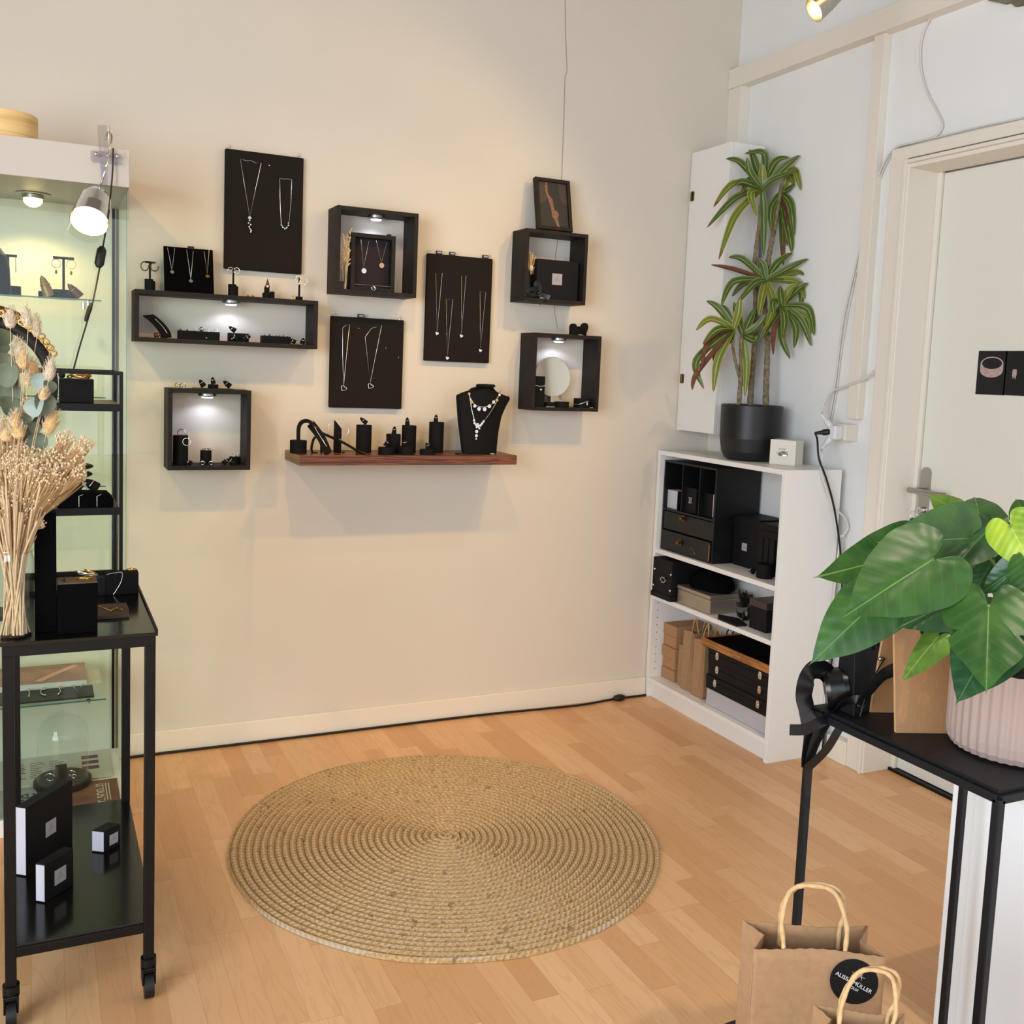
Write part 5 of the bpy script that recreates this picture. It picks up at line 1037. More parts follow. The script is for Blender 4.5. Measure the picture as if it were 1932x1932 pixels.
MB().box((c0.x-.040, c0.y+.020, c0.z-.026), (c0.x-.001, c0.y-.020, c0.z+.024)).build('adapter_body', 'wp', t, bevel=.006)
ad = c0-V(.04, 0, 0)
def pl_(d, L_, r, mt, nm, s): MB().tube([s, s+d*L_*.45, s+d*L_*.5, s+d*L_*.8, s+d*L_], [r, r, r*.7, r*.55, r*.45], 12).build(nm, mt, t); return s+d*L_
e1 = pl_(V(-.35, .75, .9).normalized(), .055, .012, 'wp', 'white_plug', ad+V(.012, .015, .018)); e2 = pl_(V(-.9, .55, -.15).normalized(), .050, .011, 'blkcable', 'black_plug', ad+V(.004, .012, 0)); e3 = pl_(V(-.4, .5, -.9).normalized(), .055, .011, 'wp', 'lower_white_plug', ad+V(.012, .01, -.02))
def cable(lab, pts, r, mt, x=None, name='cable', grp=None):
    P = [p if isinstance(p, Vector) else at(p[0], p[1], x=p[2] if len(p) > 2 else x) for p in pts]; cp = spline(P, 6); return tag(MB().tube(cp, r, 7).build(name, mt, org=P[len(P)//2]), lab, 'cable', grp)
ex = BW+.005
cable('black power cable hanging from the adapter down beside the bookcase', [e2, at(1542, 830, y=-.80), at(1545, 865, y=-.82), at(1558, 900, y=-.825), at(1572, 950, y=-.825), at(1582, 1010, y=-.825), at(1587, 1060, y=-.825), at(1587, 1130, y=-.825), V(.25, -.825, .3), V(.245, -.822, .006)], .0036, 'blkcable')
cable('white cable looping down beside the bookcase', [e3, at(1551, 855, y=-.815), at(1549, 885, y=-.815), at(1560, 925, y=-.818), at(1575, 958, y=-.82), at(1592, 975, y=-.822), at(1600, 995, y=-.825), at(1590, 1012, y=-.822), at(1583, 1030, y=-.818), V(.245, -.816, .4), V(.242, -.816, .006)], .0036, 'whtcable')
cable('white cable from the adapter swinging over to the door casing', [e1, at(1551, 780, x=.24), at(1556, 755, x=.25), at(1572, 737, x=.26), at(1600, 727, x=.262), at(1625, 718, x=.262), at(1642, 706, x=.262), at(1647, 699, x=.262)], .004, 'whtcable')
cable('pair of white cables rising from the socket to the door casing corner', [at(1563, 798, x=.29), at(1572, 750, x=.29), at(1580, 690, x=.29), at(1592, 600, x=.29), at(1615, 500, x=.29), at(1638, 400, x=.29), at(1655, 340, x=.29), at(1672, 300, x=.285), at(1692, 278, x=.275), at(1720, 270, x=.28), at(1748, 263, x=.29)], .003, 'whtcable')
cable('second thin white cable beside the first one to the door casing', [at(1567, 798, x=.294), at(1578, 740, x=.294), at(1588, 660, x=.294), at(1606, 560, x=.294), at(1630, 450, x=.294), at(1650, 370, x=.294), at(1668, 318, x=.292), at(1690, 284, x=.29), at(1715, 272, x=.292)], .0026, 'whtcable')
cable('white cable hanging from the ceiling to the top of the door casing', [V(.292, at(1800, -60, x=.29).y, CZ-.01), at(1800, -60, x=.29), at(1776, 5, x=.29), at(1752, 40, x=.29), at(1738, 80, x=.29), at(1738, 130, x=.29), at(1750, 175, x=.29), at(1768, 210, x=.29), at(1778, 235, x=.288), at(1768, 255, x=.285), at(1745, 264, x=.285), at(1700, 276, x=.287)], .0034, 'whtcable')
cable('white cable lying along the top of the door casing', [at(1695, 275, x=.285), at(1760, 261, x=.285), at(1850, 239, x=.285), at(1932, 222, x=.285), V(.285, -1.6, ZL+.012)], .003, 'whtcable')
# ceiling spot lamp partly in view
sp_ = atd(1553, 12, 2.05); sp_ = at(1548, -2, z=2.50); print('spot head', sp_)
t = thing('ceiling_spot_lamp', 'silver spot lamp hanging from the ceiling, its lit rim showing', 'lamp', sp_, None)
ax_ = (at(1530, -10, z=sp_.z)-sp_); ax_ = V(-.75, .25, -.62).normalized(); mxs = ax_.to_track_quat('Z', 'Y').to_matrix()
rim = atd(1536, 20, proj(sp_)[2]); MB().lathe([(.012, -.10), (.022, -.09), (.030, -.05), (.036, 0), (.0345, 0), (.028, -.05), (.018, -.085), (0, -.088)], rim, 32, mxs).build('shade', 'steel', t)
M['bulb'] = mat('lit_bulb', (255, 230, 190), .4, emit=((255, 214, 150), 14)); MB().ball(rim-ax_*.035, .022, 10).build('bulb', 'bulb', t)
MB().tube([rim-ax_*.095, rim-ax_*.13+V(0, 0, .02), V(rim.x-ax_.x*.14, rim.y-ax_.y*.14, CZ)], .005, 8).build('stem', 'steel', t)
spot('spot_lamp_beam', rim+ax_*.004, rim+ax_+V(-.2, .3, -.2), 16, WARM, 110, .5, .012)
# ================================================================ BLACK SIDE TABLE (right foreground)
TX0, TX1, TY0, TY1, TZ = -1.117, -.715, -2.210, -2.595, .80
t = thing('side_table', 'slender black metal side table carrying the green plant', 'table', ((TX0+TX1)/2, (TY0+TY1)/2, 0), None)
ibox('table_top', 'tablem', t, (TX0+.001, TY0-.001, TZ-.006), (TX1-.001, TY1+.001, TZ), .0005)
k = MB(); s_ = .013
for A_, B_ in (((TX0, TY0), (TX1, TY0)), ((TX0, TY1), (TX1, TY1)), ((TX0, TY0), (TX0, TY1)), ((TX1, TY0), (TX1, TY1))):
    k.box((min(A_[0], B_[0])-(0 if A_[0] != B_[0] else s_/2), min(A_[1], B_[1])-(s_/2 if A_[1] == B_[1] else 0), TZ-.0185), (max(A_[0], B_[0])+(0 if A_[0] != B_[0] else s_/2), max(A_[1], B_[1])+(s_/2 if A_[1] == B_[1] else 0), TZ-.0062))
k.build('top_frame', 'tablem', t, bevel=.001)
for x in (TX0, TX1):
    for y in (TY0, TY1): ibox('leg', 'tablem', t, (x-s_/2, y-s_/2, 0), (x+s_/2, y+s_/2, TZ-.012), .0015)
for y in (TY0, TY1): ibox('floor_rail', 'tablem', t, (TX0+s_/2, y-s_/2, 0), (TX1-s_/2, y+s_/2, s_))
# white cabinet block behind the table
t = thing('white_counter', 'low white counter unit standing behind the black side table', 'counter', (-.28, -2.55, 0), None)
M['cwhite'] = mat('cool_white_laminate', (240, 244, 248), .4)
ibox('body', 'cwhite', t, (-.628, -2.115, 0), (.05, -3.1, .57), .002); ibox('side_board', 'cwhite', t, (-.634, -2.175, .0), (-.628, -3.1, .57), .001)
# ---- plant in ribbed pink pot
pp = V(-.952, -2.487, TZ+.0005)
t = thing('heart_leaf_plant', 'green plant with large heart-shaped leaves in a ribbed pink pot on the black side table', 'potted plant', pp, None)
MB().lathe([(0, 0), (.080, 0), (.092, .004), (.0985, .014), (.100, .03), (.1005, .138), (.099, .140), (.095, .139), (.094, .118), (0, .118)], pp, 200, rib=(40, .018)).build('pot', 'pink', t)
MB().cyl(pp+V(0, 0, .110), .090, .014, 32).build('soil', 'soil', t)
def heartmat(name, dark, mid, vein, rough=.38):
    q = NT(name); uv = q.n('ShaderNodeUVMap').outputs[0]; s = q.n('ShaderNodeSeparateXYZ', {0: uv}); x, y = s.outputs[0], s.outputs[1]; ay = q.math('ABSOLUTE', y)
    nz = q.n('ShaderNodeTexNoise', {'Vector': q.pos(), 'Scale': 22, 'Detail': 4}).outputs[0]; nf = q.n('ShaderNodeTexNoise', {'Vector': q.pos(), 'Scale': 90, 'Detail': 2}).outputs[0]
    base = q.ramp(nz, [(.32, lin(dark)), (.68, lin(mid))]); midrib = q.math('LESS_THAN', ay, .006)
    fr = q.math('FRACT', q.math('MULTIPLY', q.math('SUBTRACT', x, q.math('MULTIPLY', ay, .75)), 6.5)); d = q.math('ABSOLUTE', q.math('SUBTRACT', fr, .5))
    lat = q.math('MULTIPLY', q.math('LESS_THAN', d, .035), q.math('LESS_THAN', ay, .34)); c = q.mix(q.math('MULTIPLY', lat, .07), base, lin(vein)); c = q.mix(q.math('MULTIPLY', midrib, .55), c, lin(vein))
    q.put(q.b.inputs['Base Color'], c); q.b.inputs['Roughness'].default_value = rough; q.b.inputs['Specular IOR Level'].default_value = .5
    q.b.inputs['Subsurface Weight'].default_value = 0
    h = q.math('ADD', q.math('MULTIPLY', q.math('SINE', q.math('MULTIPLY', fr, 2*PI)), .5), nz); q.bump(h, .10, .003); return q.m
M['hl'] = heartmat('glossy_green_leaf', (36, 72, 26), (58, 97, 36), (122, 160, 78))
M['hd'] = heartmat('deep_green_leaf', (20, 58, 26), (38, 88, 36), (90, 140, 60))
M['hy'] = heartmat('yellow_green_leaf', (112, 142, 20), (160, 184, 36), (206, 216, 110))
M['ho'] = heartmat('olive_leaf', (70, 100, 34), (104, 134, 48), (160, 178, 90))
M['spot'] = mat('yellow_leaf_spot', (206, 176, 44), .5, noise=(200, .4))
def heart_leaf(b, db, tp, dt, wid, mt, tilt=0.0, lobe=.30, curl=.10, parent=None, notch=.05, skew=1.0, cup=.08, w2=None, pinch=0):
    """b, tp: pixels of leaf base and tip; db, dt: their distances; wid: half width / length"""
    B = atd(*b, db); Tp = atd(*tp, dt); a = Tp-B; L = a.length; a.normalize(); view = (B-CAM).normalized()
    w = a.cross(view).normalized(); nrm = w.cross(a).normalized()
    if nrm.dot(view) > 0: nrm = -nrm
    w = (w*math.cos(tilt)+nrm*math.sin(tilt)).normalized(); nrm = a.cross(w).normalized()
    if nrm.dot(view) > 0: nrm = -nrm
    NA_ = 48; NR_ = 8; vs = [B]; uv = [(0, 0)]; fs = []
    half = [(1.0, 0), (.93, .035), (.86, .18), (.74, .39), (.60, .61), (.43, .80), (.26, .92), (.10, 1.0), (-.06, .97), (-.18, .84), (-.26, .64), (-.29, .42), (-.24, .22), (-.13, .09), (-.03, .03)]
    if pinch: half = half[:4]+[(.58, .70), (.46, .84), (.385, .84), (.35, .60), (.315, .64), (.26, .90), (.12, 1.05), (-.05, 1.08)]+half[9:]
    hs = spline([V(x_, s_, 0) for x_, s_ in half], 3)
    up_ = [(p.x, p.y*wid) for p in hs]; dn_ = [(p.x, -p.y*(w2 if w2 else wid)) for p in hs][::-1]
    bd = [(x_*(1 if x_ > 0 else lobe/.29), s_) for x_, s_ in up_+dn_[:-1]]; n = len(bd)
    for j in range(1, NR_+1):
        f = j/NR_
        for i, (x_, s_) in enumerate(bd):
            X, S_ = x_*f, s_*f; e = .006*math.sin(i*.9)*f*f
            P = B+a*(X*L)+w*(S_*L)+nrm*(L*(-curl*X*abs(X)*1.0-cup*(S_/wid)**2*.6+e+ .10*wid*math.exp(-(S_/(.2*wid))**2)*-.25))
            vs.append(P); uv.append((X, S_))
    for i in range(n): fs.append((0, 1+i, 1+(i+1) % n))
    for j in range(NR_-1):
        for i in range(n): fs.append((1+j*n+i, 1+(j+1)*n+i, 1+(j+1)*n+(i+1) % n, 1+j*n+(i+1) % n))
    o = MB().add(vs, fs, True).build('leaf', mt, parent); l = o.data.uv_layers.new(name='UVMap')
    for lp in o.data.loops: l.data[lp.index].uv = uv[lp.vertex_index]
    return o, B, a, w, L
PQ = lambda x, y: (1480+x/3.219, 880+y/3.219)
leaves = [
 (PQ(900, 565), 1.38, PQ(372, 893), 1.33, .40, 'hl', .15, dict(lobe=.26)),
 (PQ(770, 520), 1.50, PQ(205, 686), 1.46, .30, 'hl', -.25, dict(lobe=.2)),
 (PQ(590, 790), 1.46, PQ(148, 1198), 1.44, .34, 'hl', .1, dict(lobe=.2)),
 (PQ(1120, 437), 1.50, PQ(600, 470), 1.44, .34, 'hl', -.15, dict(lobe=.16)),
 (PQ(1030, 260), 1.66, PQ(870, 160), 1.70, .42, 'ho', .4, dict(lobe=.2)),
 (PQ(1190, 330), 1.62, PQ(1150, 115), 1.68, .50, 'hl', .1, dict(lobe=.2, curl=.3)),
 (PQ(1270, 350), 1.52, PQ(975, 625), 1.44, .30, 'hd', .5, dict(lobe=.15)),
 (PQ(1372, 362), 1.40, PQ(1520, 650), 1.36, .50, 'hy', .2, dict(lobe=.28)),
 (PQ(1470, 300), 1.62, PQ(1400, 180), 1.66, .5, 'hl', .2, {}),
 (PQ(1240, 850), 1.34, PQ(1226, 1356), 1.26, .42, 'hl', .0, dict(lobe=.30, pinch=.30)),
 (PQ(1330, 940), 1.36, PQ(1035, 1435), 1.32, .40, 'hd', .15, dict(lobe=.2)),
 (PQ(935, 1030), 1.45, PQ(705, 1302), 1.42, .27, 'ho', .2, dict(lobe=.14, w2=.2)),
 (PQ(1010, 830), 1.47, PQ(712, 965), 1.42, .36, 'hd', .1, dict(lobe=.18)),
 (PQ(760, 830), 1.50, PQ(560, 935), 1.50, .30, 'ho', .2, {}),
 (PQ(1430, 600), 1.40, PQ(1180, 790), 1.42, .32, 'hd', -.2, {}),
 (PQ(1240, 520), 1.60, PQ(1060, 730), 1.58, .40, 'ho', .2, {}),
 (PQ(1270, 560), 1.56, PQ(1130, 790), 1.56, .42, 'hd', .3, {}),
 (PQ(1470, 600), 1.37, PQ(1470, 880), 1.34, .36, 'hl', .2, {}),
 (PQ(1060, 590), 1.60, PQ(980, 720), 1.6, .5, 'hd', .2, {}),
 (PQ(1150, 640), 1.60, PQ(900, 740), 1.62, .34, 'ho', .5, {}),
 (PQ(1000, 400), 1.62, PQ(870, 520), 1.6, .45, 'ho', .4, {})]
M['stemg'] = mat('green_leaf_stalk', (92, 116, 44), .5, noise=(60, .2))
random.seed(21)
for i, (b, db, tp, dt, wd_, mt, ti, kw) in enumerate(leaves):
    o, B, a, w, L = heart_leaf(b, db, tp, dt, wd_, mt, ti, parent=t, **kw)
    root = pp+V(random.uniform(-.05, .05), random.uniform(-.05, .05), .120); mid = root.lerp(B, .55)+V(0, 0, .04)
    if i not in (9, 7): MB().tube(spline([root, mid, B-V(0, 0, .002)], 5), .0026, 6).build('stalk', 'stemg', t)
    else: MB().tube(spline([root, root.lerp(B, .5)+V(0, 0, .07)+(B-CAM).normalized()*.03, B], 5), .0028, 6).build('stalk', 'stemg', t)
    if i == 2: sp2 = B+a*L*.26+w*L*(-.26); M['brownspot'] = mat('brown_leaf_spot', (88, 48, 24), .6)
# ---- bent wood holder with slot
t = thing('bent_wood_stand', 'bent oak plywood stand with a slot handle beside the ribbed pink pot', 'stand', (-1.03, -2.36, TZ), None)
e0 = V(-1.081, -2.368, TZ+.0005); uu = V(.93, -.36, 0).normalized(); nn_ = V(.36, .93, 0).normalized(); Hh = .205; Wd = .095; gap = .105
prof = []
for i in range(13):
    f = i/12
    prof.append((0+.045*min(1, f*1.08), Hh*min(1, f)*.985))
fr_ = [(0, 0), (.012, .06), (.026, .125), (.038, .182), (.044, .198), (.053, .205), (.062, .198), (.068, .182), (.082, .125), (.094, .06), (gap, 0)]
k = MB(); vs = []
def off_prof(pr, th):
    out = []
    for i, (y, z) in enumerate(pr):
        y0_, z0_ = pr[max(0, i-1)]; y1_, z1_ = pr[min(len(pr)-1, i+1)]; d = math.hypot(y1_-y0_, z1_-z0_); out.append((y+(z1_-z0_)/d*th, z-(y1_-y0_)/d*th))
    return out
inn = off_prof(fr_, .0065); n = len(fr_)
for s in (0, 1):
    for (y, z) in fr_: vs.append(e0+uu*Wd*s+nn_*y+V(0, 0, max(0, z)))
for s in (0, 1):
    for (y, z) in inn: vs.append(e0+uu*Wd*s+nn_*y+V(0, 0, max(0, z)))
k.add(vs, [(i, i+1, n+i+1, n+i) for i in range(n-1)], True); k.add(vs, [(2*n+i+1, 2*n+i, 3*n+i, 3*n+i+1) for i in range(n-1)], True); k.build('bent_sheet', 'oak', t)
k = MB(); k.add(vs, [(i+1, i, 2*n+i, 2*n+i+1) for i in range(n-1)]+[(n+i, n+i+1, 3*n+i+1, 3*n+i) for i in range(n-1)]); k.build('ply_edge', 'oakedge', t)
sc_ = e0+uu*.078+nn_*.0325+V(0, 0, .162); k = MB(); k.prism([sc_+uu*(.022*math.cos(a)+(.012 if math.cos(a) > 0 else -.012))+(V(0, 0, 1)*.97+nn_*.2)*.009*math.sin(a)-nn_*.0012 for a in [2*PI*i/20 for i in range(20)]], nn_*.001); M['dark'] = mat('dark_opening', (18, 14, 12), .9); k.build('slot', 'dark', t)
# ---- black gift box with ribbon heap
t = thing('black_card_stand', 'black folded card bag leaning behind the oak stand on the side table', 'bag', (-1.06, -2.26, TZ), None)
def tp_(px, py, d): return atd(px, py, d)
b0 = at(1622, 1348, z=TZ); c0_ = V(-1.098, -2.315, TZ+.0005); ux = V(.55, .835, 0).normalized()
dl = .0; k = MB(); Pb = [V(-1.092, -2.285, TZ+.0005), V(-1.0, -2.262, TZ+.0005), V(-1.0, -2.222, TZ+.0005), V(-1.092, -2.235, TZ+.0005)]; Pt = [V(-1.086, -2.270, TZ+.118), V(-1.0, -2.255, TZ+.118), V(-1.0, -2.222, TZ+.118), V(-1.086, -2.235, TZ+.118)]
k.hexa(Pb+Pt); k.build('folded_body', 'blkbox', t, bevel=.002)
MB().tube([tp_(1672, 1237, 1.72), tp_(1640, 1290, 1.70), tp_(1622, 1352, 1.69)], .0012, 5).build('cord', 'satin', t); MB().ball(tp_(1661, 1243, 1.71), .004, 6).build('eyelet', 'steel', t)
t = thing('ribbon_roll', 'roll of wide black satin ribbon lying at the table corner', 'ribbon', (-1.10, -2.235, TZ), None)
rc_ = V(-1.088, -2.235, TZ+.0365); mxr = Matrix.Rotation(PI/2, 3, 'Y') @ Matrix.Rotation(0, 3, 'Z'); mxr = V(.75, -.55, .2).normalized().to_track_quat('Z', 'Y').to_matrix()
MB().lathe([(.008, -.020), (.034, -.020), (.0355, -.012), (.0355, .012), (.034, .020), (.008, .020), (.008, -.020)], rc_, 32, mxr).build('wound_ribbon', 'satin', t)
def rib(pts, w0, w1, nm, vdir, parent):
    cp = spline(pts, 7); n = len(cp); ws = []
    for i in range(n):
        d = (cp[min(i+1, n-1)]-cp[max(0, i-1)]).normalized(); v = Vector(vdir); x = v.cross(d).normalized(); ws.append(x*(w0+(w1-w0)*i/(n-1))*1.25)
    MB().ribbon(cp, ws, .0008).build(nm, 'satin', parent)
vd = -AF
Q = lambda x, y, d=1.76: atd(1480+x/4.6, 1140+y/4.6, d)
t = thing('hanging_ribbon_bow', 'loops and tails of black satin ribbon spilling over the table corner leg', 'ribbon', Q(300, 900), None)
vb = (-AF+AR*.3).normalized()
for nm, pts, w0, w1 in (
    ('loop', [Q(390, 620, 1.76), Q(330, 570, 1.74), Q(250, 570, 1.71), Q(195, 650, 1.69), Q(170, 790, 1.69), Q(190, 900, 1.71), Q(215, 1040, 1.74)], .0135, .013),
    ('tail', [Q(520, 980, 1.755), Q(400, 985, 1.735), Q(300, 1030, 1.72), Q(180, 1085, 1.715), Q(45, 1090, 1.71)], .0085, .0075),
    ('tail', [Q(540, 985, 1.75), Q(470, 1090, 1.73), Q(380, 1240, 1.73), Q(290, 1340, 1.735), Q(190, 1430, 1.74)], .0065, .0065),
    ('tail', [Q(380, 960, 1.745), Q(320, 1080, 1.74), Q(265, 1200, 1.74), Q(225, 1340, 1.742), Q(205, 1500, 1.745), Q(200, 1660, 1.745)], .011, .004),
    ('tail', [Q(215, 1040, 1.74), Q(205, 1180, 1.745), Q(185, 1330, 1.748), Q(180, 1420, 1.745)], .008, .006),
    ('loop', [Q(500, 430, 1.80), Q(540, 520, 1.78), Q(600, 640, 1.76), Q(690, 760, 1.74)], .008, .012),
    ('loop', [Q(510, 560, 1.80), Q(570, 480, 1.80), Q(660, 455, 1.80), Q(720, 465, 1.80)], .006, .004),
    ('loop', [Q(560, 590, 1.79), Q(600, 520, 1.79), Q(650, 530, 1.78), Q(650, 610, 1.77), Q(610, 680, 1.76)], .007, .007),
    ('tail', [Q(735, 260, 1.72), Q(760, 310, 1.72), Q(800, 380, 1.72)], .002, .007),
    ('loop', [Q(605, 370, 1.78), Q(615, 430, 1.78), Q(645, 520, 1.77)], .002, .002),
    ('loop', [Q(430, 960, 1.75), Q(500, 870, 1.72), Q(620, 830, 1.70), Q(700, 880, 1.70)], .004, .008),
    ('loop', [Q(660, 340, 1.75), Q(620, 300, 1.77), Q(680, 290, 1.75), Q(760, 310, 1.73)], .0012, .0012),
    ('loop', [Q(640, 900, 1.70), Q(730, 760, 1.69), Q(850, 620, 1.68), Q(980, 560, 1.67)], .006, .010)):
    rib(pts, w0, w1, nm, vb, t)
tag(MB().box((-1.125, -2.215, TZ+.0005), (-1.06, -2.25, TZ+.003)).build('grey_card', 'greyl', org=(-1.1, -2.23, TZ)), 'small grey card under the ribbon roll', 'card') if 0 else None
# ================================================================ STOOL AND PAPER BAGS (front)
fl = atd(1421, 1790, 1.39); fr2 = atd(1671, 1803, 1.385); bz = fl.z; SZ = bz-.225; print('bag', fl, fr2)
u2 = fr2-fl; u2.z = 0; wB = u2.length; ang = math.atan2(u2.y, u2.x); u2.normalize(); bd_ = V(-u2.y, u2.x, 0); dB = .075
cB = (fl+fr2)/2+bd_*dB/2
t = thing('round_stool', 'round black topped stool under the kraft paper bags', 'stool', (cB.x, cB.y, 0), None)
rS = (at(1398, 1925, z=SZ)-V(cB.x, cB.y, SZ)).length; q1 = at(1340, 1931, z=SZ)
cS = V(cB.x-.0, cB.y, 0); rS = (at(1370, 1928, z=SZ)-V(cS.x, cS.y, SZ)).length; print('stool', rS, SZ)
MB().lathe([(0, -.02), (rS-.002, -.02), (rS, -.018), (rS, -.002), (rS-.002, 0), (0, 0)], (cS.x, cS.y, SZ), 64).build('stool_top', 'blkpaint', t)
for i in range(4):
    a = PI/4+i*PI/2; MB().tube([V(cS.x+rS*.55*math.cos(a), cS.y+rS*.55*math.sin(a), SZ-.02), V(cS.x+rS*.8*math.cos(a), cS.y+rS*.8*math.sin(a), 0)], .011, 10).build('leg', 'blkpaint', t)
t, mxB = paper_bag('large kraft paper bag with twisted handles and a round black shop sticker', cB.x, cB.y, SZ+.0015, wB, dB, .2235, rz=ang, hr=.235, hh=.078, hth=.0034)
st_c = atd(1614, 1858, 1.385); inv = mxB.inverted(); lc_ = inv @ st_c
def SB(x, z, o=-.0025): return mxB @ V(lc_.x+x, -dB/2+o, lc_.z+z)
n = 48; rs_ = .0325
def bend(x, z): u = (lc_.x+x)/wB+.5; return .11*dB*((lc_.z+z)/.2235)*math.sin(PI*u)
pts = [mxB @ V(lc_.x+rs_*math.cos(a), -dB/2-.0022+bend(rs_*math.cos(a), rs_*math.sin(a)), lc_.z+rs_*math.sin(a)) for a in [2*PI*i/n for i in range(n)]]
stk = MB().prism(pts, mxB.to_3x3() @ V(0, -.0004, 0)).build('round_sticker', 'blkbox', t)
M['wht'] = mat('white_print', (225, 222, 218), .6)
rot = math.radians(-25); r3 = mxB.to_3x3()
pN = (pts[n//4]-pts[3*n//4]).normalized(); rN = (pts[0]-pts[n//2]).normalized(); ctr_ = sum(pts, V(0, 0, 0))/n; nrm_ = rN.cross(pN).normalized()
rd = rN*math.cos(rot)+pN*math.sin(rot); ud = -rN*math.sin(rot)+pN*math.cos(rot); oc = ctr_+nrm_*.0009
if nrm_.dot(AF) > 0: oc = ctr_-nrm_*.0009
text('ALISSA MÜLLER', .0080, oc+ud*-.001, rd, ud, 'wht', stk)
text('BIJOUX', .0055, oc-ud*.0085+rd*.002, rd, ud, 'wht', stk)
MB().tube([oc+rd*-.006+ud*.008, oc+rd*.001+ud*.021, oc+rd*.002+ud*.021, oc+rd*.007+ud*.007], .00025, 4).tube([oc+rd*-.009+ud*.012, oc+rd*-.002+ud*.010, oc+rd*.010+ud*.012], .00025, 4).build('sticker_emblem', 'wht', stk)
c2 = atd(1640, 1950, 1.22); h2 = c2.z-SZ-.0015; print('bag2 h', h2)
paper_bag('smaller kraft paper bag with twisted handles in front of the stickered one', c2.x-.0+.02*AF.x, c2.y+.02*AF.y, SZ+.0015, .112, .055, max(.1, h2), rz=ang-.1, hr=.265, hh=.072, hth=.0028, hx=.18)

# ================================================================ GLASS DISPLAY CABINET (left)
GX1, GX0, GY0, GY1, GH0, GH1 = -2.122, -2.95, -.500, -.018, 1.830, 1.932
t = thing('glass_cabinet', 'tall glass display cabinet with grey head panel against the back wall', 'cabinet', ((GX0+GX1)/2, -.26, 0), None); GC = t
M['greyhead'] = mat('silver_grey_panel', (186, 182, 178), .5)
ibox('head_panel', 'greyhead', t, (GX0, GY0, GH0), (GX1, GY1, GH1), .0015); ibox('plinth', 'white', t, (GX0, GY0, 0), (GX1, GY1, .05), .002)
M['cabin'] = mat('pale_green_panel', (206, 206, 184), .4)
ibox('back_panel', 'cabin', t, (GX0+.006, GY1-.012, .05), (GX1-.012, GY1-.006, GH0), 0)
MB().box((GX1-.006, GY0+.004, .05), (GX1, GY1, GH0)).build('side_glass', 'gglass', t); MB().box((GX0, GY0+.004, .05), (GX0+.006, GY1, GH0)).build('side_glass', 'gglass', t)
MB().box((GX0+.006, GY0+.004, .052), (GX1-.007, GY0+.009, GH0)).build('front_glass', 'gglass', t)
MB().box((GX1-.0075, GY0+.002, .05), (GX1-.0065, GY0+.004, GH0)).build('glass_edge', 'edge', t); MB().box((GX1-.016, GY1-.018, .05), (GX1-.008, GY1-.012, GH0)).build('rear_profile', 'blkmetal', t)
sh = []
for i, (px, py) in enumerate(((190, 566), (195, 749), (198, 916), (203, 1317))):
    z = at(px, py, y=-.42).z; sh.append(z); s_o = MB().box((GX0+.03, -.42, z-.005), (-2.19+.012*(i > 0), -.05, z)).build('glass_shelf', 'gglass', t)
    MB().box((GX0+.03, -.4215, z-.0045), (-2.19+.012*(i > 0), -.42, z-.0005)).build('shelf_edge', 'edge', s_o)
    for (fx, yy) in ((-2.225, -.40), (-2.225, -.08)): MB().cyl((fx, yy, z-.016), .006, .011, 12).build('shelf_support', 'chrome', s_o)
print('cab shelves', sh)
ld = at(62, 363, z=GH0-.001); print('downlight', ld)
ld = V(ld.x, max(ld.y, -.2), GH0)
lg = MB().lathe([(0, -.0005), (.045, -.0005), (.047, -.003), (.030, -.006), (.030, -.016), (0, -.016)], ld, 32).build('downlight', 'steel', t)
M['bulb2'] = mat('lit_reflector_bulb', (255, 236, 200), .3, emit=((255, 216, 140), 9)); MB().lathe([(0, -.040), (.010, -.039), (.020, -.033), (.026, -.024), (.025, -.016)], ld, 24).build('bulb', 'bulb2', lg)
spot('cabinet_downlight_beam', ld+V(0, 0, -.045), (ld.x, ld.y, 0), 7, (1, .76, .42), 150, .6, .02)
tag(MB().ring((GX1+.009, -.30, .245), .009, .002, (0, 1, 0), 16, 6).box((GX1-.0005, -.3015, .243), (GX1+.008, -.2985, .249)).build('cabinet_key', 'brass', org=(GX1+.01, -.3, .245)), 'small brass key sticking in the side of the glass cabinet', 'key')
# wooden drum on top
t = thing('bentwood_drum', 'round light bentwood box on top of the glass cabinet', 'box', (-2.437, -.35, GH1), None)
MB().lathe([(0, 0), (.090, 0), (.090, .020), (.0915, .022), (.0915, .078), (.0905, .080), (0, .080)], (-2.442, -.352, GH1+.0005), 64).build('drum', 'pinebox', t)
# clip lamp
yc_ = GY0-.004; cl = at(200, 300, y=yc_)
t = thing('clip_lamp', 'small chrome clip-on spot lamp clamped to the cabinet head, lit', 'lamp', cl, None)
MB().box((cl.x-.040, yc_-.014, cl.z-.014), (cl.x+.040, yc_-.001, cl.z+.018)).build('clamp_plate', 'clear', t, bevel=.006)
for dx in (-.026, .004, .028): MB().ball((cl.x+dx, yc_-.014, cl.z+.008), .006, 6).build('rivet', 'chrome', t)
MB().box((cl.x-.016, yc_-.012, cl.z-.075), (cl.x+.004, yc_-.001, cl.z-.014)).build('clamp_jaw', 'clear', t, bevel=.003); MB().tube([V(cl.x-.002, yc_-.008, cl.z+.018), V(cl.x-.006, yc_-.008, cl.z+.085)], .017, 16).build('clamp_grip', 'clear', t)
hd0 = at(188, 352, y=-.575); op = at(170, 413, y=-.62)
axl = (op-hd0).normalized(); axl = (axl*.93+(CAM-op).normalized()*.38).normalized(); mxl = axl.to_track_quat('Z', 'Y').to_matrix(); Ls = .122; apex = op-axl*Ls*.92
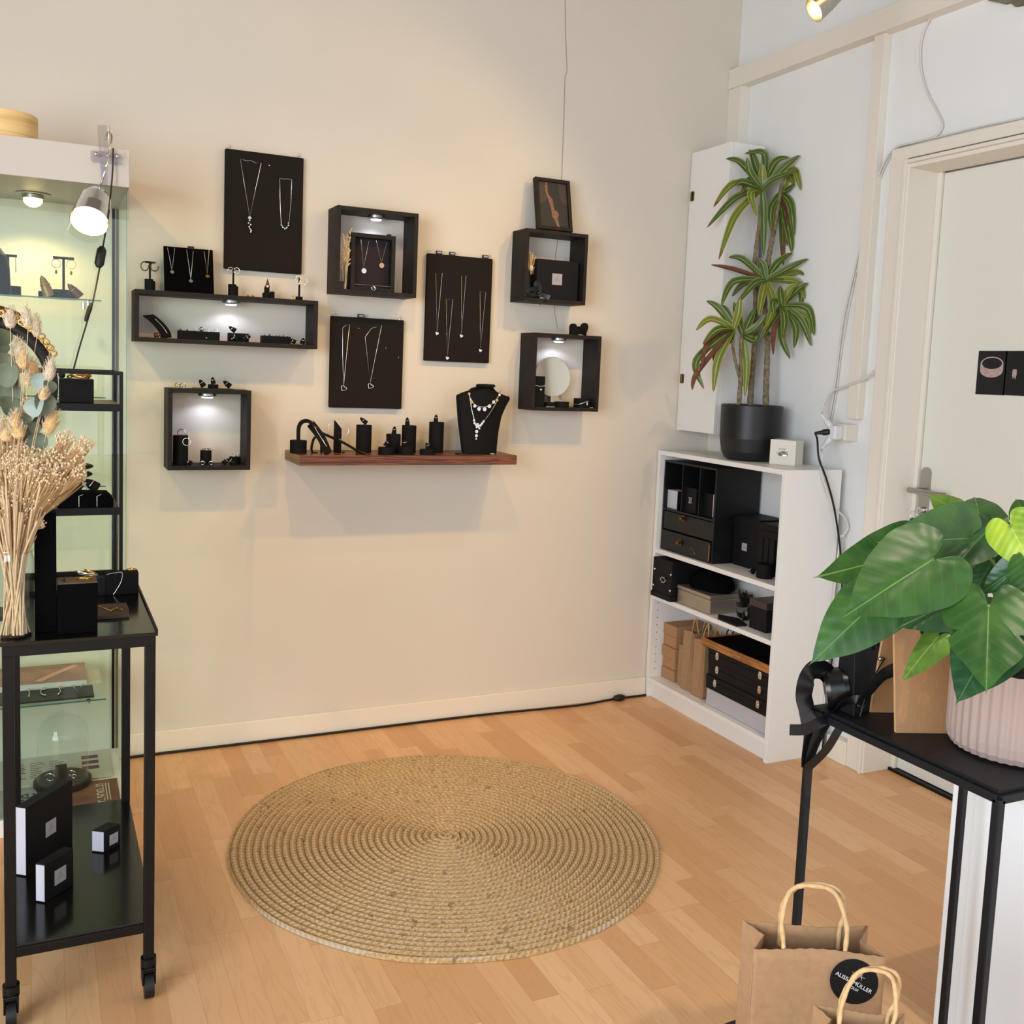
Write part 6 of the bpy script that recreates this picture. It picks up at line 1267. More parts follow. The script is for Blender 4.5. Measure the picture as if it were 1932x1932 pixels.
arm = spline([V(cl.x-.002, yc_-.008, cl.z+.05), V(cl.x+.004, yc_-.020, cl.z+.068), V(cl.x+.012, yc_-.045, cl.z+.05), at(203, 300, y=-.57), at(196, 330, y=-.575), apex], 6); MB().tube(arm, .0028, 8).build('gooseneck', 'chrome', t)
MB().lathe([(.012, 0), (.026, .008), (.040, .035), (.046, .080), (.0490, Ls), (.0478, Ls), (.045, .075), (.036, .035), (.02, .012), (0, .010)], apex, 40, mxl).build('shade', 'chrome', t)
M['bulb3'] = mat('lit_spot_bulb', (255, 240, 215), .3, emit=((255, 226, 168), 16)); MB().lathe([(0, .104), (.020, .103), (.036, .098), (.043, .090), (.030, .045), (0, .03)][::-1], apex, 32, mxl).build('bulb', 'bulb3', t)
spot('clip_lamp_beam', apex+axl*.128, apex+axl*1.2, 10, WARM, 140, .7, .03)
cbl = [V(cl.x+.018, yc_-.006, cl.z+.03), at(212, 330, y=-.515), at(205, 400, y=-.52), at(195, 462, y=-.535), at(189, 500, y=-.55), at(175, 570, y=-.6), at(165, 605, y=-.61), at(150, 655, y=-.63), at(140, 692, y=-.64), at(134, 715, y=-.66)]
tt = thing('lamp_cable', 'black cable with switch hanging from the clip lamp in front of the glass cabinet', 'cable', cbl[4], None); MB().tube(spline(cbl, 6), .0022, 7).build('cord', 'blkcable', tt)
s1, s2 = at(193, 466, y=-.537), at(186, 504, y=-.551); MB().tube([s1, s1.lerp(s2, .15), s1.lerp(s2, .85), s2], [.007, .0125, .0125, .007], 12).build('switch', 'blkcable', tt); s1, s2 = at(173, 572, y=-.6), at(161, 606, y=-.61); MB().tube([s1, s1.lerp(s2, .3), s1.lerp(s2, .8), s2], [.003, .0065, .0055, .003], 10).build('inline_plug', 'blkcable', tt)
# contents: top shelf
zs = sh[0]
def gx(px, py, yy): return at(px, py, y=yy).x
xT = gx(120, 520, -.30); t = thing('earring_stand', 'black T-shaped earring stand with gold drop hoops inside the glass cabinet', 'earring stand', (xT, -.30, zs), None)
base_cyl(MB(), (xT-.002, -.30, zs), .036, .022).build('base', 'leather', t); base_cyl(MB(), (xT-.004, -.30, zs+.022), .026, .006).build('base_step', 'leather', t); MB().box((xT-.0035, -.304, zs+.028), (xT+.0035, -.297, zs+.118)).build('post', 'leather', t); MB().box((xT-.028, -.304, zs+.116), (xT+.028, -.297, zs+.123)).build('crossbar', 'leather', t)
for s in (-1, 1):
    tt = thing('drop_earring', 'gold drop hoop on the T stand in the glass cabinet, %s' % ('towards the clip lamp cable' if s > 0 else 'away from the lamp cable'), 'earring', (xT+s*.02, -.306, zs+.08), None); MB().ring((xT+s*.02, -.306, zs+.102), .0125, .0011, (.2*s, 1, 0), 20, 6).build('hoop', 'gold', tt); MB().ball((xT+s*.02, -.306, zs+.078), .0042, 6, (.8, .6, 1.5)).build('drop', 'bronze', tt)
xx = gx(84, 545, -.31); tag(base_cyl(MB(), (xx-.001, -.31, zs), .0155, .020).build('cylinder_stand', 'leather', org=(xx, -.31, zs)), 'small black cylinder beside the T stand in the glass cabinet', 'display stand')
M['goldl'] = mat('golden_leather', (142, 112, 66), .4, .4)
cone_finger((gx(93, 525, -.345), -.345, zs), .015, .062, -.35, 'golden ring cone leaning beside the T stand in the glass cabinet', 'goldl', 'gold', name='ring_cone')
cone_finger((gx(143, 555, -.33)+.012, -.33, zs), .013, .050, -.75, 'dark golden ring cone leaning at the end of the top glass shelf', 'brownl', 'gold')
tag(base_cyl(MB(), (gx(28, 540, -.3), -.30, zs), .016, .030).build('cylinder_stand', 'leather', org=(gx(28, 540, -.3), -.3, zs)), 'black cylinder beside the dark bust on the top glass shelf', 'display stand')
xe = gx(26, 500, -.3); t = thing('earring_stand', 'black earring stand with dangling chain earring near the dark bust', 'earring stand', (xe-.02, -.27, zs), None); MB().box((xe-.018, -.272, zs), (xe-.012, -.266, zs+.118)).build('post', 'leather', t); MB().box((xe-.022, -.272, zs+.114), (xe+.008, -.266, zs+.121)).build('crossbar', 'leather', t); MB().tube([V(xe+.004, -.274, zs+.115), V(xe+.005, -.274, zs+.07)], .0013, 5).build('chain_drop', 'gold', t)
bxx = gx(2, 500, -.33); k = MB(); k.lathe([(0, 0), (.045, 0), (.040, .03), (.038, .08), (.030, .11), (.015, .13), (0, .135)], (bxx-.016, -.345, zs+.0005), 24); tag(k.build('necklace_bust', 'leather', org=(bxx-.016, -.345, zs)), 'rounded black bust at the frame edge on the top glass shelf', 'bust')
# lower glass shelves: oval pads
for i, (px, py, yy) in enumerate(((150, 888, -.22), (150, 903, -.26))):
    p_ = at(px, py, y=yy); 
z2_ = sh[2]; xo = gx(160, 905, -.25); tag(MB().ball((xo-.012, -.22, z2_+.012), .036, 8, (1, .8, .32)).build('oval_stone', 'slate' if 0 else 'blkpaint', org=(xo-.01, -.25, z2_)), 'flat dark oval pebble on the glass shelf behind the dried flowers', 'stone')
tag(MB().ball((xo-.008, -.22, z2_+.036), .034, 8, (1, .8, .30)).build('oval_stone', 'blkpaint', org=(xo-.01, -.22, z2_+.025)), 'second flat dark oval pebble stacked on the first one', 'stone')
# low shelf: black board with branch jewels, magazines
zl = sh[3]; R5 = lambda x, y, z=None: at(x/5.368, 1200+y/5.368, z=z if z is not None else zl)
t = thing('jewel_board', 'black board with four silver branch brooches lying on the low glass shelf', 'display board', (-2.28, -.35, zl), None)
zq = zl+.006; P_ = [R5(-60, 730, zq), R5(957, 610, zq), R5(930, 372, zq), R5(-60, 450, zq)]
x1_, y0_, y1_ = P_[1].x, -.405, (P_[2].y); print('board', P_)
MB().box((GX0+.1, y0_, zl+.0005), (x1_, min(y1_, -.292), zl+.006)).build('board', 'blkpaint', t, bevel=.004)
for pts, lab in (([(325, 415), (330, 445), (290, 485), (280, 520), (297, 570), (292, 612)], 'curled branch'), ([(450, 415), (462, 460), (445, 510), (412, 560), (425, 590), (455, 600)], 'forked branch'), ([(605, 412), (598, 480), (600, 530), (612, 560), (590, 590)], 'anchor branch')):
    cp = spline([at(x/5.368, 1200+y/5.368, z=zl+.0085) for x, y in pts], 5); tt = tag(MB().tube(cp, .0016, 6).ball(cp[-1], .003, 5).ball(cp[len(cp)//2]+V(.006, -.002, 0), .004, 5, (1.6, .7, .5)).build('branch_brooch', 'silver', org=cp[5]), 'silver %s shaped brooch on the low black board' % lab, 'brooch')
D_ = [at(x/5.368, 1200+y/5.368, z=zl+.0085) for x, y in ((775, 395), (840, 475), (795, 575), (720, 485))]; tag(MB().tube(D_, .0014, 6, closed=True).tube([D_[1], D_[3]], .0013, 6).build('diamond_brooch', 'silver', org=D_[0]), 'silver open diamond shaped brooch on the low black board', 'brooch')
t = thing('magazine', 'pink and brown covered magazine lying on the low glass shelf', 'magazine', (-2.35, -.2, zl), None)
M['magp'] = mat('brown_pink_cover', (150, 112, 98), .4, noise=(14, .3)); M['paper'] = mat('newsprint', (196, 196, 184), .8)
m0 = R5(745, 320, zl+.03); ibox('pages', 'paper', t, (GX0+.12, -.285, zl+.0005), (-2.225, -.10, zl+.021), .001); ibox('cover', 'magp', t, (GX0+.12, -.286, zl+.021), (-2.224, -.10, zl+.0225), .0004)
k = MB()
cp = spline([V(-2.36, -.27, zl+.0232), V(-2.31, -.20, zl+.0232), V(-2.25, -.13, zl+.0232)], 5); M['pinkp'] = mat('pink_printed_stroke', (206, 160, 142), .5); k.ribbon(cp, [V(.010, -.006, 0)]*len(cp), .0004).build('cover_stroke', 'pinkp', t)
tag(ibox('brochure', 'paper', None, (-2.222, -.27, zl+.0005), (-2.182, -.12, zl+.002), 0), 'pale brochure beside the magazine on the low glass shelf', 'brochure')
# bottom: newspapers and dome
zn = .0505; random.seed(5)
M['news1'] = mat('pale_newspaper', (198, 198, 186), .8, noise=(30, .06)); M['news2'] = mat('blue_grey_newspaper', (150, 162, 166), .7, noise=(20, .12)); M['news3'] = mat('brown_newspaper', (118, 84, 68), .7, noise=(16, .3)); M['ink'] = mat('printing_ink', (70, 72, 76), .8); M['purple'] = mat('purple_print', (106, 72, 94), .7, noise=(80, .3))
def paper(lab, x0, y0, x1, y1, z, mt):
    t = thing('newspaper', lab, 'newspaper', ((x0+x1)/2, (y0+y1)/2, z), 'newspapers on the cabinet floor'); ibox('sheet', mt, t, (x0, y0, z), (x1, y1, z+.0012), 0); return t
t = paper('pale newspaper spread at the back of the cabinet floor', -2.62, -.05, -2.15, -.285, zn+.0035, 'news1')
for i in range(3):
    for j in range(9): MB().box((-2.44+i*.055, -.10-.015*j, zn+.0048), (-2.44+i*.055+random.uniform(.02, .045), -.104-.015*j, zn+.005)).build('print_line', 'ink', t)
for j in range(3): MB().box((-2.235, -.09-.045*j, zn+.0048), (-2.185, -.118-.045*j, zn+.0051)).build('printed_picture', 'purple', t)
t = paper('blue grey newspaper at the front of the cabinet floor, beside the frame edge', -2.62, -.285, -2.365, -.485, zn+.0022, 'news2'); text('aire', .085, (-2.395, -.40, zn+.0037), (0, 1, 0), (-1, 0, 0), 'ink', t)
t = paper('brown newspaper at the front corner of the cabinet floor', -2.36, -.30, -2.14, -.485, zn+.001, 'news3'); text('r son n', .05, (-2.195, -.40, zn+.0025), (0, 1, 0), (-1, 0, 0), 'paper', t)
for j in range(3): MB().box((-2.165-.008*j, -.33, zn+.0024), (-2.168-.008*j, -.46, zn+.0026)).build('print_line', 'paper', t)
dc = V(-2.294, -.30, zn+.005); t = thing('glass_dome', 'glass cloche dome on a round black base with rings under it', 'cloche', dc, None)
MB().lathe([(0, 0), (.078, 0), (.082, .004), (.082, .016), (.078, .020), (0, .020)], dc, 40).build('base', 'blkpaint', t)
zdt = at(117, 1345, y=-.30).z-dc.z; print('dome h', zdt); R0 = .073; k = MB(); k.lathe([(R0, .0205)]+[(R0, zdt-R0)]+[(R0*math.cos(a), zdt-R0+R0*math.sin(a)) for a in [PI/2*i/9 for i in range(1, 10)]], dc, 48).build('glass_bell', 'glass', t)
for i, (dx, dy) in enumerate(((-.035, -.02), (.025, -.01), (.03, -.035))): tag(MB().ring(dc+V(dx, dy, .034), .013-.003*i, .0018, (.4, 1, .3), 20, 6).build('silver_ring', 'silver', org=dc+V(dx, dy, .02)), 'silver ring under the glass dome, %s' % ['the largest', 'the middle one', 'the smallest at the front'][i], 'ring')
tag(ibox('small_block', 'leather', None, tuple(dc+V(-.02, 0, .0205)), tuple(dc+V(.012, .02, .055)), .001), 'small black block under the glass dome', 'display block')
# ================================================================ BLACK TROLLEY
X1, X0, YF, YR, ZT, ZS = -2.137, -2.422, -1.392, -.742, .80, .172
t = thing('metal_trolley', 'black metal trolley on castors standing before the glass cabinet', 'trolley', ((X0+X1)/2, (YF+YR)/2, 0), None); TR = t; L_ = .021
ibox('top_plate', 'blkgloss', t, (X0-.004, YF-.004, ZT-.008), (X1+.004, YR+.004, ZT), .001)
k = MB()
for a, b in (((X0, YF, ZT-.03), (X1, YF+.02, ZT-.008)), ((X0, YR-.02, ZT-.03), (X1, YR, ZT-.008)), ((X0, YF+.02, ZT-.03), (X0+.02, YR-.02, ZT-.008)), ((X1-.02, YF+.02, ZT-.03), (X1, YR-.02, ZT-.008))): k.box(a, b)
k.build('top_frame', 'blkmetal', t, bevel=.001)
k = MB().box((X1+.001, YF-.004, ZT), (X1+.004, YR+.004, ZT+.006)); k.build('raised_lip', 'blkmetal', t)
for x in (X0, X1-L_):
    for y, nm in ((YF, 'leg'), (YR-L_, 'leg')):
        ibox(nm, 'blkmetal', t, (x, y, .085), (x+L_, y+L_, ZT-.03), .0015)
        c = V(x+L_/2, y+L_/2, 0); cs = MB().cyl(c+V(0, 0, .062), .016, .024, 20).box((c.x-.014, c.y-.018, .03), (c.x-.010, c.y+.018, .068)).box((c.x+.010, c.y-.018, .03), (c.x+.014, c.y+.018, .068)).box((c.x-.014, c.y-.018, .058), (c.x+.014, c.y+.018, .068)).build('castor', 'blkmetal', t, bevel=.002)
        MB().cyl(c+V(-.0095, -.008, .027), .027, .019, 28, mx=Matrix.Rotation(PI/2, 3, 'Y')).build('wheel', 'blkcable', cs, bevel=.003)
ibox('bottom_shelf', 'blkgloss', t, (X0+.002, YF+.002, ZS-.006), (X1-.002, YR-.002, ZS), .001)
k = MB()
for a, b in (((X0+L_, YF, ZS-.026), (X1-L_, YF+.018, ZS-.006)), ((X0+L_, YR-.018, ZS-.026), (X1-L_, YR, ZS-.006)), ((X0, YF+L_, ZS-.026), (X0+.018, YR-L_, ZS-.006)), ((X1-.018, YF+L_, ZS-.026), (X1, YR-L_, ZS-.006))): k.box(a, b)
k.build('shelf_frame', 'blkmetal', t, bevel=.001)
# rotated card boxes on the bottom shelf
def card_box(lab, A, B, Cc, toppx, grp='black and white jewellery boxes on the trolley shelf', lab_px=None, ls=.03):
    A, B, Cc = V(*A, ZS), V(*B, ZS), V(*Cc, ZS); z = at(*toppx, y=B.y).z; t = thing('jewellery_box', lab, 'box', (A+Cc)/2, grp); D = Cc+(A-B); h = V(0, 0, z-ZS)
    u = (Cc-B).normalized(); n = (B-A).normalized(); e = .0015
    sh_ = [p+V(0, 0, .0005) for p in (A, B, Cc, D)]; MB().hexa(sh_+[p+h for p in sh_]).build('black_sleeve', 'blkbox', t, bevel=.001)
    m = [A+n*e-u*.0006, B-n*e-u*.0006, B-n*e+u*.004, A+n*e+u*.004]; MB().hexa([p+V(0, 0, .0035) for p in m]+[p+h-V(0, 0, .002) for p in m]).build('pale_side', 'greypap', t)
    up = V(0, 0, 1); nf = u.cross(up).normalized()
    if nf.dot(CAM-B) < 0: nf = -nf
    lc = V(*B)+V(0, 0, 0); d = (AR*((lab_px[0]-PCX)/FPX)-AU*((lab_px[1]-PCY)/FPX)+AF); lp = CAM+d*((B-CAM).dot(nf)/d.dot(nf)); logo(lp+nf*.0004, ls, u, up, nf, t); return t
card_box('tall black box with pale side and silver logo label on the trolley shelf', (-2.407, -1.087), (-2.385, -1.103), (-2.285, -.977), (49, 1524), lab_px=(95.7, 1561), ls=.036)
card_box('medium black box with pale side standing before the tall one', (-2.366, -1.226), (-2.347, -1.24), (-2.289, -1.179), (84, 1632), lab_px=(113.5, 1651), ls=.034)
card_box('small square black box with silver label standing alone on the trolley shelf', (-2.244, -1.029), (-2.217, -1.047), (-2.179, -1.016), (197.5, 1569), lab_px=(214.5, 1582), ls=.026)
# vase with dried flowers
vc = V(-2.400, -1.345, ZT+.0005); vr = .0375; vh = at(30, 1035, y=vc.y).z-ZT; print('vase h', vh)
t = thing('flower_vase', 'tall glass jar filled with dried grasses and bunny tails on the trolley', 'vase', vc, None)
MB().lathe([(0, .004), (vr-.004, .004), (vr-.0025, .01), (vr-.0025, vh-.02), (vr-.006, vh-.008), (vr-.002, vh)], vc, 40).build('jar_inside', 'glass', t)
MB().lathe([(0, 0), (vr-.003, 0), (vr, .005), (vr, vh-.022), (vr-.004, vh-.012), (vr-.003, vh-.006), (vr+.001, vh-.003), (vr, vh)], vc, 40).build('jar', 'glass', t)
random.seed(31); M['str3'] = mat('dry_stalk', (206, 178, 140), .8, noise=(120, .12)); M['str4'] = mat('rosy_dry_stalk', (176, 118, 92), .8)
k = MB(); tips = []
for i in range(120):
    a0 = random.uniform(0, 2*PI); r0 = random.uniform(0, vr-.010); a1 = a0+random.uniform(1.5, 4.5); r1 = random.uniform(.3, 1)*(vr-.010)
    s = vc+V(r0*math.cos(a0), r0*math.sin(a0), .006); m = vc+V(r1*math.cos(a1), r1*math.sin(a1), vh-.01); e = vc+V(r1*math.cos(a1)*random.uniform(1.6, 3), r1*math.sin(a1)*random.uniform(1.6, 3), vh+random.uniform(.05, .16)); k.tube([s, m, e], random.uniform(.0010, .0024), 5); tips.append((m, e))
k.build('stalks', 'str3', t)['kind'] = 'stuff'
fd = proj(vc)[2]
def fz(x, y, d=0): return atd(x/4.39, 560+y/4.39, fd+d)
def fz2(x, y, d=0): return atd(x/4.392, 680+y/4.392, fd+d)
# baby's breath cloud
k = MB(); kb = MB(); random.seed(77)
def spray(b, e, n, rad, r, kk, kq, sz):
    for i in range(n):
        v = V(random.gauss(0, 1), random.gauss(0, 1), random.gauss(0, 1)); v = v.normalized()*rad*random.random()**.33; p = e+V(v.x, v.y, v.z*.85); mid = b.lerp(p, .65)+V(random.uniform(-.006, .006), 0, 0)
        kk.tube([b, mid, p], r, 3, caps=False); 
        kq.add([p+V(sz, 0, 0), p-V(sz, 0, 0), p+V(0, sz, 0), p-V(0, sz, 0), p+V(0, 0, sz), p-V(0, 0, sz)], [(0, 2, 4), (2, 1, 4), (1, 3, 4), (3, 0, 4), (2, 0, 5), (1, 2, 5), (3, 1, 5), (0, 3, 5)])
neck = vc+V(0, 0, vh)
for (x, y, d, R_) in ((60, 880, .02, .035), (20, 560, .02, .03), (30, 700, .03, .035), (100, 620, .04, .028), (30, 820, 0, .035), (150, 900, 0, .04), (340, 900, -.02, .04), (440, 930, -.02, .035), (230, 850, -.02, .042), (330, 830, .02, .040), (440, 850, 0, .040), (540, 880, .02, .038), (590, 830, 0, .030), (250, 950, -.03, .045), (120, 1000, 0, .05), (400, 980, .0, .045), (500, 960, .03, .040), (30, 1120, 0, .045), (150, 1180, -.02, .05), (300, 1120, 0, .045), (380, 1080, .02, .040), (600, 960, .03, .030), (60, 1250, .0, .04)):
    e = fz2(x, y, d); spray(neck.lerp(e, .35), e, 150, R_, .0005, k, kb, .0026)
for (x, y, R_) in ((540, 640, .020), (690, 700, .022), (650, 930, .016), (220, 690, .02), (320, 1350, .014)):
    e = fz2(x, y); spray(neck.lerp(e, .7), e, 80, R_, .0005, k, kb, .0025)
M['bb'] = mat('cream_tiny_blossom', (234, 212, 178), .9); M['bbs'] = mat('fine_dry_twig', (214, 180, 132), .9)
k.build('fine_twigs', 'bbs', t)['kind'] = 'stuff'; kb.build('tiny_blossoms', 'bb', t)['kind'] = 'stuff'
# bunny tails
q = NT('bunny_tail'); nz = q.n('ShaderNodeTexNoise', {'Vector': q.pos(), 'Scale': 400, 'Detail': 2}).outputs[0]; q.put(q.b.inputs['Base Color'], q.ramp(nz, [(.3, lin((208, 184, 146))), (.7, lin((238, 222, 196)))])); q.b.inputs['Roughness'].default_value = 1; q.bump(nz, 1, .004); q.b.inputs['Sheen Weight'].default_value = .4; M['bunny'] = q.m
M['bunnyy'] = mat('golden_bunny_tail', (222, 182, 118), 1, noise=(300, .12), bump=(300, 1), sheen=.4)
for i, (x0, y0, x1, y1, w, g) in enumerate(((85, 265, 85, 95, 38, 0), (235, 255, 205, 75, 30, 0), (305, 340, 297, 150, 28, 0), (160, 520, 150, 350, 40, 0), (150, 640, 130, 480, 50, 0), (190, 600, 190, 430, 34, 1), (275, 700, 265, 520, 42, 1), (400, 700, 425, 510, 34, 0), (150, 910, 135, 740, 42, 0), (230, 740, 240, 620, 30, 1), (380, 1145, 460, 940, 44, 1), (225, 1000, 235, 860, 36, 1), (130, 1090, 125, 940, 34, 1), (160, 1180, 140, 1030, 44, 1), (350, 860, 372, 760, 30, 1), (60, 1200, 50, 1080, 42, 1), (110, 1370, 90, 1240, 40, 1))):
    dd = random.uniform(-.05, .04); a, b = fz(x0, y0, dd), fz(x1, y1, dd); ax = (b-a); L2 = ax.length; w_ = w*1.2/4.39/FPX*fd; mxb = ax.normalized().to_track_quat('Z', 'Y').to_matrix()
    tl = MB().lathe([(w_*.35*0, 0), (w_*.75, L2*.12), (w_*.98, L2*.35), (w_*.85, L2*.65), (w_*.45, L2*.9), (0, L2)], a, 14, mxb).build('bunny_tail', 'bunnyy' if g else 'bunny', t)
    kk = MB()
    for j in range(120):
        f = random.random(); an = random.uniform(0, 2*PI); rr = w_*math.sin(PI*min(.97, f*.9+.1))**.7; p = a+mxb @ V(rr*math.cos(an), rr*math.sin(an), L2*f); d_ = (mxb @ V(math.cos(an)*.5, math.sin(an)*.5, 1)).normalized()*w_*.9; kk.tube([p, p+d_], .00035, 3, caps=False)
    kk.build('hairs', 'bunny', tl)['kind'] = 'stuff'
    MB().tube(spline([a, a.lerp(neck, .5)+V(random.uniform(-.01, .01), 0, 0), neck+V(random.uniform(-.015, .015), random.uniform(-.015, .015), -.03)], 4), .0007, 4).build('stem', 'str3', t)
# eucalyptus leaves
M['euc'] = mat('grey_green_eucalyptus', (104, 112, 92), .7, noise=(40, .15)); M['euc2'] = mat('pale_eucalyptus', (150, 162, 152), .7, noise=(40, .1))
def round_leaf(c, r, nrm, mt, ell=1.0):
    n = Vector(nrm).normalized(); u, w = frame_of(n); vs = [c]+[c+u*r*ell*math.cos(a)*f+w*r*math.sin(a)*f+n*(r*.28*f*f*math.cos(2*a)) for f in (.5, 1) for a in [2*PI*i/18 for i in range(18)]]
    fs = [(0, 1+i, 1+(i+1) % 18) for i in range(18)]+[(1+i, 19+i, 19+(i+1) % 18, 1+(i+1) % 18) for i in range(18)]; MB().add(vs, fs, True).build('eucalyptus_leaf', mt, t)
for (x, y, r, nx, mt, d) in ((30, 520, .020, .3, 'euc', -.02), (60, 640, .026, -.2, 'euc', -.03), (40, 800, .028, .1, 'euc', -.02), (80, 900, .022, .4, 'euc', -.03), (320, 690, .017, -.4, 'euc2', -.02), (410, 740, .014, .6, 'euc', -.03), (370, 880, .024, .2, 'euc', -.04), (290, 910, .020, -.9, 'euc2', -.05), (165, 960, .012, .3, 'euc', -.02), (215, 1010, .012, .9, 'euc', -.03), (280, 1080, .014, .6, 'euc', -.02), (250, 1160, .018, .3, 'euc', 0), (310, 1200, .020, .1, 'euc', -.01), (20, 320, .020, .8, 'euc', 0), (10, 420, .016, .9, 'euc', 0)):
    round_leaf(fz(x, y, d), r, (CAM-vc).normalized()+V(nx, random.uniform(-.3, .3), random.uniform(-.2, .5)), mt, random.uniform(.8, 1.15))
# round mirror stand with gold chain
mc = at(-35, 724, y=-1.18); t = thing('ring_display_stand', 'large open black ring stand half hidden by the dried flowers', 'display stand', (mc.x, -1.18, ZT), None)
MB().ring(mc, .133, .0125, (0, 1, 0), 64, 12).build('ring_frame', 'blkpaint', t)
MB().tube([V(mc.x, -1.175, mc.z-.142), V(mc.x, -1.175, ZT+.01)], .008, 12).build('pole', 'blkpaint', t); MB().cyl((mc.x, -1.175, ZT+.0005), .055, .010, 32).build('foot', 'blkpaint', t)
tt = thing('gold_chain', 'chunky gold coin chain draped over the top of the large black ring stand', 'necklace', mc+V(.05, -.02, .13), None)
for i in range(22):
    a = PI/2-.15-i*.047; p = mc+V(math.cos(a)*.151, -.006, math.sin(a)*.151)+V(0, 0, .004*(i % 2)); MB().ring(p, .0065, .0014, (.3*(i % 3-1), 1, .5*(i % 2)), 12, 5).build('link', 'gold', tt)
M['brassd'] = mat('polished_bronze', (150, 112, 70), .25, 1); cu = MB(); cu.tube([mc+V(math.cos(a)*.158, .018, math.sin(a)*.158) for a in [PI/2+.6-1.15*i/14 for i in range(15)]], .010, 10); tag(cu.build('bronze_cuff', 'brassd', org=mc+V(0, .018, .158)), 'wide bronze choker lying over the large black ring stand', 'necklace')
# metal tower on the trolley
t = thing('metal_tower_shelf', 'narrow black metal tower shelf with two levels standing on the trolley', 'shelf', (-2.29, -.87, ZT), None)
ax0, ax1, ay0, ay1, az = -2.405, -2.172, -.985, -.765, 1.328; pw = .0085
for x in (ax0, ax1-pw):
    for y in (ay0, ay1-pw): ibox('post', 'blkmetal', t, (x, y, ZT+.0005), (x+pw, y+pw, az), .0008)
for z, h in ((az-pw, pw), (ZT+.0005, pw)):
    MB().box((ax0+pw, ay0, z), (ax1-pw, ay0+pw, z+h)).box((ax0+pw, ay1-pw, z), (ax1-pw, ay1, z+h)).box((ax0, ay0+pw, z), (ax0+pw, ay1-pw, z+h)).box((ax1-pw, ay0+pw, z), (ax1, ay1-pw, z+h)).build('rail_frame', 'blkmetal', t)
zt1 = at(200, 761, y=ay0).z; zt2 = at(200, 957, y=ay0).z; print('tower shelves', zt1, zt2)
for z in (zt1, zt2): ibox('tray', 'blkmetal', t, (ax0+pw, ay0+.0005, z-.019), (ax1-pw, ay1-.0005, z-.001), .001)
xa, xb = at(112, 740, y=-.97).x, at(177, 740, y=-.97).x; zb2 = at(112, 714, y=-.97).z
t = tag(ibox('display_block', 'leather', None, (xa, -.972, zt1-.0005), (xb, -.90, zb2), .001), 'black block carrying gold bangles on the upper level of the tower shelf', 'display block')
for i in range(3): tag(MB().ring(((xa+xb)/2+.005+.004*i, -.935, zb2+.004+.0035*i), .024-.002*i, .0018, (.1*i, .25, 1), 28, 6).build('gold_bangle', 'gold', org=((xa+xb)/2, -.935, zb2)), 'thin gold bangle on the tower block, %s' % ['lowest', 'middle one', 'topmost'][i], 'bangle')
tag(MB().ball((xa+.006, -.94, zb2+.008), .008, 6).build('black_clip', 'blkpaint', org=(xa+.006, -.94, zb2)), 'small black clip at the corner of the tower block', 'clip')
xa, xb = at(108, 940, y=-.97).x, at(214, 940, y=-.97).x; t = thing('necklace_pad', 'rounded black velvet pad with two ring cones and chains on the lower tower level', 'display pad', ((xa+xb)/2, -.93, zt2), None); hz = at(180, 932, y=-.97).z-zt2
MB().prism([V(x, -.972, z) for x, z in ((xa, zt2-.0005), (xb, zt2-.0005), (xb, zt2+hz*.6), (xb-.012, zt2+hz), (xa+.02, zt2+hz*1.1), (xa, zt2+hz*.8))], (0, .075, 0)).build('pad', 'vel', t, bevel=.003)
zc_ = zt2+hz
for i, (px, lb) in enumerate(((147, 'on the tower pad, nearer the dried flowers'), (178, 'on the tower pad, nearer the tower post'))): cone_finger((at(px, 930, y=-.94).x+.006, -.94, zc_), .013, .036, -.95, 'black ring cone with pave ring '+lb, az=.2, grp='ring cones on the tower pad')
for i, px in enumerate((149, 183)):
    p0 = at(px, 936, y=-.9735); tag(MB().tube([p0, V(p0.x, -.9735, zt2+.001)], .0009, 5).tube([p0, at(px+8, 933, y=-.9735)], .0009, 5).build('fine_chain', 'silver', org=p0), 'fine silver chain hanging down the tower pad, %s' % ('nearer the flowers' if i == 0 else 'nearer the post'), 'necklace')
# blocks on the trolley top
zT = ZT+.0005
tag(ibox('tall_display_block', 'vel', None, (-2.3635, -1.335, zT), (-2.323, -1.29, 1.045), .001), 'tall narrow black block right beside the flower vase', 'display block')
t = thing('display_block', 'black block with lit brownish top carrying silver and gold bangles on the trolley', 'display block', (-2.285, -1.33, zT), None); ibox('block', 'vel', t, (-2.322, -1.360, zT), (-2.247, -1.295, .903), .001); M['littop'] = mat('lit_brown_top', (96, 78, 56), .7, noise=(60, .15)); ibox('lit_top', 'littop', t, (-2.3215, -1.3595, .903), (-2.2475, -1.2955, .9042), 0)  # brown sheet paints the light falling on the black block's top
for i, (dx, dy, R_, mt) in enumerate(((.004, -.012, .016, 'gold'), (.012, .006, .018, 'silver'), (.0, .008, .014, 'silver'), (.016, -.008, .013, 'gold'))):
    tag(MB().ring((-2.275+dx, -1.325+dy, .9085+.004*i), R_, .0013, (.15*i, .3, 1), 26, 6).build('bangle', mt, org=(-2.275, -1.325, .905)), 'thin %s bangle on the lit-topped block, %s of the heap' % (mt, ['lowest', 'second lowest', 'second from the top', 'topmost'][i]), 'bangle')
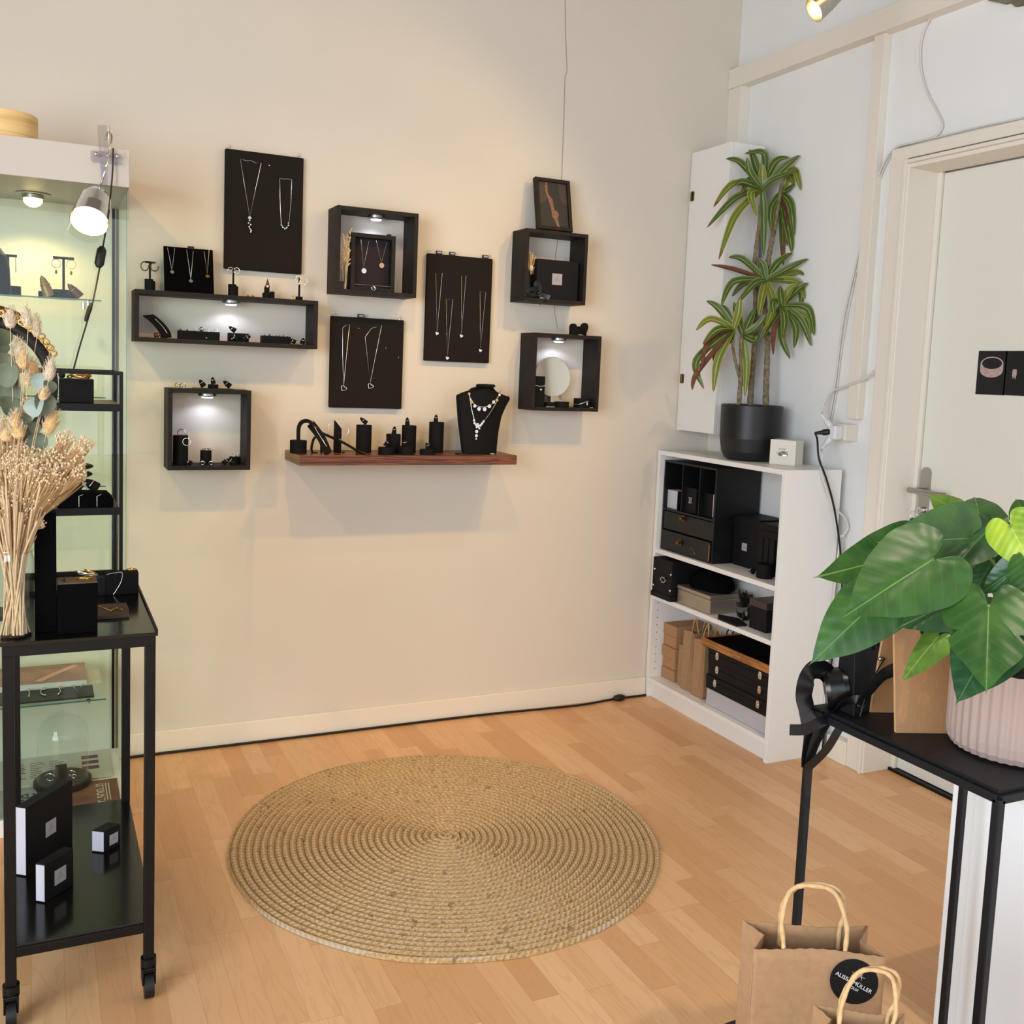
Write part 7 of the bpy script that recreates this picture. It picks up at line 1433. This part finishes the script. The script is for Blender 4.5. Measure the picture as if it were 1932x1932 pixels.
MB().tube([V(-2.31, -1.34, .9045), V(-2.307, -1.338, .915)], [.005, .0003], 4) .build('point', 'blkpaint', t)
t = thing('display_block', 'black block with a draped silver chain at the rear corner of the trolley', 'display block', (-2.18, -.95, zT), None); ibox('block', 'leather', t, (-2.213, -1.03, zT), (-2.140, -.995, .853), .001)
cc_ = [V(-2.211, -1.031, .851), V(-2.19, -1.0315, .8545), V(-2.177, -1.0315, .853), V(-2.180, -1.0315, .83), V(-2.196, -1.0315, .802)]; tag(MB().tube(spline(cc_, 5), .0010, 5).build('fine_chain', 'silver', org=cc_[2]), 'fine silver chain falling over the rear corner block', 'necklace')
tag(MB().ring((-2.155, -1.01, .8562), .011, .0022, (0, .1, 1), 22, 6).build('gold_bracelet', 'gold', org=(-2.155, -1.01, .853)), 'small gold bracelet on the rear corner block', 'bracelet')
tag(ibox('small_block', 'blkbox', None, (-2.238, -1.03, zT), (-2.2135, -.995, .842), .001), 'small dark block beside the rear corner block', 'display block')
tag(ibox('small_block', 'blkbox', None, (-2.325, -1.22, zT), (-2.29, -1.18, .85), .001), 'small dark block behind the lit-topped block', 'display block')
M['slate'] = mat('slate', (88, 74, 58), .75, noise=(40, .2), bump=(60, .8))
t = tag(MB().prism([V(x, y, zT) for x, y in ((-2.246, -1.255), (-2.21, -1.258), (-2.178, -1.253), (-2.175, -1.2), (-2.176, -1.146), (-2.215, -1.143), (-2.246, -1.146))], (0, 0, .007)).build('slate_slab', 'slate', org=(-2.21, -1.2, zT), bevel=.0008), 'small slate slab with a gold chain on the trolley top', 'slab')
cp = spline([V(-2.243, -1.16, zT+.0085), V(-2.225, -1.19, zT+.0085), V(-2.215, -1.22, zT+.0085), V(-2.2, -1.2, zT+.0085), V(-2.188, -1.225, zT+.0085)], 5); k = MB().tube(cp, .0010, 5)
for i in range(3, len(cp), 3): k.ball(cp[i]+V(0, 0, .0005), .0022, 4)
tag(k.build('bead_chain', 'gold', org=cp[4]), 'gold bead chain lying on the slate slab', 'necklace')
